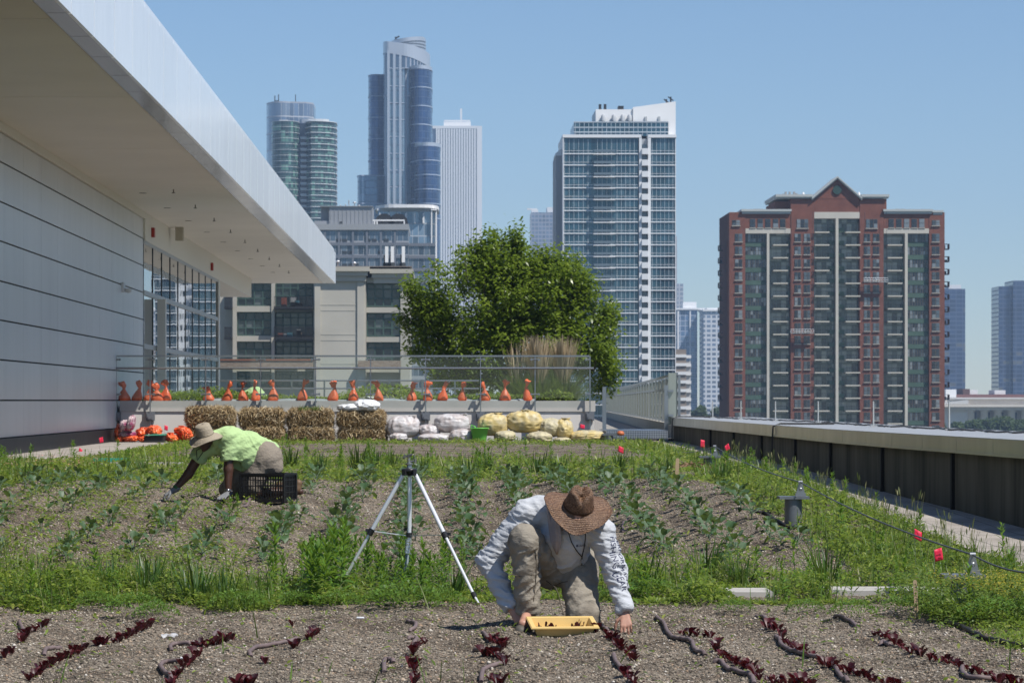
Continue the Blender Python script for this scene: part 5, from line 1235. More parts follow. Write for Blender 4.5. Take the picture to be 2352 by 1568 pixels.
# --- kale
def kale(nl, s):
    parts = []; b = MB()
    for k in range(nl):
        a = k*2.4+rng.uniform(-.4, .4); young = k/nl; st = s*rng.uniform(.10, .15); pit = .38+.8*young+rng.uniform(-.15, .15)
        base = Vector((0, 0, .05+.05*young)); tip = base+Vector((math.cos(a)*math.cos(pit), math.sin(a)*math.cos(pit), math.sin(pit)))*st
        b.tube([base, (base+tip)/2+Vector((0, 0, .008)), tip], [.005, .004, .003], 5)
        L = s*rng.uniform(.12, .18)*(1-.25*young); Wb = L*rng.uniform(.75, 1.0); nu, nv = 6, 7; droop = rng.uniform(.7, 1.6)*(1.15-young)
        ph = rng.uniform(0, 6.28); V = []
        h = np.array([math.cos(a), math.sin(a)]); sd = np.array([-math.sin(a), math.cos(a)])
        for i in range(nu):
            t_ = i/(nu-1); w_ = Wb*(math.sin(math.pi*min(1, .12+.83*t_))**.7)*(1 if t_ < .99 else .35)
            ang = pit-droop*t_; ctr = np.array(tip)+L*np.array([h[0]*t_*math.cos((pit+ang)/2), h[1]*t_*math.cos((pit+ang)/2), t_*math.sin((pit+ang)/2)])
            for j in range(nv):
                v = j/(nv-1)*2-1; ruf = .10*L*abs(v)**1.5*math.sin(9*t_+ph+v*5); lob = 1+.12*math.sin(14*t_+ph)*abs(v)
                V.append(ctr+np.array([sd[0]*v*w_*.5*lob, sd[1]*v*w_*.5*lob, .16*w_*abs(v)+ruf]))
        Q = [(i*nv+j, i*nv+j+1, (i+1)*nv+j+1, (i+1)*nv+j) for i in range(nu-1) for j in range(nv-1)]
        parts.append((np.array(V), np.array(Q)))
    b.tube([(0, 0, -.02), (.004, 0, .06), (0, .003, .11)], [.009, .008, .006], 6)
    V, Q = cat(parts); nv_ = len(V)
    bv = np.array([tuple(v) for v in b.v]); quads = [f for f in b.f if len(f) == 4]
    V = np.concatenate([V, bv]); Q2 = np.array(quads)+nv_
    return np_mesh('kale_plant', V, np.concatenate([Q, Q2]), [m_kale, m_kstem], True, np.r_[np.zeros(len(Q)), np.ones(len(Q2))])
kms = [kale(6+k % 4, .85+.1*(k % 3)) for k in range(9)]
nk = 0
def kalelab(x):
    if x < -1.9: return 'blue-green kale plant in the weedy left part of the kale bed', 'kale plants in the left bed'
    r_ = ['in the row left of the tripod', 'in the row behind the tripod', 'in the row between tripod and straw hat', 'in the row behind the straw hat', 'in the rows right of the straw hat']
    k = int(np.clip(round((x+1.0)/.57), 0, 4)); return 'blue-green kale plant '+r_[k], 'kale plants '+r_[k]
for r_ in range(-8, 7):
    Y = 25.2
    while Y < 36.6:
        X = -.36+.57*r_+rng.normal(0, .05); ok = rng.random() < (.93 if -3 < r_ < 6 else .55)
        if r_ == 6 and Y > 33: ok = False
        if -3.2 < X < -.9 and 29.5 < Y < 35 and rng.random() < .8: ok = False      # where the second gardener kneels
        if ok and frustum(np.array([X]), np.array([Y]), 40)[0] and nk < 290:
            lab, grp = kalelab(X); put('kale_plant', kms[nk % 9], X, Y+rng.normal(0, .08), lab, 'kale', grp, None, float(rng.uniform(.5, .82))); nk += 1
        Y += rng.uniform(.33, .5)*(1.0 if r_ > -4 else 1.35)
# --- red lettuce seedlings, rows as measured on the photograph
def lett(nl, s):
    parts = []
    for k in range(nl):
        a = k*2.4+rng.uniform(-.5, .5); pit = rng.uniform(1.0, 1.55); L = s*rng.uniform(.065, .115); w_ = L*rng.uniform(.42, .6)
        nu, nv = 5, 4; V = []; h = (math.cos(a), math.sin(a)); sd = (-h[1], h[0]); r0 = .008
        for i in range(nu):
            t_ = i/(nu-1); wd = w_*(.22+.95*math.sin(min(1, t_*.95)*2.2)**1.6 if t_ > 0 else .18)*(1 if t_ < .99 else .55); an = pit-.3*t_
            for j in range(nv):
                v = j/(nv-1)*2-1
                V.append((h[0]*(r0+L*t_*math.cos(an))+sd[0]*v*wd*.5, h[1]*(r0+L*t_*math.cos(an))+sd[1]*v*wd*.5, L*t_*math.sin(an)+.22*wd*v*v-.004))
        parts.append((np.array(V), np.array([(i*nv+j, i*nv+j+1, (i+1)*nv+j+1, (i+1)*nv+j) for i in range(nu-1) for j in range(nv-1)])))
    V, Q = cat(parts); return np_mesh('lettuce_seedling', V, Q, m_lett, True)
lms = [lett(3+k % 4, .8+.12*(k % 3)) for k in range(8)]
LROWS = [([(12, 1502), (35, 1485)], 3, 'at the left edge'), ([(45, 1470), (62, 1452), (95, 1432), (112, 1420)], 9, 'at the left edge'), ([(68, 1552), (100, 1530), (140, 1508), (175, 1492), (200, 1478)], 26, 'in the long dense row at left'), ([(218, 1472), (245, 1470)], 4, 'in the long dense row at left'), ([(262, 1468), (300, 1452), (345, 1428)], 15, 'in the long dense row at left'),
         ([(390, 1566), (415, 1535), (440, 1510), (462, 1490)], 15, 'beside the curled hose left of centre'), ([(450, 1478), (500, 1470), (540, 1458)], 12, 'beside the curled hose left of centre'), ([(540, 1564), (585, 1563)], 6, 'at the bottom edge left of centre'), ([(612, 1512), (614, 1520)], 1, 'standing alone below a hose'), ([(663, 1482), (682, 1472)], 2, 'in the short row below the tripod weeds'), ([(705, 1462), (735, 1440)], 7, 'in the short row below the tripod weeds'), ([(668, 1428), (669, 1430)], 1, 'standing alone under the tripod weeds'),
         ([(977, 1462), (950, 1482), (940, 1503)], 6, 'in the thin row below the tripod'), ([(938, 1520), (955, 1530), (950, 1566)], 5, 'in the thin row below the tripod'),
         ([(1118, 1462), (1160, 1476)], 9, 'in the row left of the yellow tray'), ([(1105, 1495), (1140, 1500), (1165, 1520)], 8, 'in the row left of the yellow tray'), ([(1130, 1552), (1160, 1566)], 5, 'in the row left of the yellow tray'),
         ([(1358, 1432), (1372, 1444)], 4, 'under the reaching hand'), ([(1395, 1455), (1420, 1475), (1430, 1488)], 11, 'under the reaching hand'), ([(1440, 1495), (1455, 1508)], 5, 'under the reaching hand'), ([(1435, 1540), (1460, 1566)], 6, 'under the reaching hand'),
         ([(1560, 1445), (1585, 1450), (1640, 1455)], 7, 'in the first row right of the gardener'), ([(1635, 1475), (1660, 1500), (1710, 1525), (1745, 1535)], 16, 'in the first row right of the gardener'), ([(1735, 1545), (1775, 1562), (1870, 1566)], 9, 'in the first row right of the gardener'),
         ([(1750, 1428), (1790, 1440), (1800, 1465), (1835, 1490), (1865, 1500)], 18, 'in the second row right of the gardener'), ([(1880, 1515), (1930, 1530), (1980, 1545), (2010, 1556)], 12, 'in the second row right of the gardener'), ([(2030, 1560), (2070, 1567)], 4, 'in the second row right of the gardener'),
         ([(2000, 1448), (2030, 1452), (2060, 1470), (2085, 1487), (2120, 1498)], 14, 'in the rightmost row'), ([(2135, 1505), (2190, 1518), (2240, 1538), (2275, 1546)], 9, 'in the rightmost row'), ([(2285, 1555), (2330, 1562), (2350, 1567)], 6, 'in the rightmost row')]
for pts, n, lab in LROWS:
    d_ = np.cumsum([0]+[math.dist(a, b_) for a, b_ in zip(pts[:-1], pts[1:])])
    n = int(n*1.45+.4) if n > 1 else 1
    for k in range(n):
        s = d_[-1]*(k+.5)/n+rng.normal(0, 2); px = np.interp(s, d_, [p[0] for p in pts]); py = np.interp(s, d_, [p[1] for p in pts])
        p = G(px+rng.normal(0, 3), py+10); put('lettuce_seedling', lms[int(rng.integers(8))], p.x, p.y+rng.normal(0, .02), 'dark red lettuce seedling '+lab, 'lettuce', 'red lettuce seedlings '+lab, None, float(rng.uniform(.45, .76)))
# --- plants in the planter
X = U(-6.9, 3.0, 26000); Y = U(68.5, 70.4, 26000); k = rng.random(26000) < np.clip(.5+.8*n2(X, Y, .8, 2, 61), .12, 1); X, Y = X[k], Y[k]; m = len(X)
hg = np.clip(.12+.55*n2(X, Y, .7, 2, 66)+.12, .04, .5)*np.interp(X, [-7, -5.5, -1, 0, 1.0, 3], [.5, 1, .8, .3, .7, .6])
V, Q = leaves(np.stack([X, Y, 1.33+.14+hg*rng.random(m)**.6], 1), U(0, 6.28, m), U(-.1, 1.1, m), U(.06, .15, m), U(.02, .05, m), U(.1, .6, m), (.4, 1, .1), U(-.6, .6, m))
o = link_np('planter_foliage', V, Q, m_weed); tag(o, 'green leafy planting filling the planter behind the railing', 'foliage', kind='stuff')
# --- ornamental grass with tan plumes
og = thing('ornamental_grass_clump', 'big fountain of green ornamental grass with tan plumes at the right end of the planter', 'grass', (2.4, 69.6, 1.3))
ps = []; pl_ = []
for cx, cy_, r_, n in ((PX(1235, 69.5), 69.4, .34, 1500), (PX(1292, 69.7), 69.8, .34, 1500), (PX(1190, 69.3), 69.6, .3, 600)):
    a = U(0, 6.28, n); q_ = r_*.6*np.sqrt(rng.random(n)); P = np.stack([cx+q_*np.cos(a), cy_+q_*np.sin(a), np.full(n, 1.3)], 1)
    ps.append(leaves(P, a+U(-.4, .4, n), U(.85, 1.45, n), U(.7, 1.35, n), U(.014, .024, n), U(.15, .7, n), (1, .95, .8, .5, .08)))
    n2_ = n//3 if cx > PX(1200, 69.5) else 60
    a = U(0, 6.28, n2_); q_ = r_*.55*np.sqrt(rng.random(n2_)); P = np.stack([cx+q_*np.cos(a), cy_+q_*np.sin(a), np.full(n2_, 1.9)], 1)
    pl_.append(leaves(P, a, U(1.22, 1.56, n2_), U(.3, 1.2, n2_), U(.014, .03, n2_), U(0, .08, n2_), (.3, .4, 1, .9, .15)))
V, Q = cat(ps); link_np('leaf_fountain', V, Q, M_leaf('blue_grass', [(.055, .09, .035), (.08, .125, .05), (.10, .14, .065), (.13, .15, .08)], .3, .5), og)
V, Q = cat(pl_); link_np('plume', V, Q, m_tan, og)
# --- the tree
YT = 88.
tr = thing('tree', 'bushy green tree in full leaf behind the railing', 'tree', (PX(1180, YT), YT, -2.))
lob = [(1085, 700, 120, 130, 1.9), (1150, 605, 62, 66, 1.2), (1188, 555, 14, 36, .4), (1178, 548, 8, 26, .3), (1120, 560, 30, 32, .6), (1092, 575, 16, 34, .4), (1400, 720, 20, 26, .5), (945, 660, 18, 14, .4), (930, 735, 18, 14, .4), (1262, 672, 110, 92, 1.7), (1350, 760, 72, 95, 1.3), (985, 705, 50, 48, 1.), (990, 790, 55, 50, 1.), (1180, 790, 190, 95, 2.1), (1380, 845, 42, 55, .8), (1080, 860, 110, 42, 1.2), (1260, 600, 34, 28, .5), (1190, 690, 95, 90, 1.8), (1200, 620, 60, 50, 1.0), (1315, 640, 40, 34, .7)]
vol = np.array([a[2]*a[3]*a[4] for a in lob]); ntip = 1350
ch = rng.choice(len(lob), ntip, p=vol**.55/np.sum(vol**.55)); lobA = np.array([(PX(a, YT), PZ(b_, YT), c*YT/F, d_*YT/F, e_) for a, b_, c, d_, e_ in lob])
dirs = rng.normal(size=(ntip, 3)); dirs /= np.linalg.norm(dirs, axis=1)[:, None]; rad = .45+.55*rng.random(ntip)**.6+np.where(rng.random(ntip) < .10, rng.uniform(.05, .28, ntip), 0)
L_ = lobA[ch]; tips_ = np.stack([L_[:, 0]+dirs[:, 0]*rad*L_[:, 2], YT+dirs[:, 1]*rad*L_[:, 4], L_[:, 1]+dirs[:, 2]*rad*L_[:, 3]], 1)
root = np.array([PX(1180, YT), YT, .2]); P = []; b = MB()
for q_ in range(ntip):
    inner = root+(np.array([L_[q_, 0], YT, L_[q_, 1]])-root)*.75; d_ = tips_[q_]-inner; d_ /= np.linalg.norm(d_)+1e-6
    d_ = d_*.7+np.array([0, 0, .5]); d_ /= np.linalg.norm(d_)
    ln = rng.uniform(.4, .85); a0 = tips_[q_]-d_*ln*.75; a1 = tips_[q_]+d_*ln*.25
    if q_ % 7 == 0: b.tube([a0-d_*.1, (a0+a1)/2, a1], [.014, .009, .004], 4, False)
    m = int(rng.integers(30, 52)); tt = rng.random(m)**.8
    P.append(a0+(a1-a0)*tt[:, None]+rng.normal(0, .12, (m, 3)))
P = np.concatenate(P); m = len(P)
V, Q = leaves(P, U(0, 6.28, m), U(-.7, .9, m), U(.09, .165, m), U(.052, .09, m), U(0, .5, m), (.35, 1, .75, .1), U(-.7, .7, m))
link_np('crown', V, Q, m_tree, tr)
for a in lobA: b.tube([root+[0, 0, .3], root+(np.array([a[0], YT, a[1]])-root)*.55+rng.normal(0, .1, 3), (a[0], YT, a[1]+.15)], [.08, .05, .02], 6)
b.tube([(root[0], YT, -2), (root[0]+.05, YT, -.6), tuple(root+[0, 0, .5])], [.2, .17, .13], 10); b.build('trunk', m_bark, tr)
# --- far trees by the museum and behind the parapet
m_ftree = M_leaf('far_tree_leaf', [(.035, .06, .022), (.05, .08, .03), (.07, .10, .04), (.04, .07, .028)], .2, .7)
def fartree(px, pytop, w_, Y, lab):
    x = PX(px, Y); zt2 = PZ(pytop, Y); r_ = w_*Y/F/2; h_ = r_*1.7; zc = zt2-h_*.5
    t_ = thing('far_tree', lab, 'tree', (x, Y, GZ0), 'distant park trees'); n = 1500; P = []
    for q_ in range(9):
        c = np.array([x, Y, zc])+rng.uniform(-1, 1, 3)*[r_*.65, r_*.6, h_*.3]; d_ = rng.normal(size=(n//9, 3)); d_ /= np.linalg.norm(d_, axis=1)[:, None]
        P.append(c+d_*(rng.random((n//9, 1))**.4)*[r_*.48, r_*.48, h_*.3])
    P = np.concatenate(P); m = len(P)
    V, Q = leaves(P, U(0, 6.28, m), U(-.6, .9, m), U(.8, 1.6, m), U(.5, .9, m), U(0, .5, m), (.5, 1, .3), U(-.8, .8, m)); link_np('crown', V, Q, m_ftree, t_)
    MB().tube([(x, Y, GZ0), (x, Y, zc)], [.5, .25], 7).build('trunk', m_bark, t_)
for k, (px, py, w_) in enumerate(((2195, 962, 50), (2232, 958, 48), (2262, 947, 62), (2300, 944, 60), (2338, 958, 55), (2216, 966, 40), (2365, 950, 60), (2150, 962, 50))):
    fartree(px, py+7, w_, 1100+12*(k % 3), 'dark green park tree in front of the stone museum')
for px, py, w_ in ((1592, 940, 36), (1618, 934, 46), (1648, 936, 44), (1672, 940, 40)): fartree(px, py, w_, 1150, 'distant green tree just left of the red brick tower')
# ------------------------------------------------------------------ straw bales
m_straw = M_leaf(thru=(.6, .45, .2), name='straw', cols= [(.24, .155, .065), (.44, .31, .15), (.60, .46, .25), (.09, .055, .025), (.78, .66, .44), (.17, .105, .045)], trans=.1, rough=.55, spec=.35)
m_strawb = M('straw_core', (.10, .065, .03), .95, var=.4, vs=18)
def bale(px0, px1, py0, py1, Y, lab, dark=1., grass=False):
    x0, x1, z0, z1 = PX(px0, Y), PX(px1, Y), PZ(py1, Y), PZ(py0, Y); dp = .5
    r = thing('straw_bale', lab, 'straw bale', ((x0+x1)/2, Y+dp/2, z0), 'straw bales along the planter')
    n = 14; b = MB()
    g = np.linspace(-1, 1, n); vs = []; fs = []
    def surf(ax, sg):
        o = len(vs)
        for i in g:
            for j in g:
                p = [0, 0, 0]; p[ax] = sg; p[(ax+1) % 3] = i; p[(ax+2) % 3] = j; p = np.array(p)
                l = (np.abs(p)**5).sum()**(1/5); p = p/l*.95; vs.append(p)
        for i in range(n-1):
            for j in range(n-1):
                f = (o+i*n+j, o+(i+1)*n+j, o+(i+1)*n+j+1, o+i*n+j+1); fs.append(f if sg > 0 else f[::-1])
    for ax in range(3):
        for sg in (-1, 1): surf(ax, sg)
    vs = np.array(vs); c = np.array([(x0+x1)/2, Y+dp/2, (z0+z1)/2]); hs = np.array([(x1-x0)/2, dp/2, (z1-z0)/2])
    nz = fbm(vs*4+c, 2)[:, None]*.05+.025*np.sin(vs[:, :1]*16+c[0]*9)*(1-np.abs(vs[:, :1]))
    V = c+vs*(1+nz)*hs; link_np('bale_core', V, np.array(fs), m_strawb, r, True)
    m = 5200; k = rng.integers(0, len(V), m); P = V[k]+rng.normal(0, .02, (m, 3)); nn = vs[k]
    d = rng.normal(0, 1, (m, 3))*[.8, .8, 1.]; d -= nn*(d*nn).sum(1)[:, None]*.85; d += nn*U(0, .35, m)[:, None]; d /= np.linalg.norm(d, axis=1)[:, None]
    L = U(.07, .2, m)
    Vv, Q = leaves(P-d*L[:, None]*.45, np.arctan2(d[:, 1], d[:, 0]), np.arcsin(np.clip(d[:, 2], -1, 1)), L, U(.006, .011, m), U(-.1, .25, m), (1, 1, .9), U(-1.5, 1.5, m))
    link_np('straw', Vv, Q, m_straw, r)
    if grass:
        m = 500; P = np.stack([U(x0+.25*(x1-x0), x0+.75*(x1-x0), m), Y+U(0, dp*.8, m), np.full(m, z1-.02)], 1)
        Vv, Q = leaves(P, U(0, 6.28, m), U(.7, 1.5, m), U(.05, .15, m), U(.006, .012, m), U(0, .4, m), (1, .8, .1)); link_np('sprouting_grass', Vv, Q, m_grass, r)
YB = 66.4; zx7 = lambda v: 235.2+v*.26667
zy7 = lambda v: 784+v*.26667
bale(zx7(720), zx7(1138), 976, 1017, YB, 'lower straw bale of the leftmost stack, behind the hat of the green-shirted gardener')
bale(zx7(712), zx7(1140), zy7(566), 979, YB-.05, 'upper straw bale of the leftmost stack')
bale(zx7(1215), zx7(1570), 980, 1017, YB, 'lower straw bale of the second stack from the left')
bale(zx7(1178), zx7(1560), zy7(580), 981, YB+.05, 'upper straw bale of the second stack from the left')
bale(zx7(1600), zx7(1990), 980, 1018, YB-.05, 'pale lower straw bale beneath the one sprouting grass')
bale(zx7(1590), zx7(1985), zy7(585), 981, YB, 'straw bale with green grass sprouting on its top', 1, True)
bale(777, 887, 982, 1017, YB, 'lower straw bale of the rightmost stack')
bale(775, 885, 943, 983, YB, 'upper straw bale carrying the white sacks')

# ------------------------------------------------------------------ plastic bags
def bagmat(nm, c, c2, rough, tr=.0, bumpd=.02):
    t = NT(nm); f = t.noise(5, 4); t.col(t.ramp(f, [(.38, c2), (.6, c)])); t.setp(rough=rough, spec=.5)
    t.bump(t.noise(9, 5, rough=.65), .8, bumpd); return t.mat
m_bw = bagmat('clear_plastic_bag', (.54, .52, .52), (.40, .34, .32), .45, 0, .010); m_by = bagmat('yellow_plastic_bag', (.56, .43, .17), (.46, .40, .25), .5, 0, .010); m_by2 = bagmat('pale_straw_bag', (.50, .44, .27), (.40, .36, .26), .55, 0, .010)
m_or = bagmat('orange_plastic_bag', (.85, .16, .045), (.60, .09, .03), .28); m_pu = bagmat('purple_white_sack', (.24, .03, .10), (.55, .45, .45), .3)
m_white = bagmat('white_woven_sack', (.80, .80, .80), (.62, .63, .65), .5)
def blob(nm, px0, px1, py0, py1, Y, dp, mat, lab, cat_, grp, seed, amp=.09, knot=None, pw=2.6, lean=0.):
    x0, x1, z0, z1 = PX(px0, Y), PX(px1, Y), PZ(py1, Y), PZ(py0, Y)
    nu, nv = 90, 44; vs = []
    for j in range(nv):
        ph = math.pi*j/(nv-1)
        for i in range(nu):
            th = 2*math.pi*i/nu; vs.append((math.sin(ph)*math.cos(th), math.sin(ph)*math.sin(th), -math.cos(ph)))
    v = np.array(vs); l = (np.abs(v)**pw).sum(1)**(1/pw); v = v/l[:, None]
    rg = 1-np.abs(vnoise(v*[2.6, 2.6, 4.]+seed)); rg2 = 1-np.abs(vnoise(v*[6, 6, 9.]+seed*2))
    v = v*(1+1.1*amp*(rg-.6)+.4*amp*(rg2-.6)+amp*.6*vnoise(v*1.3+seed))[:, None]
    th_ = np.arctan2(v[:, 1], v[:, 0]); el = np.clip(v[:, 2], -1, 1)
    pl2 = vnoise(np.stack([np.cos(th_)*4.2, np.sin(th_)*4.2, el*1.1+seed], 1))
    v = v*(1+.04*(1-2*np.abs(pl2))+.008*vnoise(v*12+seed))[:, None]
    v[:, 0] += lean*v[:, 2]
    c = np.array([(x0+x1)/2, Y+dp/2, (z0+z1)/2]); V = c+v*[(x1-x0)/2, dp/2, (z1-z0)/2]
    V[:, 2] = np.maximum(V[:, 2], z0)
    Q = [(j*nu+i, j*nu+(i+1) % nu, (j+1)*nu+(i+1) % nu, (j+1)*nu+i) for j in range(nv-1) for i in range(nu)]
    if knot is None:
        o = link_np(nm, V, np.array(Q), mat, None, True); return tag(o, lab, cat_, grp)
    r = thing(nm, lab, cat_, (c[0], c[1], z0), grp); link_np('bag', V, np.array(Q), mat, r, True)
    kx, ky, s = knot; kx = PX(kx, Y); kz = PZ(ky, Y); b = MB(); n = 16
    for j in range(6):
        f = j/5
        for i in range(n):
            a = 2*math.pi*i/n; rr = s*(.25+.9*f**1.3)*(1+.35*math.sin(3*a+seed)*f+.2*math.sin(7*a)*f); b.v.append((kx+rr*math.cos(a)+s*.6*f*math.sin(seed), Y+dp*.35+rr*math.sin(a)*.7, kz-s*.4+s*1.5*f))
    b.f = [(j*n+i, j*n+(i+1) % n, (j+1)*n+(i+1) % n, (j+1)*n+i) for j in range(5) for i in range(n)]; b.m = [0]*len(b.f); b.sm = [True]*len(b.f)
    o = b.build('gathered_neck', mat, r); sm = o.modifiers.new('t', 'SOLIDIFY'); sm.thickness = .004
    return r
zx8 = lambda v: 823.2+v*.28334
zy8 = lambda v: 784+v*.28334
YG = 66.2
WB = [(250, 400, 738, 815, 0, 'small clear bag at the foot of the straw bales'), (228, 492, 604, 780, .1, 'large clear bag leaning next to the straw bales'), (485, 735, 748, 822, -.1, 'flat clear bag lying in the weeds, second from left'), (488, 662, 672, 775, .15, 'clear bag squeezed between two bigger clear bags'), (742, 938, 708, 826, -.1, 'clear bag lying against the green tub'), (618, 906, 588, 740, .1, 'biggest clear bag on top of the clear bag heap')]
for k, (a, c, d_, e_, o_, lab) in enumerate(WB): blob('clear_bag', zx8(a), zx8(c), zy8(d_), zy8(e_), YG+o_, .55, m_bw, lab, 'bag', 'clear plastic bags by the planter', 3.1*k+1, .075, (zx8(c-40), zy8(d_+25), .07) if k in (1, 5, 4) else None)
YBG = [(1100, 1275, 722, 815, 0, m_by2, 'small pale yellow bag at ground level, right of the green tub'), (972, 1212, 588, 765, .1, m_by, 'yellow bag above the green tub'), (1200, 1500, 563, 740, .12, m_by, 'biggest yellow bag on top of the heap'), (1370, 1572, 728, 828, -.05, m_by2, 'pale yellow bag on the ground under the biggest one'), (1470, 1660, 628, 775, .1, m_by2, 'pale yellow bag right of the biggest yellow bag'), (1600, 1742, 630, 790, .05, m_by, 'bright yellow crumpled bag at the right shoulder of the heap'), (1588, 1725, 776, 828, -.1, m_by2, 'little pale bag low down on the right of the yellow heap'), (1718, 2012, 722, 818, .0, m_by, 'flat yellow bag trailing off to the right, under a pink flag')]
for k, (a, c, d_, e_, o_, m_, lab) in enumerate(YBG): blob('yellow_bag', zx8(a), zx8(c), zy8(d_), zy8(e_), YG+o_, .5, m_, lab, 'bag', 'yellow plastic bags by the planter', 2.7*k+5, .09, (zx8((a+c)/2+20), zy8(d_+22), .08) if k in (1, 2, 5) else None, 2.4)
for k, (a, c, d_, e_, lab) in enumerate(((776, 840, 928, 945, 'flat white sack lying on the rightmost straw bales'), (815, 872, 918, 944, 'crumpled white sack on top, at the end of the straw bales'))):
    blob('white_sack', a, c, d_, e_, YB+.0-.05*k, .5, m_white, lab, 'sack', 'white sacks on the bales', 4.2*k+2, .2, None, 2.2)
# green tub
x = PX(zx8(982), 66); r_ = (PX(zx8(1056), 66)-PX(zx8(908), 66))/2; z0, z1 = PZ(zy8(818), 66), PZ(zy8(700), 66); gt_ = thing('garden_tub', 'flexible bright green tub between the clear and the yellow bags', 'tub', (x, 66.1, z0))
m_tub = M('tub_green', (.16, .55, .08), .45)
MB().lathe([(r_*.7, z0), (r_*.98, z1), (r_*1.04, z1), (r_*1.04, z1-.02), (r_*.96, z1-.012), (r_*.66, z0+.02), (0, z0+.02)], 24, None, (x, 66.1, 0)).build('bucket', m_tub, gt_)
MB().tube([(x-r_*.95, 66.0, z1-.02), (x-r_*.9, 66., z1+.06), (x-r_*.5, 66., z1+.03), (x-r_*.45, 66., z1-.04)], .012, 6).build('handle', m_tub, gt_)
# orange bag pile and purple sacks in the corner
OB = [(103, 152, 718, 835), (108, 205, 818, 868), (180, 300, 815, 866), (278, 392, 752, 825), (384, 502, 728, 815), (535, 640, 798, 868), (598, 722, 828, 872), (618, 742, 738, 802), (682, 772, 768, 855), (640, 716, 786, 850), (300, 380, 820, 866)]
names = ['upright orange bag against the hall corner', 'orange bag on the paving at the hall corner', 'orange bag under the purple sack', 'orange bag right of the purple sacks', 'peaked orange bag beside the white wall, above the green-topped tray', 'orange bag just right of the green-topped tray', 'orange bag low in front by the gardener hat', 'orange bag high up next to the straw', 'orange bag tucked behind the gardener hat', 'orange bag in the middle of the right-hand heap', 'orange bag left of the green-topped tray']
for k, (a, c, d_, e_) in enumerate(OB): blob('orange_bag', zx7(a), zx7(c), zy7(d_-6), zy7(e_), 66.1-.12*(k % 3), .4, m_or, names[k], 'bag', 'orange bags heaped in the corner', 1.9*k+9, .34, (zx7((a+c)/2), zy7(d_+12), .06) if k % 2 else None, 2.0, .15*math.sin(k))
for k, (a, c, d_, e_, lab) in enumerate(((132, 282, 772, 832, 'purple and white sack lying below another in the corner'), (140, 240, 680, 772, 'folded purple sack on top in the corner by the hall'), (205, 276, 635, 770, 'peaked open purple sack pointing up in the corner'))):
    blob('purple_sack', zx7(a), zx7(c), zy7(d_), zy7(e_), 66-.1*k, .4, m_pu, lab, 'sack', 'purple sacks in the corner', 3.3*k+4, .17, None, 2.3, .35 if k == 2 else 0)
blob('orange_bag', 246, 290, 994, 1004, 67, .35, m_or, 'orange bag showing over the black base of the hall', 'bag', 'orange bags heaped in the corner', 3.4, .2)
ty = thing('seed_tray', 'dark tray with green rim lying in front of the orange bags', 'tray', (PX(zx7(442), 65.5), 65.6, .56))
MB().prism([(PX(zx7(358), 65.5), 65.5), (PX(zx7(528), 65.5), 65.5), (PX(zx7(532), 65.5), 65.9), (PX(zx7(362), 65.5), 65.9)], PZ(zy7(868), 65.5), [PZ(zy7(822), 65.5), PZ(zy7(812), 65.5), PZ(zy7(806), 65.5), PZ(zy7(814), 65.5)]).build('tray_body', m_black, ty)
MB().prism([(PX(zx7(353), 65.45), 65.45), (PX(zx7(532), 65.45), 65.45), (PX(zx7(536), 65.5), 65.95), (PX(zx7(358), 65.5), 65.95)], PZ(zy7(826), 65.5)+.045, [PZ(zy7(816), 65.5)+.02, PZ(zy7(806), 65.5)+.02, PZ(zy7(802), 65.5)+.02, PZ(zy7(812), 65.5)+.02]).build('rim', M('tray_green', (.05, .30, .20), .5), ty)
p = G(258, 1066); b = MB(); b.box(p.x-.28, p.x+.24, p.y-.02, p.y+.12, p.z+.02, p.z+.09); tag(b.build('plastic_edging', bpy.data.materials['tray_green']), 'flat green plastic piece in the weeds near the side walkway', 'edging')
# orange sandbags standing on the planter
SB = [(zx7(190), zy7(345)), (zx7(290), zy7(338)), (zx7(402), zy7(330)), (zx7(478), zy7(355)), (zx7(548), zy7(324)), (zx7(922), zy7(385)), (zx7(1072), zy7(340)), (zx7(1212), zy7(345)), (zx7(1322), zy7(333)), (zx7(1470), zy7(333)), (zx7(1722), zy7(325)), (zx7(1985), zy7(337)), (zx7(2160), zy7(335)), (zx8(165), zy8(315)), (zx8(430), zy8(330)), (zx8(562), zy8(318)), (zx8(682), zy8(325)), (zx8(845), zy8(325)), (zx8(1030), zy8(325)), (zx8(1190), zy8(312)), (zx8(1375), zy8(305))]
m_sb = bagmat('orange_sandbag', (.95, .17, .055), (.78, .12, .04), .3, 0, .012); m_sb2 = bagmat('sand_filled_orange', (.86, .17, .065), (.68, .13, .05), .45, 0, .008)
sblab = ['first', 'second', 'third', 'fourth', 'fifth', 'sixth', 'seventh', 'eighth', 'ninth', 'tenth', 'eleventh', 'twelfth', 'thirteenth', 'fourteenth', 'fifteenth', 'sixteenth', 'seventeenth', 'eighteenth', 'nineteenth', 'twentieth', 'last']
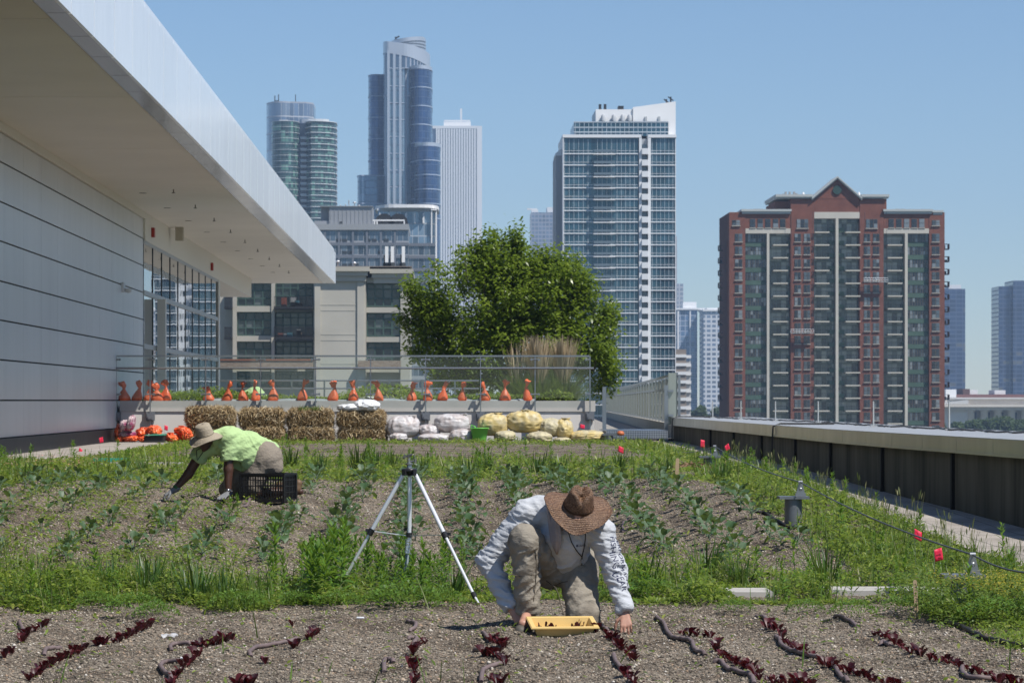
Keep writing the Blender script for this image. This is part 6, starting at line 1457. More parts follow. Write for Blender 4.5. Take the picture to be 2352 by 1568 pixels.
for k, (px, py) in enumerate(SB):
    Y = 68.12+.05*(k % 3); x = PX(px, Y); z0 = PZ(920.3, 68); H = PZ(py, Y)-z0; lean = rng.normal(0, .05); w_ = rng.uniform(.105, .135)*(1.05 if k < 5 else .95); n = 20
    prof = [(0, 0, 0), (.85, 0, 0), (1.0, .08, 0), (.97, .2, 0), (.72, .34, 0), (.42, .49, 0), (.22, .60, 0), (.2, .64, 1), (.34, .69, 1), (.44, .79, 1), (.5, .9, 1), (.44, 1.0, 1), (.2, .96, 1)]
    side = rng.choice([-1, 1])
    V = []; ang = rng.uniform(0, 6.28)
    for r_, f, tp in prof:
        for i in range(n):
            a = 2*math.pi*i/n; rr = w_*r_*(1+.07*math.sin(3*a+k)+.05*math.sin(5*a+2*k+f*9)+(.22*math.sin(2*a+ang) if tp else 0))
            off = lean*f*2*H+(side*.09*H*max(0, f-.6)/.4 if tp else 0); V.append((x+off+rr*math.cos(a), Y+rr*math.sin(a)*(.8 if not tp else .5), z0+f*H*(1-.1*tp*(math.cos(a)*side > .3)*(f-.6))))
    V = np.array(V); cc = np.array([x+lean*H, Y, 0]); rad = (V-cc)*[1, 1, 0]; tpm = sstep(z0+.5*H, z0+.66*H, V[:, 2])
    an = np.arctan2(V[:, 1]-Y, V[:, 0]-x); pleat = 1-2*np.abs(vnoise(np.stack([np.cos(an)*3.2+k, np.sin(an)*3.2, V[:, 2]*3.], 1)))
    V = V+rad*(.16*pleat*(.35+.65*sstep(z0+.15*H, z0+.5*H, V[:, 2]))+.6*tpm*vnoise(V*24+k))[:, None]+np.stack([vnoise(V*13+k*3), vnoise(V*13+k*5+9), .8*vnoise(V*15+k*7)], 1)*(.010+.022*tpm)[:, None]*[1, 1, (1)]
    Q = np.array([(j*n+i, j*n+(i+1) % n, (j+1)*n+(i+1) % n, (j+1)*n+i) for j in range(len(prof)-1) for i in range(n)]); cut = 6*n
    r = thing('sandbag', 'tied orange sandbag on the planter wall, %s from the left' % sblab[k] if k < 20 else 'tied orange sandbag on the planter wall, rightmost of all', 'sandbag', (x, Y, z0), 'orange sandbags along the planter')
    link_np('filled_bag', V, Q[:cut], m_sb2 if k % 4 else m_sb, r, True); link_np('twisted_top', V, Q[cut:], m_sb, r, True)
    c = Vector((x+lean*.58*2*H, Y, z0+.58*H)); MB().lathe([(w_*.2, -.012), (w_*.25, 0), (w_*.2, .012)], 12, None, c).build('tie', m_white if k == 12 else m_or, r)
b = MB(); 
V = []; nx_ = 160
for i in range(nx_):
    f = i/(nx_-1); px = 470+f*760; x = PX(px, 68.3); hgt = .03+.035*abs(math.sin(f*31))*abs(math.sin(f*13+1))
    for j in range(7):
        a = math.pi*j/6; V.append((x, 68.34-.17*math.cos(a), PZ(920.4, 68)+.002+hgt*math.sin(a)))
Q = np.array([(i*7+j, (i+1)*7+j, (i+1)*7+j+1, i*7+j+1) for i in range(nx_-1) for j in range(6)])
o = link_np('landscape_fabric', V, Q, M('grey_fabric', (.30, .33, .33), .7, var=.15, vs=4), None, True); tag(o, 'grey rolled fabric lying along the planter top behind the sandbags', 'fabric')
b = MB(); xa_, xb_ = PX(862, 70.5), PX(950, 70.5); z = 1.62
pts = [(xa_+(xb_-xa_)*f, 70.5, z+.22*math.sin(f*math.pi*.55+.9)) for f in np.linspace(0, 1, 9)]; b.tube(pts, .035, 6); b.tube([(xa_, 70.5, z), (xa_, 70.5, z+.2)], .03, 6); b.tube([(xa_, 70.5, z+.02), ((xa_+xb_)/2, 70.5, z+.02), (xb_, 70.5, z+.15)], .03, 6)
for f in (.25, .45): b.tube([(xa_+(xb_-xa_)*f, 70.5, z+.02), (xa_+(xb_-xa_)*(f+.1), 70.5, z+.22)], .025, 6)
tag(b.build('garden_cart', m_black), 'black curved metal frame standing in the planter behind the sandbags', 'cart frame')
blob('white_sheet', 842, 870, 909, 920, 69, .4, m_white, 'crumpled white sheet in the planter behind the straw bales', 'sheet', None, 7.7, .25)

# ------------------------------------------------------------------ drip hoses
m_hose = M('brown_drip_hose', (.15, .11, .105), .65, var=.25, vs=8); m_hoseb = M('black_hose', (.02, .017, .015), .6)
s1 = lambda x, y: (x*.35, 1019.2+y*.35)
s2 = lambda x, y: (705.6+x*.35, 1019.2+y*.35)
s4 = lambda x, y: (1411.2+x*.4, 940.8+y*.4)
HO = [(s1, [(290, 1390), (300, 1362), (350, 1350), (400, 1352)], 'at the head of the long dense lettuce row'), (s1, [(1125, 1360), (1118, 1338), (1160, 1325), (1250, 1318)], 'curving beside the lettuce left of centre, upper of two'), (s1, [(1185, 1440), (1090, 1445), (1052, 1470), (1070, 1502), (1115, 1530), (1122, 1568)], 'S-shaped, at the bottom left of centre'), (s1, [(1645, 1402), (1638, 1375), (1690, 1345), (1800, 1325), (1900, 1308), (1950, 1288)], 'long arc below the tripod weeds'), (s1, [(125, 1175), (150, 1225)], 'short stub at far left'), (s1, [(1398, 1268), (1428, 1235)], 'short stub above the long arc'),
      (s1, [(525, 532), (570, 532), (582, 508), (568, 490)], 'little hook in the left kale'), (s1, [(1310, 645), (1318, 600), (1345, 588)], 'bit showing among the kale left of the tripod'), (s1, [(1325, 775), (1342, 745), (1318, 718)], 'bit behind the near weeds left of the tripod'), (s1, [(1580, 422), (1622, 410), (1642, 360)], 'bit in front of the black crate'), (s1, [(1020, 582), (1030, 550), (1065, 545)], 'small curve in the middle of the left kale'),
      (s2, [(505, 1500), (505, 1445), (530, 1425), (565, 1440)], 'hook-shaped, alone below the tripod'), (s2, [(655, 1168), (712, 1190), (702, 1220), (675, 1238)], 'small curl right under the tripod weeds'), (s2, [(665, 1285), (718, 1290), (698, 1325)], 'short curl above the thin lettuce row'), (s2, [(1095, 1360), (1200, 1368), (1282, 1412), (1290, 1450), (1180, 1482), (1150, 1510), (1142, 1568)], 'winding past the lettuce left of the yellow tray'), (s2, [(1150, 1245), (1195, 1302)], 'stub by the boot of the kneeling gardener'), (s2, [(1108, 660), (1150, 668), (1152, 690)], 'bit among the kale beside the elbow of the kneeling man'),
      (s4, [(240, 1195), (285, 1240), (302, 1282), (350, 1320), (400, 1330), (445, 1342), (462, 1388), (520, 1415)], 'long and wavy, first right of the reaching hand'), (s4, [(575, 1455), (622, 1465), (645, 1492), (720, 1520), (782, 1538), (802, 1575)], 'lower end of the first wavy row right of the gardener'), (s4, [(810, 1195), (868, 1208), (886, 1248)], 'short bend at the head of the second row at right'), (s4, [(925, 1310), (950, 1330), (962, 1362), (1050, 1402), (1200, 1450), (1262, 1482), (1292, 1530), (1340, 1568)], 'longest hose, along the second row at right'), (s4, [(1265, 1190), (1330, 1213), (1392, 1246)], 'emerging under the weeds at the head of the rightmost row'), (s4, [(1528, 1358), (1545, 1345), (1582, 1358)], 'tiny loop in the rightmost row'), (s4, [(1860, 1440), (1920, 1450), (1998, 1475), (1996, 1510), (2022, 1542), (2110, 1556), (2250, 1570)], 'bending at the lower right corner'), (s4, [(-5, 1415), (8, 1460), (60, 1500), (98, 1540), (90, 1572)], 'at the bottom below the reaching hand'), (lambda x, y: (x, y), [(1361, 1432), (1380, 1440), (1398, 1456)], 'short piece under the reaching hand'),
      (s4, [(50, 705), (50, 660), (82, 635)], 'upright loop in the kale right of the straw hat')]
def hose(pts, lab, mat, r, nm='drip_hose', grp='brown drip hoses'):
    P_ = [G(*p) for p in pts]; out = []
    for k in range(len(P_)-1):
        p0 = P_[max(k-1, 0)]; p1 = P_[k]; p2_ = P_[k+1]; p3 = P_[min(k+2, len(P_)-1)]
        for q_ in np.linspace(0, 1, 7, endpoint=False):
            v = .5*((2*p1)+(p2_-p0)*q_+(2*p0-5*p1+4*p2_-p3)*q_**2+(3*p1-p0-3*p2_+p3)*q_**3); v.z = gz(v.x, v.y)+r*1.15; out.append(v)
    v = P_[-1].copy(); v.z = gz(v.x, v.y)+r*.3; out.append(v); out[0].z -= r
    if nm: tag(MB().tube(out, r, 8).build(nm, mat), lab, 'hose', grp)
for f, pts, lab in HO: hose([f(*p) for p in pts], 'brown drip hose '+lab, m_hose, .0135)
for pts, lab in (([(1900, 1220), (2000, 1262), (2090, 1302), (2170, 1332), (2270, 1356), (2400, 1370)], 'black hose along the edge of the front bed at far right'), ([(785, 590), (870, 605), (940, 650), (1050, 690), (1120, 690)], 'black hose beside the tall grey pedestal'), ([(1388, 855), (1430, 880), (1485, 890)], 'black hose end at the right edge of the kale bed, further one'), ([(1535, 915), (1600, 918)], 'short black hose end at the right edge of the kale bed, nearest one')):
    hose([s4(*p) for p in pts], lab, m_hoseb, .016, 'black_hose', None)
# pavers lying in the weeds, plastic scrap, pvc bits
for px0, px1, py, lab in ((1889, 2170, 1360, 'long grey paver edge lying in the weeds at right'), (1664, 1768, 1363, 'short grey paver edge between weeds right of the sleeve'), (-30, 75, 1368, 'grey paver edge at the far left of the weed strip'), (230, 420, 1066, 'pale edging strip behind the reaching arm of the green-shirted gardener'), (1690, 2000, 1097, 'pale edging strip at the head of the kale bed, right')):
    p = G((px0+px1)/2, py); x0, x1 = PX(px0, p.y), PX(px1, p.y); b = MB(); dp_ = .26 if px0 in (1889, 1664) else .11; b.box(x0, x1, p.y-dp_, p.y+dp_, p.z-.08, p.z+.03); tag(b.build('paver_strip', M('paver_grey', (.40, .38, .35), .85, var=.1, vs=4) if px0 == 1889 else bpy.data.materials['paver_grey']), lab, 'paver')
p = G(390, 1466); V = []; n = 8
for i in range(n):
    for j in range(n): V.append((p.x+(i-3.5)*.014, p.y+(j-3.5)*.02, p.z+.012+.02*float(vnoise(np.array([i*.7, j*.7, 3.1])))+.006))
t = NT('clear_scrap'); t.col((.75, .75, .75)); t.setp(rough=.15, spec=.6, alpha=.6)
o = link_np('plastic_scrap', V, np.array([(i*n+j, (i+1)*n+j, (i+1)*n+j+1, i*n+j+1) for i in range(n-1) for j in range(n-1)]), t.mat, None, True); tag(o, 'crumpled clear plastic scrap on the gravel below the grass clump', 'plastic scrap')
for px, py, lab in ((828, 1422, 'white plastic tube stub below the tripod weeds'), (425, 1515, 'white crumb of plastic among the lettuce left of centre')):
    p = G(px, py); tag(MB().tube([(p.x-.025, p.y, p.z+.012), (p.x+.025, p.y-.01, p.z+.012)], .008, 8).build('plastic_stub', m_white), lab, 'plastic piece')
m_mulch = M_leaf('mulch', [(.16, .09, .05), (.25, .15, .09), (.12, .07, .04)], .05, .8)
X = U(-.35, .35, 500); Yr_ = U(-.5, .5, 500); p = G(1610, 1082); P = np.stack([p.x+X, p.y+1+Yr_, ground(p.x+X, p.y+1+Yr_)+.06*(1-(X/.35)**2)*U(.3, 1, 500)+.02], 1); m = 500
V, Q = leaves(P, U(0, 6.28, m), U(-.3, .7, m), U(.04, .09, m), U(.01, .02, m), U(0, .3, m), (.6, 1, .5), U(-1, 1, m)); o = link_np('mulch_heap', V, Q, m_mulch); tag(o, 'small heap of brown mulch by the round pedestal', 'mulch', kind='stuff')

# ------------------------------------------------------------------ tripod
m_alu = M('brushed_aluminium', (.80, .81, .83), .33, metal=.45); m_blk = M('black_plastic', (.018, .018, .02), .35)
Yt = 22.7; H_ = W(939, 1090, Yt)
tp = thing('tripod', 'silver aluminium tripod with black clamps standing in the weeds', 'tripod', (H_.x, H_.y, gz(H_.x, H_.y)))
fr_ = G(1099, 1388); fl_ = G(772, 1362); fb_ = Vector((H_.x+.0, Yt+.62, gz(H_.x, Yt+.62)))
hp = [W(955, 1091, Yt-.02), W(925, 1091, Yt-.02), W(941, 1091, Yt+.05)]
mid_ = [W(1023, 1227, Yt-.35), W(847, 1226, Yt-.1), hp[2].lerp(fb_, .55)]
for k, (h, f) in enumerate(zip(hp, (fr_, fl_, fb_))):
    u_ = (f-h).normalized(); Lg = (f-h).length; c1 = h+u_*Lg*(.475); c2 = h+u_*Lg*.925
    b = MB()
    side = u_.cross(Vector((0, 1, 0))).normalized()
    b.tube([h, c1], .0165, 12); b.tube([h+side*.009-Vector((0, .012, 0)), c1+side*.009-Vector((0, .012, 0))], .005, 5); lg = b.build('leg', m_alu, tp)
    b = MB(); b.tube([c1, c2], .0125, 10); b.build('lower_tube', m_alu, lg)
    b = MB(); b.tube([c2, f+Vector((0, 0, .01))], [.0095, .0095], 8); b.build('foot_tube', m_alu, lg)
    b = MB(); b.tube([c1-u_*.022, c1+u_*.03], .024, 12); b.bar(c1+side*.02*(1 if k == 0 else -1), c1+side*.042*(1 if k == 0 else -1)+u_*.012, .022); b.tube([c2-u_*.015, c2+u_*.03], .019, 10); b.build('clamp', m_blk, lg)
b = MB(); b.tube([W(941, 1095, Yt), W(940, 1245, Yt)], .0155, 12); b.build('centre_column', m_alu, tp)
b = MB(); n_ = W(940, 1227, Yt); b.tube([n_+Vector((0, 0, .015)), n_-Vector((0, 0, .02))], .025, 12); b.build('spreader_hub', m_blk, tp)
b = MB()
for k, (h, f) in enumerate(zip(hp, (fr_, fl_, fb_))): b.bar(W(940, 1230, Yt), h.lerp(f, .47), .011, .006)
b.build('spreader', m_alu, tp)
b = MB(); c = W(940, 1082, Yt)
b.lathe([(.0, -.03), (.03, -.03), (.034, -.012), (.058, -.006), (.06, .018), (.05, .022), (.022, .024)], 20, None, c)
for a in (-.95, 4.1, 1.57): b.box(-.018, .018, -.014, .014, -.03, .014, Matrix.Translation(c) @ Matrix.Rotation(a, 4, 'Z') @ Matrix.Translation((.058, 0, 0)))
b.build('head_block', m_blk, tp)
b = MB(); b.tube([c+Vector((0, 0, .022)), c+Vector((0, 0, .07))], [.022, .016], 12); b.lathe([(.028, .05), (.03, .056), (.028, .062)], 14, None, c); b.tube([c+Vector((.0, 0, .06)), c+Vector((-.005, 0, .10))], .012, 8)
b.tube([c+Vector((.01, 0, .075)), c+Vector((.05, -.01, .08))], .007, 6); b.tube([c+Vector((.045, -.01, .06)), c+Vector((.05, -.01, .095))], .01, 8)
b.build('sprinkler_stem', M('brass_steel', (.38, .36, .31), .3, metal=.85), tp)
b = MB(); b.box(-.012, .012, -.015, .015, -.014, .014, Matrix.Translation(c+Vector((-.035, 0, .115))) @ Matrix.Rotation(.4, 4, 'Y')); b.tube([c+Vector((-.05, 0, .1)), c+Vector((.02, 0, .125))], .009, 8); b.tube([c+Vector((.02+.018*math.cos(a), 0, .108+.022*math.sin(a))) for a in np.linspace(-1.2, 2.2, 9)], .004, 6); b.tube([c+Vector((-.005, 0, .09)), c+Vector((-.005, 0, .13))], .008, 8); b.build('sprinkler_head', M('sprinkler_metal', (.2, .19, .17), .25, metal=.9), tp)
b = MB(); b.tube([W(937, 1238, Yt-.02), W(936, 1255, Yt-.02), W(935, 1270, Yt-.02)], [.022, .02, .023], 12); b.build('foil_wrap', M('foil', (.7, .7, .68), .22, metal=.8, bump=.8, bs=60, bd=.01), tp)
tag(MB().tube([W(935, 1272, Yt-.02), W(934, 1290, Yt-.03), W(925, 1312, Yt-.08), G(895, 1345)+Vector((0, 0, .03)), G(870, 1365)+Vector((0, 0, .02))], .016, 8).build('water_hose', M('grey_hose', (.22, .26, .27), .5)), 'grey water hose running from the tripod column into the weeds', 'hose')
# ------------------------------------------------------------------ bodies grown as one continuous surface from a distance field
class SDF:
    def __init__(s, lo, hi, h):
        s.lo = np.array(lo, float); s.h = h; s.n = np.ceil((np.array(hi)-s.lo)/h).astype(int)+1
        s.v = np.full(s.n, 9., np.float32); s.ax = [s.lo[i]+h*np.arange(s.n[i]) for i in range(3)]
    def reg(s, mn, mx):
        sl = []
        for i in range(3):
            a = int(np.clip((mn[i]-s.lo[i])/s.h, 0, s.n[i]-1)); b = int(np.clip((mx[i]-s.lo[i])/s.h+2, 1, s.n[i])); sl.append(slice(a, b))
        sl = tuple(sl); return sl, s.ax[0][sl[0]][:, None, None], s.ax[1][sl[1]][None, :, None], s.ax[2][sl[2]][None, None, :]
    def blend(s, sl, d, k):
        a = s.v[sl]; h = np.clip(.5+.5*(a-d)/k, 0, 1); s.v[sl] = a+(d-a)*h-k*h*(1-h)
    def cone(s, a, b, ra, rb, k=.02, flat=None):
        a = np.array(a, float); b = np.array(b, float); m = max(ra, rb)*1.5+k+.03
        sl, X, Y, Z = s.reg(np.minimum(a, b)-m, np.maximum(a, b)+m)
        x, y, z = X-a[0], Y-a[1], Z-a[2]; d = b-a; dd = max(d @ d, 1e-9)
        t = np.clip((x*d[0]+y*d[1]+z*d[2])/dd, 0, 1); x, y, z = x-t*d[0], y-t*d[1], z-t*d[2]
        if flat is not None:
            ax, f = np.array(flat[0], float), flat[1]; ax = ax/np.linalg.norm(ax); q = (x*ax[0]+y*ax[1]+z*ax[2])*(1/f-1); x, y, z = x+q*ax[0], y+q*ax[1], z+q*ax[2]
        s.blend(sl, np.sqrt(x*x+y*y+z*z)-(ra+(rb-ra)*t), k); return s
    def chain(s, pts, rs, k=.02, flat=None):
        for i in range(len(pts)-1): s.cone(pts[i], pts[i+1], rs[i], rs[i+1], k, flat)
        return s
    def ell(s, c, r, ax, k=.02):
        c = np.array(c, float); m = max(r)+k+.03; sl, X, Y, Z = s.reg(c-m, c+m); x, y, z = X-c[0], Y-c[1], Z-c[2]; q = 0
        for e, rr in zip(ax, r): q = q+((x*e[0]+y*e[1]+z*e[2])/rr)**2
        s.blend(sl, (np.sqrt(q)-1)*min(r), k); return s
    def cut(s, p, n, rad):
        p = np.array(p, float); n = np.array(n, float); n = n/np.linalg.norm(n); sl, X, Y, Z = s.reg(p-rad, p+rad)
        s.v[sl] = np.maximum(s.v[sl], (X-p[0])*n[0]+(Y-p[1])*n[1]+(Z-p[2])*n[2]); return s
    def mesh(s):
        v = s.v; n = s.n; c = v[:-1, :-1, :-1] < 0; mx = np.zeros_like(c); mn = np.ones_like(c)
        for i in (0, 1):
            for j in (0, 1):
                for k in (0, 1):
                    q = v[i:n[0]-1+i, j:n[1]-1+j, k:n[2]-1+k] < 0; mx |= q; mn &= q
        act = np.argwhere(mx & ~mn); idx = np.full(mx.shape, -1, np.int64); idx[tuple(act.T)] = np.arange(len(act))
        S = np.zeros((len(act), 3)); C = np.zeros(len(act)); cr = [(i, j, k) for i in (0, 1) for j in (0, 1) for k in (0, 1)]
        val = {q: v[act[:, 0]+q[0], act[:, 1]+q[1], act[:, 2]+q[2]] for q in cr}
        for a in cr:
            for b in cr:
                if sum(b)-sum(a) == 1 and all(bb >= aa for aa, bb in zip(a, b)):
                    va, vb = val[a], val[b]; m = (va < 0) != (vb < 0); t = np.where(m, va/np.where(m, va-vb, 1), 0)
                    S += np.where(m[:, None], np.array(a)+(np.array(b)-np.array(a))*t[:, None], 0); C += m
        V = s.lo+(act+S/C[:, None])*s.h; Q = []
        for ax in range(3):
            o1, o2 = [(1, 2), (2, 0), (0, 1)][ax]
            sl0 = [slice(0, n[i]) for i in range(3)]; sl1 = list(sl0); sl0[ax] = slice(0, n[ax]-1); sl1[ax] = slice(1, n[ax])
            A, B = v[tuple(sl0)] < 0, v[tuple(sl1)] < 0; e = np.argwhere(A != B); fl = A[tuple(e.T)]
            ok = (e[:, o1] > 0) & (e[:, o2] > 0) & (e[:, o1] < n[o1]-1) & (e[:, o2] < n[o2]-1); e = e[ok]; fl = fl[ok]; q = []
            for d1, d2 in ((-1, -1), (0, -1), (0, 0), (-1, 0)):
                f = e.copy(); f[:, o1] += d1; f[:, o2] += d2; q.append(idx[tuple(f.T)])
            q = np.stack(q, 1); q[~fl] = q[~fl][:, ::-1]; Q.append(q)
        return V, np.concatenate(Q)
def normals(V, Q):
    n = np.cross(V[Q[:, 2]]-V[Q[:, 0]], V[Q[:, 3]]-V[Q[:, 1]]); N = np.zeros_like(V)
    for k in range(4): np.add.at(N, Q[:, k], n)
    return N/(np.linalg.norm(N, axis=1)[:, None]+1e-12)
def wrinkle(V, Q, comps):
    N = normals(V, Q); d = 0
    for amp, fr, rot, ridged in comps:
        p = V @ np.array(rot.to_3x3() if rot is not None else Matrix.Identity(3)).T * np.array(fr); q = fbm(p, 2); d = d+amp*((1-2*np.abs(q)) if ridged else q)
    return V+N*np.asarray(d)[:, None]
nv = lambda *a: np.array(a, float)
def unit(a): a = np.array(a, float); return a/np.linalg.norm(a)
def hand(s, wrist, d, palm, thumb, curl, sc=1., fat=1.):
    """palm, four jointed fingers of unequal length and a thumb from the side of the palm"""
    d = unit(d); palm = np.array(palm, float); palm = unit(palm-d*(palm @ d)); lat = unit(np.cross(d, palm)); lat = lat if lat @ np.array(thumb) > 0 else -lat; w = np.array(wrist, float)
    for i, o in enumerate((.031, .011, -.010, -.028)):
        kn = w+(d*(.092, .096, .092, .084)[i]+lat*o)*sc; s.cone(w+lat*o*.45*sc+d*.012*sc, kn, .0145*fat*sc, .0112*fat*sc, .012)
        p = kn; a = curl[i]*.8; Ls = (.072, .080, .074, .058)[i]*sc; r = (.0092, .0095, .009, .008)[i]*fat*sc; sp = lat*(.10, .02, -.05, -.13)[i]
        for fr, rr in ((.44, .97), (.31, .9), (.25, .8)):
            dr = unit(d*math.cos(a)+palm*math.sin(a)+sp); q = p+dr*Ls*fr; s.cone(p, q, r, r*.93, .003); p = q; r *= .93; a += curl[i]*.85
    t0 = w+(d*.028+lat*.022)*sc; t1 = t0+unit(d*.55+lat*.72+palm*.3)*.042*sc; t2 = t1+unit(d*.8+lat*.35+palm*.5)*.032*sc; t3 = t2+unit(d*.85+lat*.0+palm*.55)*.026*sc
    s.cone(t0, t1, .0145*fat*sc, .0115*fat*sc, .01); s.cone(t1, t2, .011*fat*sc, .0098*fat*sc, .004); s.cone(t2, t3, .0098*fat*sc, .008*fat*sc, .003)
def head(s, c, up, fw, sc=1.):
    up = unit(up); fw = np.array(fw, float); fw = unit(fw-up*(fw @ up)); rt = np.cross(fw, up); c = np.array(c, float); ax = (rt, fw, up)
    P = lambda r, f, u: c+(rt*r+fw*f+up*u)*sc
    s.ell(P(0, -.01, .025), (.074*sc, .093*sc, .09*sc), ax, .02); s.ell(P(0, .03, -.035), (.058*sc, .062*sc, .075*sc), ax, .03); s.cone(P(0, .065, -.09), P(0, .07, -.095), .024*sc, .02*sc, .02)
    s.cone(P(0, .088, .02), P(0, .108, -.022), .009*sc, .015*sc, .008)
    for q in (-1, 1):
        s.cone(P(q*.012, .1, -.028), P(q*.016, .095, -.03), .009*sc, .007*sc, .005); s.ell(P(q*.076, -.005, -.005), (.012*sc, .02*sc, .032*sc), ax, .008); s.cone(P(q*.012, .087, .03), P(q*.05, .07, .032), .011*sc, .009*sc, .01)
    s.cone(P(-.02, .086, -.055), P(.02, .086, -.055), .008*sc, .008*sc, .004); s.cone(P(-.016, .084, -.066), P(.016, .084, -.066), .009*sc, .009*sc, .004)
    return P
def folds(V, Q, segs, amp=.009, lam=.038):
    """creases that ring a limb, broken up by noise, strongest in the middle of each segment given"""
    N = normals(V, Q); d = np.zeros(len(V))
    for a, b, r, u0, u1, tilt in segs:
        a, b = np.array(a, float), np.array(b, float); ax = (b-a)/np.linalg.norm(b-a); L = np.linalg.norm(b-a); u = (V-a) @ ax; q = V-a-u[:, None]*ax
        near = np.exp(-(np.maximum(np.linalg.norm(q, axis=1)-r, 0)/.02)**2); msk = sstep(u0*L-.04, u0*L+.02, u)*(1-sstep(u1*L-.02, u1*L+.04, u))*near
        n = vnoise(V*9+3*r); ph = (u+tilt*(q @ unit(np.cross(ax, [0, 1, .2])))+.045*n+.02*vnoise(V*21))/lam
        d = d+msk*amp*((1-np.abs(np.sin(math.pi*ph)))**1.5-.4)*np.clip(.5+1.1*vnoise(V*10+7), 0, 1.4)
    return V+N*d[:, None]
def place(V, origin): return V+np.array(origin)
def skinmat(nm, c, rough=.45):
    t = NT(nm); t.col(t.ramp(t.noise(14, 4), [(.35, tuple(x*.82 for x in c)), (.65, tuple(min(1, x*1.1) for x in c))])); t.setp(rough=rough, spec=.4); t.b.inputs['Subsurface Weight'].default_value = .08; t.b.inputs['Subsurface Radius'].default_value = (.02, .008, .004); t.bump(t.noise(180, 2), .15, .001); return t.mat
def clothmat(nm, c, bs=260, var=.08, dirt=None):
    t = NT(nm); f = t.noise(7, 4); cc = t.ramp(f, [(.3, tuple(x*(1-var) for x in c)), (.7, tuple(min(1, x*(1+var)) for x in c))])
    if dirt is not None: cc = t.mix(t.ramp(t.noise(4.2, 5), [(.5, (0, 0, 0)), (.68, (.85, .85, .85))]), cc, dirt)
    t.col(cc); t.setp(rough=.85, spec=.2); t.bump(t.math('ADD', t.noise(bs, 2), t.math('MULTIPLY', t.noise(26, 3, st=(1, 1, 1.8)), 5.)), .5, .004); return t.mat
def fontpts(txt, size):
    """filled letters as (verts, faces) in the xy plane, finely cut so they can bend over cloth"""
    c = bpy.data.curves.new('lettering', 'FONT'); c.body = txt; c.size = size; c.resolution_u = 3; o = bpy.data.objects.new('lettering', c); col.objects.link(o)
    dg = bpy.context.evaluated_depsgraph_get(); me = bpy.data.meshes.new_from_object(o.evaluated_get(dg)); bpy.data.objects.remove(o)
    import bmesh
    bm = bmesh.new(); bm.from_mesh(me); bmesh.ops.triangulate(bm, faces=bm.faces[:])
    for _ in range(2):
        es = [e for e in bm.edges if e.calc_length() > size*.25]
        if es: bmesh.ops.subdivide_edges(bm, edges=es, cuts=1)
    bmesh.ops.triangulate(bm, faces=bm.faces[:])
    V = [v.co.copy() for v in bm.verts]; Fc = [tuple(v.index for v in f.verts) for f in bm.faces]; bm.free(); bpy.data.meshes.remove(me); return V, Fc
def eyes(root, P, sc=1.):
    for q in (-1, 1):
        b = MB(); c = Vector(P(q*.031, .078, .012)); b.lathe([(.0, -.012), (.008, -.009), (.012, 0), (.008, .009), (0, .012)], 12, None, c); b.build('eye', bpy.data.materials.get('eye_white') or M('eye_white', (.5, .48, .45), .2), root)

# ================================================================== the kneeling gardener in the straw hat
YK = 19.7; OK_ = Vector((PX(1081.9+700*.2851, YK), YK, 0.)); OK_.z = ZC-(1081.9+1300*.2851-VY)*YK/F
zk = lambda zx, zy, y=0.: nv((zx-700)/1228, y, (1300-zy)/1228-y*.0765)
hn = unit((.16, -.66, .73)); hf = unit((-.05, -.74, -.66)); hf = unit(hf-hn*(hf @ hn)); hr = np.cross(hf, hn)
brimc = zk(852, 292, -.24); headc = brimc-hn*.052+hf*.012
shR, elR, wrR = zk(445, 345, -.02), zk(140, 725, .02), zk(318, 1105, -.12)
shL, elL, wrL = zk(1030, 480, -.1), zk(1150, 800, -.13), zk(1222, 1118, -.27)
hipR, knR, anR = nv(-.04, .12, .43), zk(425, 560, -.2), zk(455, 1135, -.13)
hipL, knL, anL = nv(.13, .12, .43), nv(.165, -.13, .115), nv(.16, .28, .08)
neck = nv(.05, -.09, .76)
pk = thing('person', 'kneeling person in straw hat, pale grey shirt and khaki trousers planting seedlings', 'person', tuple(OK_))
s = SDF((-.58, -.55, -.03), (.6, .42, 1.0), .0052)
s.chain([nv(.045, .13, .43), nv(.05, .04, .54), nv(.05, -.03, .66), nv(.03, -.02, .75)], [.11, .1, .11, .09], .04); s.chain([neck, headc], [.055, .055], .03)
s.chain([nv(.03, -.02, .75), shR, elR, wrR], [.07, .05, .038, .027], .02); s.chain([nv(.05, -.04, .73), shL, elL, wrL], [.07, .05, .038, .027], .02)
s.chain([hipR, knR, anR, anR+nv(-.04, -.2, -.06)], [.08, .05, .035, .03], .03); s.chain([hipL, knL, anL, anL+nv(0, .15, -.02)], [.08, .05, .035, .03], .03)
dR = unit(nv(.5, -.42, -.62)); dL = unit(nv(.06, -.42, -.9))
hand(s, wrR+dR*.015, dR, nv(.35, .75, -.3), nv(.7, -.3, .6), (.75, .95, 1.05, 1.1), 1.02)
hand(s, wrL+dL*.015, dL, nv(-.1, .85, -.4), nv(-1, 0, 0), (.35, .3, .4, .55), 1.02)
Pk = head(s, headc, hn, hf)
V, Q = s.mesh(); link_np('body', place(V, OK_), Q, skinmat('fair_skin', (.44, .235, .165)), pk, True); eyes(pk, lambda r, f, u: Pk(r, f, u)+np.array(OK_))
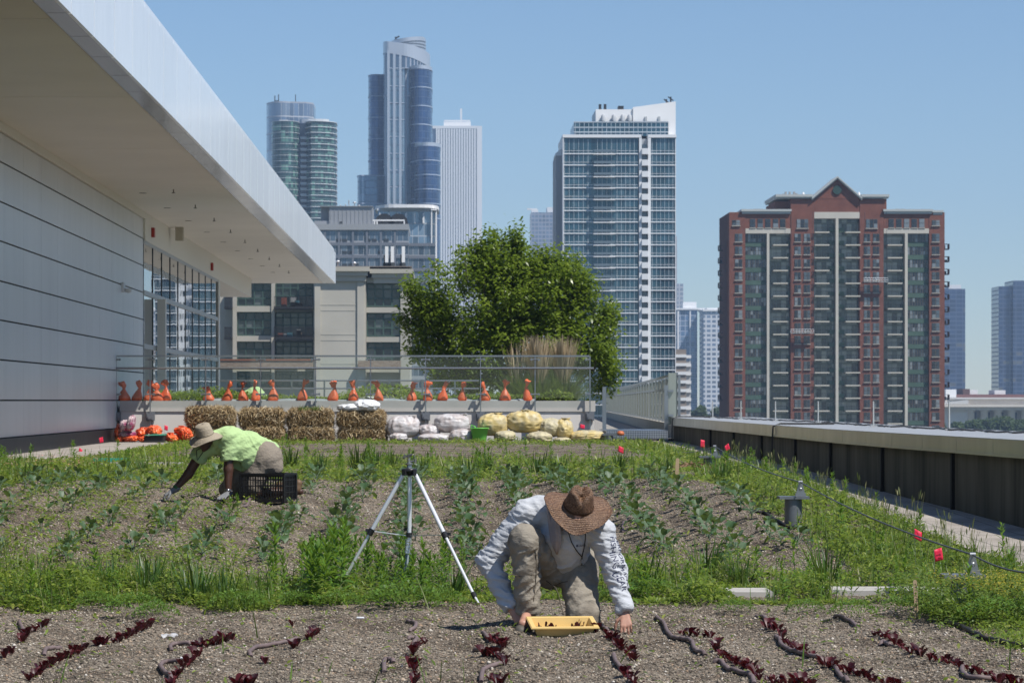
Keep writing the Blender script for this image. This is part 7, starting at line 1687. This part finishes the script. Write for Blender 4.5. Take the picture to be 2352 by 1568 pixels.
# shirt
s = SDF((-.62, -.5, .05), (.62, .4, .98), .0068)
s.chain([nv(.05, .12, .47), nv(.055, .05, .54), nv(.05, -.02, .645), nv(.03, -.01, .74)], [.14, .14, .155, .125], .05, None)
s.chain([nv(.03, .0, .745), nv(-.10, 0, .79), shR, elR, wrR], [.12, .105, .083, .073, .046], .03); s.chain([nv(.06, -.04, .72), shL, elL, wrL+dL*.01], [.12, .082, .066, .043], .03); s.cone(neck, neck+(headc-neck)*.3, .075, .068, .03)
for w_, e_ in ((wrR, elR), (wrL+dL*.01, elL)): s.cut(w_, w_-e_, .09)
V, Q = s.mesh()
rotA = Matrix.Rotation(.7, 3, 'Y'); 
arm = lambda V: np.clip(1.2*np.maximum(np.abs(V[:, 0]-.04)-.15, 0)/.12, 0, 1)
V0 = V.copy(); V = wrinkle(V, Q, [(.009, (7, 7, 15), Matrix.Rotation(-.55, 3, 'Y'), True), (.006, (14, 14, 20), Matrix.Rotation(.5, 3, 'X'), False)])
V2 = wrinkle(V, Q, [(.013, (9, 6, 26), Matrix.Rotation(-.35, 3, 'Y'), True)]); V = V+(V2-V)*arm(V0)[:, None]
V = folds(V, Q, [(shR, elR, .08, .1, 1.05, .7), (elR, wrR, .06, -.05, .8, -.6), ], .0095, .05)
V = folds(V, Q, [(shL, elL, .08, .0, 1.05, -.7), (elL, wrL, .06, -.05, .85, .6)], .006, .06)
V = folds(V, Q, [(nv(.05, .1, .44), nv(.04, -.03, .74), .15, .05, .8, .5)], .012, .07)
shirt = link_np('shirt', place(V, OK_), Q, clothmat('pale_grey_shirt', (.46, .475, .50), 300, .03), pk, True)
bvh = BVHTree.FromPolygons([tuple(v) for v in V], [tuple(q) for q in Q])
def onto(p, out, mesh=bvh, lift=.0022):
    """drop a point onto the cloth from outside along -out"""
    o = Vector(unit(out)); h = mesh.ray_cast(Vector(p)+o*.3, -o, .6); return (h[0]+o*lift) if h[0] is not None else Vector(p)
m_ink = M('navy_print', (.022, .026, .07), .6)
def lettering(nm, txt, size, a, b, across, out, m=m_ink, wd=None, parent=None, origin=None, mesh=None):
    """letters running from a to b over the cloth"""
    Vt, Ft = fontpts(txt, size); x0, x1 = min(v.x for v in Vt), max(v.x for v in Vt); a, b, across = nv(*a), nv(*b), unit(across)
    sc = np.linalg.norm(b-a)/(x1-x0); d = unit(b-a); P_ = []
    for v in Vt:
        p = a+d*(v.x-x0)*sc+across*v.y*(wd or 1.); P_.append(onto(p, out, mesh or bvh)+Vector(origin or OK_))
    b_ = MB(); b_.add(P_, Ft); b_.build(nm, m, parent)
ax = unit(wrL-shL); o1 = unit(nv(.80, -.55, .25)); o1 = unit(o1-ax*(o1 @ ax)); ac = unit(np.cross(ax, o1))
ac = ac if ac[0] > 0 else -ac
L1 = shL+(elL-shL)*.28; L2 = wrL-(wrL-elL)*.40
lettering('sleeve_lettering', 'PERFORMANCE', .05, L1+ac*.004, L2+ac*.004, ac, o1, parent=shirt)
lettering('sleeve_lettering', 'FISHING GEAR', .05, L1-ac*.046, L2-ac*.046, ac, o1, parent=shirt)
lettering('chest_logo', '\u25c6Columbia', .024, zk(838, 612, -.2), zk(918, 600, -.2), nv(0, 0, 1), nv(0, -1, .1), parent=shirt)
# trousers
s = SDF((-.42, -.42, -.03), (.42, .45, .78), .0068)
s.cone(hipR+nv(0, .02, 0), hipL+nv(0, .02, 0), .14, .14, .04); s.chain([hipR, knR, anR], [.13, .090, .080], .035); s.chain([hipL, knL, anL], [.13, .098, .078], .035); s.ell(knR, (.09, .09, .092), np.eye(3), .03)
s.cut(anR, anR-knR, .15); s.cut(nv(.05, .05, .005), nv(0, 0, -1), .6); V, Q = s.mesh()
V = wrinkle(V, Q, [(.011, (7, 7, 13), Matrix.Rotation(.6, 3, 'Y'), True), (.007, (17, 17, 26), Matrix.Rotation(-.4, 3, 'Y'), False)])
V = folds(V, Q, [(knR, anR, .085, .1, .95, .8), (hipL, knL, .11, .2, .95, .6), (hipR, knR, .11, .3, 1., -.5)], .013, .075)
bvt = BVHTree.FromPolygons([tuple(v) for v in V], [tuple(q) for q in Q])
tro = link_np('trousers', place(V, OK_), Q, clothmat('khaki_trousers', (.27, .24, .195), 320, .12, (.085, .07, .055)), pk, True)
for pts in ([(640, 870), (672, 940), (695, 1000), (706, 1050), (716, 1100), (738, 1160)], [(720, 905), (760, 885), (800, 880)], [(505, 640), (520, 760), (512, 900), (498, 1040), (490, 1110)], [(300, 830), (390, 850), (480, 838)]):
    b = MB(); b.tube([tuple(onto(zk(x, y, -.25), nv(.1, -1, .1), bvt, .001)+OK_) for x, y in pts], .0028, 5); b.build('seam', M('seam_dark', (.10, .085, .065), .9) if pts[0][0] == 640 else bpy.data.materials['seam_dark'], tro)
# boots
m_boot = M('muddy_boot', (.085, .075, .06), .6, var=.3, vs=12)
for a, f in ((anR, zk(385, 1292, -.36)), (anL, nv(.16, .46, .045))):
    s = SDF(np.minimum(a, f)-.12, np.maximum(a, f)+.12, .006); hl = nv(a[0]*.98, a[1]+.03, .04) if a[1] < 0 else nv(a[0], a[1]+.0, .07)
    s.chain([a+nv(0, 0, .04), a+nv(0, 0, -.03)], [.052, .05], .02); s.chain([hl, (hl+f)/2+nv(0, 0, .015), f], [.048, .05, .043], .03); s.cut(nv(a[0], a[1], .004), nv(0, 0, -1), .4); V, Q = s.mesh(); link_np('boot', place(V, OK_), Q, m_boot, pk, True)
# straw hat
def hat(parent, nm, O, c, up, fw, rt, crown, brim, mat, band=None, org=OK_):
    n = 64; b = MB(); vs = []; rings = crown+brim
    for k, (r, z, fn) in enumerate(rings):
        for i in range(n):
            a = 2*math.pi*i/n; rr, zz = fn(a, r, z) if fn else (r, z); ca, sa = math.cos(a)*rr, math.sin(a)*rr*.9
            p = nv(*c)+rt*ca+fw*sa+up*zz; vs.append(tuple(p+np.array(org)))
    b.add(vs, [(k*n+i, k*n+(i+1) % n, (k+1)*n+(i+1) % n, (k+1)*n+i) for k in range(len(rings)-1) for i in range(n)], True)
    o = b.build(nm, mat, parent); sm = o.modifiers.new('thick', 'SOLIDIFY'); sm.thickness = .005; sm.offset = 1
    if band:
        b = MB(); m_, r0, z0, z1 = band; vs = []
        for z in (z0, z1):
            for i in range(n): a = 2*math.pi*i/n; p = nv(*c)+rt*math.cos(a)*r0+fw*math.sin(a)*r0*.9+up*z; vs.append(tuple(p+np.array(org)))
        b.add(vs, [(i, (i+1) % n, n+(i+1) % n, n+i) for i in range(n)], True); b.build('hat_band', m_, o)
    return o
def crease(a, r, z):
    # pinched, dented crown: front dents on both sides and a groove front to back
    d = .018*math.exp(-((math.sin(a)-.75)/.35)**2)*abs(math.cos(a))*(z/.12)
    return r-d, z-(.028*math.exp(-(math.cos(a)*r/.022)**2) if z > .1 else 0)-(.012*math.sin(a) if z > .06 else 0)
cr_k = [(.001, .088, None), (.02, .10, crease), (.045, .122, crease), (.064, .138, crease), (.074, .128, crease), (.084, .09, crease), (.092, .05, crease), (.097, .02, None), (.099, .004, None)]
def wavy(a, r, z):
    f = (r-.1)/.115; return r*(1+.05*math.cos(2*a)+.025*math.cos(3*a+1)*f), z+f*(.036*math.cos(2*a)+.014*math.sin(3*a+.6)+.007*math.sin(7*a))
br_k = [(.104, -.002, wavy), (.12, -.004, wavy), (.14, -.007, wavy), (.16, -.011, wavy), (.18, -.015, wavy), (.198, -.019, wavy), (.212, -.022, wavy), (.214, -.019, wavy)]
t = NT('woven_straw'); ck = t.n('ShaderNodeTexWave', wave_type='RINGS'); ck.inputs['Scale'].default_value = 34; ck.inputs['Distortion'].default_value = 1.5; ck.inputs['Detail'].default_value = 1
vo = t.n('ShaderNodeTexVoronoi'); vo.inputs['Scale'].default_value = 210; t.l(t.obj(), vo.inputs['Vector']); t.l(t.obj(), ck.inputs['Vector'])
sp = t.n('ShaderNodeSeparateColor'); t.l(vo.outputs['Color'], sp.inputs[0]); c1 = t.ramp(sp.outputs[0], [(0, (.060, .029, .015)), (.5, (.135, .070, .038)), (1, (.25, .15, .085))])
t.col(t.mix(.25, c1, t.ramp(ck.outputs['Fac'], [(0, (.5, .45, .4)), (1, (1, 1, 1))]), 'MULTIPLY')); t.setp(rough=.5, spec=.4); t.bump(t.math('ADD', vo.outputs['Distance'], ck.outputs['Fac']), .6, .004)
hat(pk, 'straw_hat', OK_, brimc, hn, hf, hr, cr_k, br_k, t.mat, (M('hat_leather', (.05, .025, .015), .5), .1005, .004, .02))
# cord under the chin with toggle
b = MB(); C_ = lambda x, y, l=.004: tuple(onto(zk(x, y, -.2), nv(0, -1, .05), bvh, l)+OK_)
b.tube([tuple(Vector(headc+hr*.07+nv(0, 0, -.03))+OK_), C_(775, 500, .03), C_(800, 575, .01), C_(845, 645, .008), C_(888, 690, .01)], .0035, 6); b.tube([tuple(Vector(headc-hr*.06+nv(0, 0, -.04))+OK_), C_(912, 540, .03), C_(905, 620, .012), C_(890, 692, .01), C_(893, 780, .012)], .0035, 6)
b.build('hat_cord', m_black, pk); b = MB(); p = Vector(C_(892, 712, .012)); b.tube([p, p+Vector((0, 0, -.025))], .009, 8); b.build('cord_toggle', M('toggle_grey', (.25, .25, .25), .4), pk)
# cloth hanging from the hat at the neck
La = [(592, 215), (600, 300), (612, 400), (620, 480), (632, 570), (655, 630), (678, 672)]; Lb = [(690, 330), (702, 400), (712, 470), (716, 540), (714, 600), (702, 645), (690, 676)]
vs = []; nn = 9
for j, (p, q_) in enumerate(zip(La, Lb)):
    for i in range(nn):
        f = i/(nn-1); x = p[0]+(q_[0]-p[0])*f; y = p[1]+(q_[1]-p[1])*f; v = onto(zk(x, y, -.2), nv(0, -1, 0), bvh, .012+.010*math.sin(f*11+j*.5)+.05*(1-j/6)*f); vs.append(tuple(v+OK_))
b = MB(); b.add(vs, [(j*nn+i, j*nn+i+1, (j+1)*nn+i+1, (j+1)*nn+i) for j in range(6) for i in range(nn-1)], True); o = b.build('neck_cloth', clothmat('dusty_pink_cloth', (.36, .31, .30), 200, .08), pk); sm = o.modifiers.new('t', 'SOLIDIFY'); sm.thickness = .002

# yellow planting tray with seedlings
def kp(zx, zy, y): return Vector(zk(zx, zy, y))+OK_
ytr = thing('planting_tray', 'shallow yellow planting tray with a few seedlings in front of the kneeling person', 'tray', tuple(kp(720, 1390, -.42)))
m_yt = M('yellow_plastic_tray', (.72, .50, .19), .4)
ctr = kp(715, 1345, -.40); zb = gz(ctr.x, ctr.y)+.005; rz_ = .105; Mt = Matrix.Translation((ctr.x, ctr.y, zb)) @ Matrix.Rotation(rz_, 4, 'Z') @ Matrix.Translation((0, 0, .02)) @ Matrix.Rotation(.19, 4, 'X')
def rect(hx, hy, z): return [Mt @ Vector(p) for p in ((-hx, -hy, z), (hx, -hy, z), (hx, hy, z), (-hx, hy, z))]
lv = [rect(.168, .088, .004), rect(.176, .096, 0), rect(.193, .112, .062), rect(.216, .134, .066), rect(.216, .134, .061), rect(.222, .14, .060), rect(.222, .14, .064), rect(.216, .138, .070), rect(.19, .109, .069), rect(.172, .092, .006)]
b = MB(); vs = [v for r in lv[1:] for v in r]
b.add(vs, [(k*4+i, k*4+(i+1) % 4, (k+1)*4+(i+1) % 4, (k+1)*4+i) for k in range(len(lv)-2) for i in range(4)]); b.face(lv[1][::-1]); b.face(lv[-1]); o = b.build('tray_shell', m_yt, ytr)
b = MB()
for x in (-.12, 0, .12): b.box(x-.02, x+.02, -.094, -.08, -.012, -.001, Mt)
b.build('foot', m_yt, ytr)
for k, (x, y) in enumerate(((-.15, .05), (-.11, .02), (-.04, -.01), (.06, .03), (.09, .0), (.12, .04), (.14, .02), (-.16, -.03))):
    p = Mt @ Vector((x, y, .012)); o = bpy.data.objects.new('tray_seedling', lms[k % 8]); col.objects.link(o); o.location = p; o.rotation_euler = (.9*math.sin(k*2), .8*math.cos(k*3), k*1.3); o.scale = (.55, .55, .55); tag(o, 'loose dark red seedling lying in the yellow tray', 'lettuce', 'loose seedlings in the yellow tray'); ORIG[o.name] = p

# ================================================================== the gardener on hands and knees
YC = 32.; OC = Vector((PX(337.1+1200*.17, YC), YC, 0.)); OC.z = ZC-(925.1+1300*.17-VY)*YC/F
zc = lambda zx, zy, y=0.: nv((zx-1200)/1265, y, (1300-zy)/1265-y*.033)
pc = thing('person', 'person in lime green shirt, bucket hat and gloves weeding on hands and knees', 'person', tuple(OC))
hn2 = unit((-.27, -.27, .92)); hf2 = unit((-.80, -.50, -.35)); hf2 = unit(hf2-hn2*(hf2 @ hn2)); hr2 = np.cross(hf2, hn2)
brc = zc(806, 436, -.2); hc2 = brc-hn2*.05
sL, eL, wL = zc(1125, 500, -.14), zc(1118, 900, -.17), zc(1118, 1225, -.2); sR, eR, wR = zc(770, 610, -.02), zc(560, 960, .0), zc(370, 1175, -.02)
hpL, kL, aL = nv(.31, .02, .44), nv(.12, -.03, .07), nv(.57, .04, .08); hpR, kR, aR = nv(.27, .16, .44), nv(-.09, .13, .10), nv(.36, .2, .05)
nk2 = nv(-.17, -.1, .66)
s = SDF((-1.0, -.45, -.06), (.85, .42, .86), .0062)
s.chain([nv(.29, .09, .46), nv(.1, .03, .53), nv(-.1, -.05, .60)], [.12, .13, .12], .05); s.chain([nk2, hc2], [.06, .058], .03)
s.chain([nv(-.1, -.07, .62), sL, eL, wL], [.09, .062, .050, .031], .02); s.chain([nv(-.14, -.05, .6), sR, eR, wR], [.09, .06, .05, .031], .02)
s.chain([hpL, kL, aL, aL+nv(.12, .01, .0)], [.1, .06, .04, .035], .03); s.chain([hpR, kR, aR, aR+nv(.1, .02, 0)], [.1, .06, .04, .035], .03)
dR2 = unit(nv(-.8, -.1, -.45)); dL2 = unit(nv(-.35, -.5, -.75)); Pc = head(s, hc2, hn2, hf2)
s.cone(wR, wR+dR2*.05, .028, .02, .01); s.cone(wL, wL+dL2*.04, .028, .02, .01)
V, Q = s.mesh(); link_np('body', place(V, OC), Q, skinmat('dark_brown_skin', (.075, .036, .024), .4), pc, True); eyes(pc, lambda r, f, u: Pc(r, f, u)+np.array(OC))
m_glove = M('grey_work_glove', (.17, .175, .18), .8, var=.15, vs=20)
for w_, d_, pm, th, cu, lo in ((wR, dR2, nv(.3, .1, -1), nv(0, -1, -.1), (.8, .75, .8, .85), .24), (wL, unit(nv(-.35, -.85, -.2)), nv(0, 0, -1), nv(-1, 0, 0), (.12, .1, .12, .18), .24)):
    s = SDF(w_-lo, w_+lo, .0052); s.cone(w_-d_*.035, w_+d_*.02, .036, .033, .01)
    hand(s, w_+d_*.01, d_, pm, th, cu, 1.05, 1.22); V, Q = s.mesh(); link_np('glove', place(V, OC), Q, m_glove, pc, True)
b = MB(); c = wL+(eL-wL)*.14; b.tube([Vector(c-unit(eL-wL)*.012)+OC, Vector(c+unit(eL-wL)*.012)+OC], .036, 14); q_ = Vector(c+nv(0, -.036, 0))+OC; b.lathe([(.018, -.006), (.018, .004), (.0, .006)], 14, Matrix.Rotation(R(90), 4, 'X'), q_); b.build('wristwatch', M('watch_silver', (.5, .5, .52), .2, metal=.9), pc)
b = MB(); c = wR+(eR-wR)*.14; b.tube([Vector(c-unit(eR-wR)*.012)+OC, Vector(c+unit(eR-wR)*.016)+OC], .037, 14); b.build('wristband', M('green_band', (.03, .12, .03), .7), pc)
# shirt
s = SDF((-.75, -.5, .1), (.75, .5, .92), .0075)
s.chain([nv(.33, .1, .47), nv(.14, .04, .53), nv(-.06, -.04, .61), nk2+nv(.05, 0, -.02)], [.155, .175, .16, .10], .06); s.chain([nv(.26, .06, .42), nv(.10, .0, .45), nv(-.05, -.03, .54)], [.12, .14, .12], .06)
s.chain([nv(-.07, -.08, .64), sL, sL+(eL-sL)*.72], [.12, .09, .084], .04); s.chain([nv(-.14, -.04, .6), sR, sR+(eR-sR)*.5], [.11, .09, .088], .04); s.cone(nk2, nk2+(hc2-nk2)*.35, .08, .075, .03)
cutL = sL+(eL-sL)*.70; cutR = sR+(eR-sR)*.46; s.cut(cutL, eL-sL, .13); s.cut(cutR, eR-sR, .15); s.cut(nv(.37, .08, .40), nv(.80, 0, -.42), .33)
V, Q = s.mesh(); V = wrinkle(V, Q, [(.013, (4, 4, 11), Matrix.Rotation(.5, 3, 'Y'), True), (.008, (12, 12, 22), Matrix.Rotation(-.5, 3, 'Y'), False)])
V = folds(V, Q, [(nv(-.1, -.05, .6), nv(.33, .09, .47), .17, .1, .9, .9), (sL, cutL, .085, .1, .9, .6), (sR, cutR, .085, .1, .9, .6)], .015, .07)
sh2 = link_np('shirt', place(V, OC), Q, clothmat('lime_shirt', (.39, .53, .25), 260, .04), pc, True); bv2 = BVHTree.FromPolygons([tuple(v) for v in V], [tuple(q) for q in Q])
b = MB(); pts = [onto(zc(900+14*k, 722+16*math.sin(k*1.7), -.1), nv(0, -1, 0), bv2)+OC for k in range(10)]
for k in range(0, 9): b.tube([pts[k], pts[k+1]], .004, 4)
b.build('shirt_print', M('faded_black_print', (.03, .04, .02), .8), sh2)
b = MB(); b.tube([tuple(Vector(hc2+nv(-.02, -.06, -.07))+OC)]+[tuple(onto(zc(x, y, -.1), nv(-.3, -1, 0), bv2, .01)+OC) for x, y in ((690, 640), (692, 720), (702, 772), (745, 710), (800, 640))]+[tuple(Vector(hc2+nv(.04, -.06, -.07))+OC)], .0045, 6); b.build('lanyard', m_black, pc)
# shorts, kneepad side, boots
s = SDF((-.35, -.3, -.02), (.8, .5, .75), .0075); s.cone(hpL+nv(.02, 0, .0), hpR+nv(.02, 0, 0), .165, .165, .04); s.chain([hpL, hpL+(kL-hpL)*.8], [.165, .11], .04); s.chain([hpR, kR], [.15, .10], .04); s.chain([hpL+nv(.04, -.02, -.05), nv(.42, -.03, .34)], [.14, .08], .05)
s.cut(nv(.06, 0, .03), nv(0, 0, -1), .5); V, Q = s.mesh(); V = wrinkle(V, Q, [(.012, (7, 7, 12), Matrix.Rotation(.8, 3, 'Y'), True)]); link_np('trousers', place(V, OC), Q, clothmat('khaki_shorts', (.24, .205, .165), 260, .08), pc, True)
for a in (aL, aR):
    s = SDF(a-.22, a+.24, .0065); s.chain([a+nv(-.06, 0, .01), a+nv(.03, 0, .01)], [.05, .052], .02); s.chain([a+nv(.03, 0, -.02), a+nv(.08, .0, .03), a+nv(.10, 0, .09)], [.045, .048, .043], .02); V, Q = s.mesh(); link_np('boot', place(V, OC), Q, M('brown_boot', (.14, .085, .045), .6), pc, True)
# bucket hat
khm = clothmat('khaki_hat', (.33, .28, .21), 240, .05)
cr2 = [(.001, .125, None), (.04, .126, None), (.075, .120, None), (.09, .108, None), (.098, .06, None), (.104, .02, None), (.107, .0, None)]
def drp(a, r, z): f = (r-.107)/.1; return r*(1+.03*math.cos(2*a+.5)), z+f*(.014*math.cos(2*a)+.01*math.sin(3*a))
hat(pc, 'bucket_hat', OC, brc, hn2, hf2, hr2, cr2, [(.112, -.002, drp), (.135, -.010, drp), (.16, -.022, drp), (.185, -.036, drp), (.2, -.046, drp), (.201, -.042, drp)], khm, (M('hat_tape', (.20, .17, .12), .8), .1085, .001, .012), OC)

# black crate
ck_ = thing('crate', 'black plastic mesh crate standing beside the gardener on hands and knees', 'crate', (0, 0, 0))
A0 = Vector(zc(1292, 1268, -.33))+OC; B0 = Vector(zc(1885, 1352, -.50))+OC; dx = (B0-A0); dx.z = 0; Lc = dx.length; ex = dx.normalized(); ey = Vector((-ex.y, ex.x, 0))
zb = (gz(A0.x, A0.y)+gz(B0.x, B0.y))/2+.0; tl = (gz(B0.x, B0.y)-gz(A0.x, A0.y))/Lc
Mc = Matrix.Translation((A0.x, A0.y, zb)) @ Matrix(((ex.x, ey.x, 0, 0), (ex.y, ey.y, 0, 0), (0, 0, 1, 0), (0, 0, 0, 1)))
ck_.location = (A0.x, A0.y, zb); ORIG[ck_.name] = Vector(ck_.location)
Wc, Hc = .33, .30; m_cr = M('black_crate_plastic', (.012, .012, .013), .38)
def side_panel(o, u, L, n, nm):
    b = MB(); Ms = Mc @ Matrix.Translation(o) @ (Matrix.Identity(4) if u == 'x' else Matrix.Rotation(R(90), 4, 'Z'))
    b.box(0, L, -.006, .006, Hc-.032, Hc, Ms); b.box(0, L, -.005, .005, .0, .035, Ms)
    for z in (.10, .165, .23): b.box(0, L, -.004, .004, z, z+.009, Ms)
    for k in range(n+1):
        x = L*k/n; wd = .016 if k in (0, n) else (.004 if k % 3 else .007); b.box(max(0, x-wd), min(L, x+wd), -.0045, .0045, .03, Hc-.03, Ms)
    b.build(nm, m_cr, ck_)
side_panel((0, 0, 0), 'x', Lc, 17, 'side_panel'); side_panel((0, Wc, 0), 'x', Lc, 17, 'side_panel'); side_panel((0.006, 0.004, 0), 'y', Wc-.008, 12, 'end_panel'); side_panel((Lc-.006, .004, 0), 'y', Wc-.008, 12, 'end_panel')
b = MB(); b.box(.0, Lc, .008, Wc-.008, .004, .012, Mc); b.build('base', m_cr, ck_)
b = MB(); b.box(-.012, Lc+.012, -.014, -.0065, Hc-.014, Hc+.006, Mc); b.box(-.012, Lc+.012, Wc+.0065, Wc+.014, Hc-.014, Hc+.006, Mc); b.box(-.014, -.0005, -.006, Wc+.006, Hc-.014, Hc+.0055, Mc); b.box(Lc+.0005, Lc+.014, -.006, Wc+.006, Hc-.014, Hc+.0055, Mc); b.build('rim', m_cr, ck_)
for x, y in ((0, 0), (Lc, 0), (0, Wc), (Lc, Wc)): MB().box(x-.013, x+.013, y-.0125, y+.0125, .001, Hc-.016, Mc).build('corner_post', m_cr, ck_)

# ================================================================== third gardener bending down behind the planter
Y3 = 71.2; O3 = Vector((PX(585, Y3), Y3, .55)); p3 = thing('person', 'person in lime green shirt bending low behind the planter, mostly hidden', 'person', tuple(O3))
s = SDF((-.6, -.5, -.02), (.6, .5, 1.4), .011); s.chain([nv(.12, .1, .85), nv(0, 0, 1.0), nv(-.14, -.05, .98)], [.12, .13, .12], .05); s.chain([nv(-.14, -.05, .98), nv(-.3, -.1, .85)], [.06, .06], .03); head(s, nv(-.33, -.1, .80), nv(-.6, -.1, -.4), nv(.1, -.2, -.9))
for q_ in (-1, 1):
    s.chain([nv(-.14, .18*q_, .95), nv(-.2, .22*q_, .7), nv(-.3, .15*q_, .5)], [.055, .045, .03], .02); hand(s, nv(-.3, .15*q_, .49), nv(-.2, 0, -.9), nv(-.7, -.3*q_, 0), nv(-.4, -.6*q_, 0), (.4, .4, .5, .5))
    s.chain([nv(.12, .1*q_+.1, .82), nv(.02, .1*q_, .45), nv(.1, .1*q_, .06), nv(-.08, .1*q_, .04)], [.09, .06, .045, .04], .03)
V, Q = s.mesh(); link_np('body', place(V, O3), Q, bpy.data.materials['dark_brown_skin'], p3, True)
s = SDF((-.6, -.5, .4), (.6, .5, 1.5), .012); s.chain([nv(.2, .1, .9), nv(.02, 0, 1.06), nv(-.16, -.05, 1.02)], [.17, .2, .17], .06)
for q_ in (-1, 1): s.chain([nv(-.12, .1*q_, 1.0), nv(-.15, .2*q_, .92), nv(-.18, .22*q_, .75)], [.11, .085, .075], .03)
V, Q = s.mesh(); V = wrinkle(V, Q, [(.01, (7, 7, 10), None, True)]); link_np('shirt', place(V, O3), Q, bpy.data.materials['lime_shirt'], p3, True)
s = SDF((-.4, -.4, 0.02), (.5, .5, 1.1), .013)
for q_ in (-1, 1): s.chain([nv(.14, .1*q_+.08, .84), nv(.02, .1*q_, .45), nv(.1, .1*q_, .1)], [.13, .09, .08], .04)
V, Q = s.mesh(); link_np('trousers', place(V, O3), Q, bpy.data.materials['khaki_shorts'], p3, True)
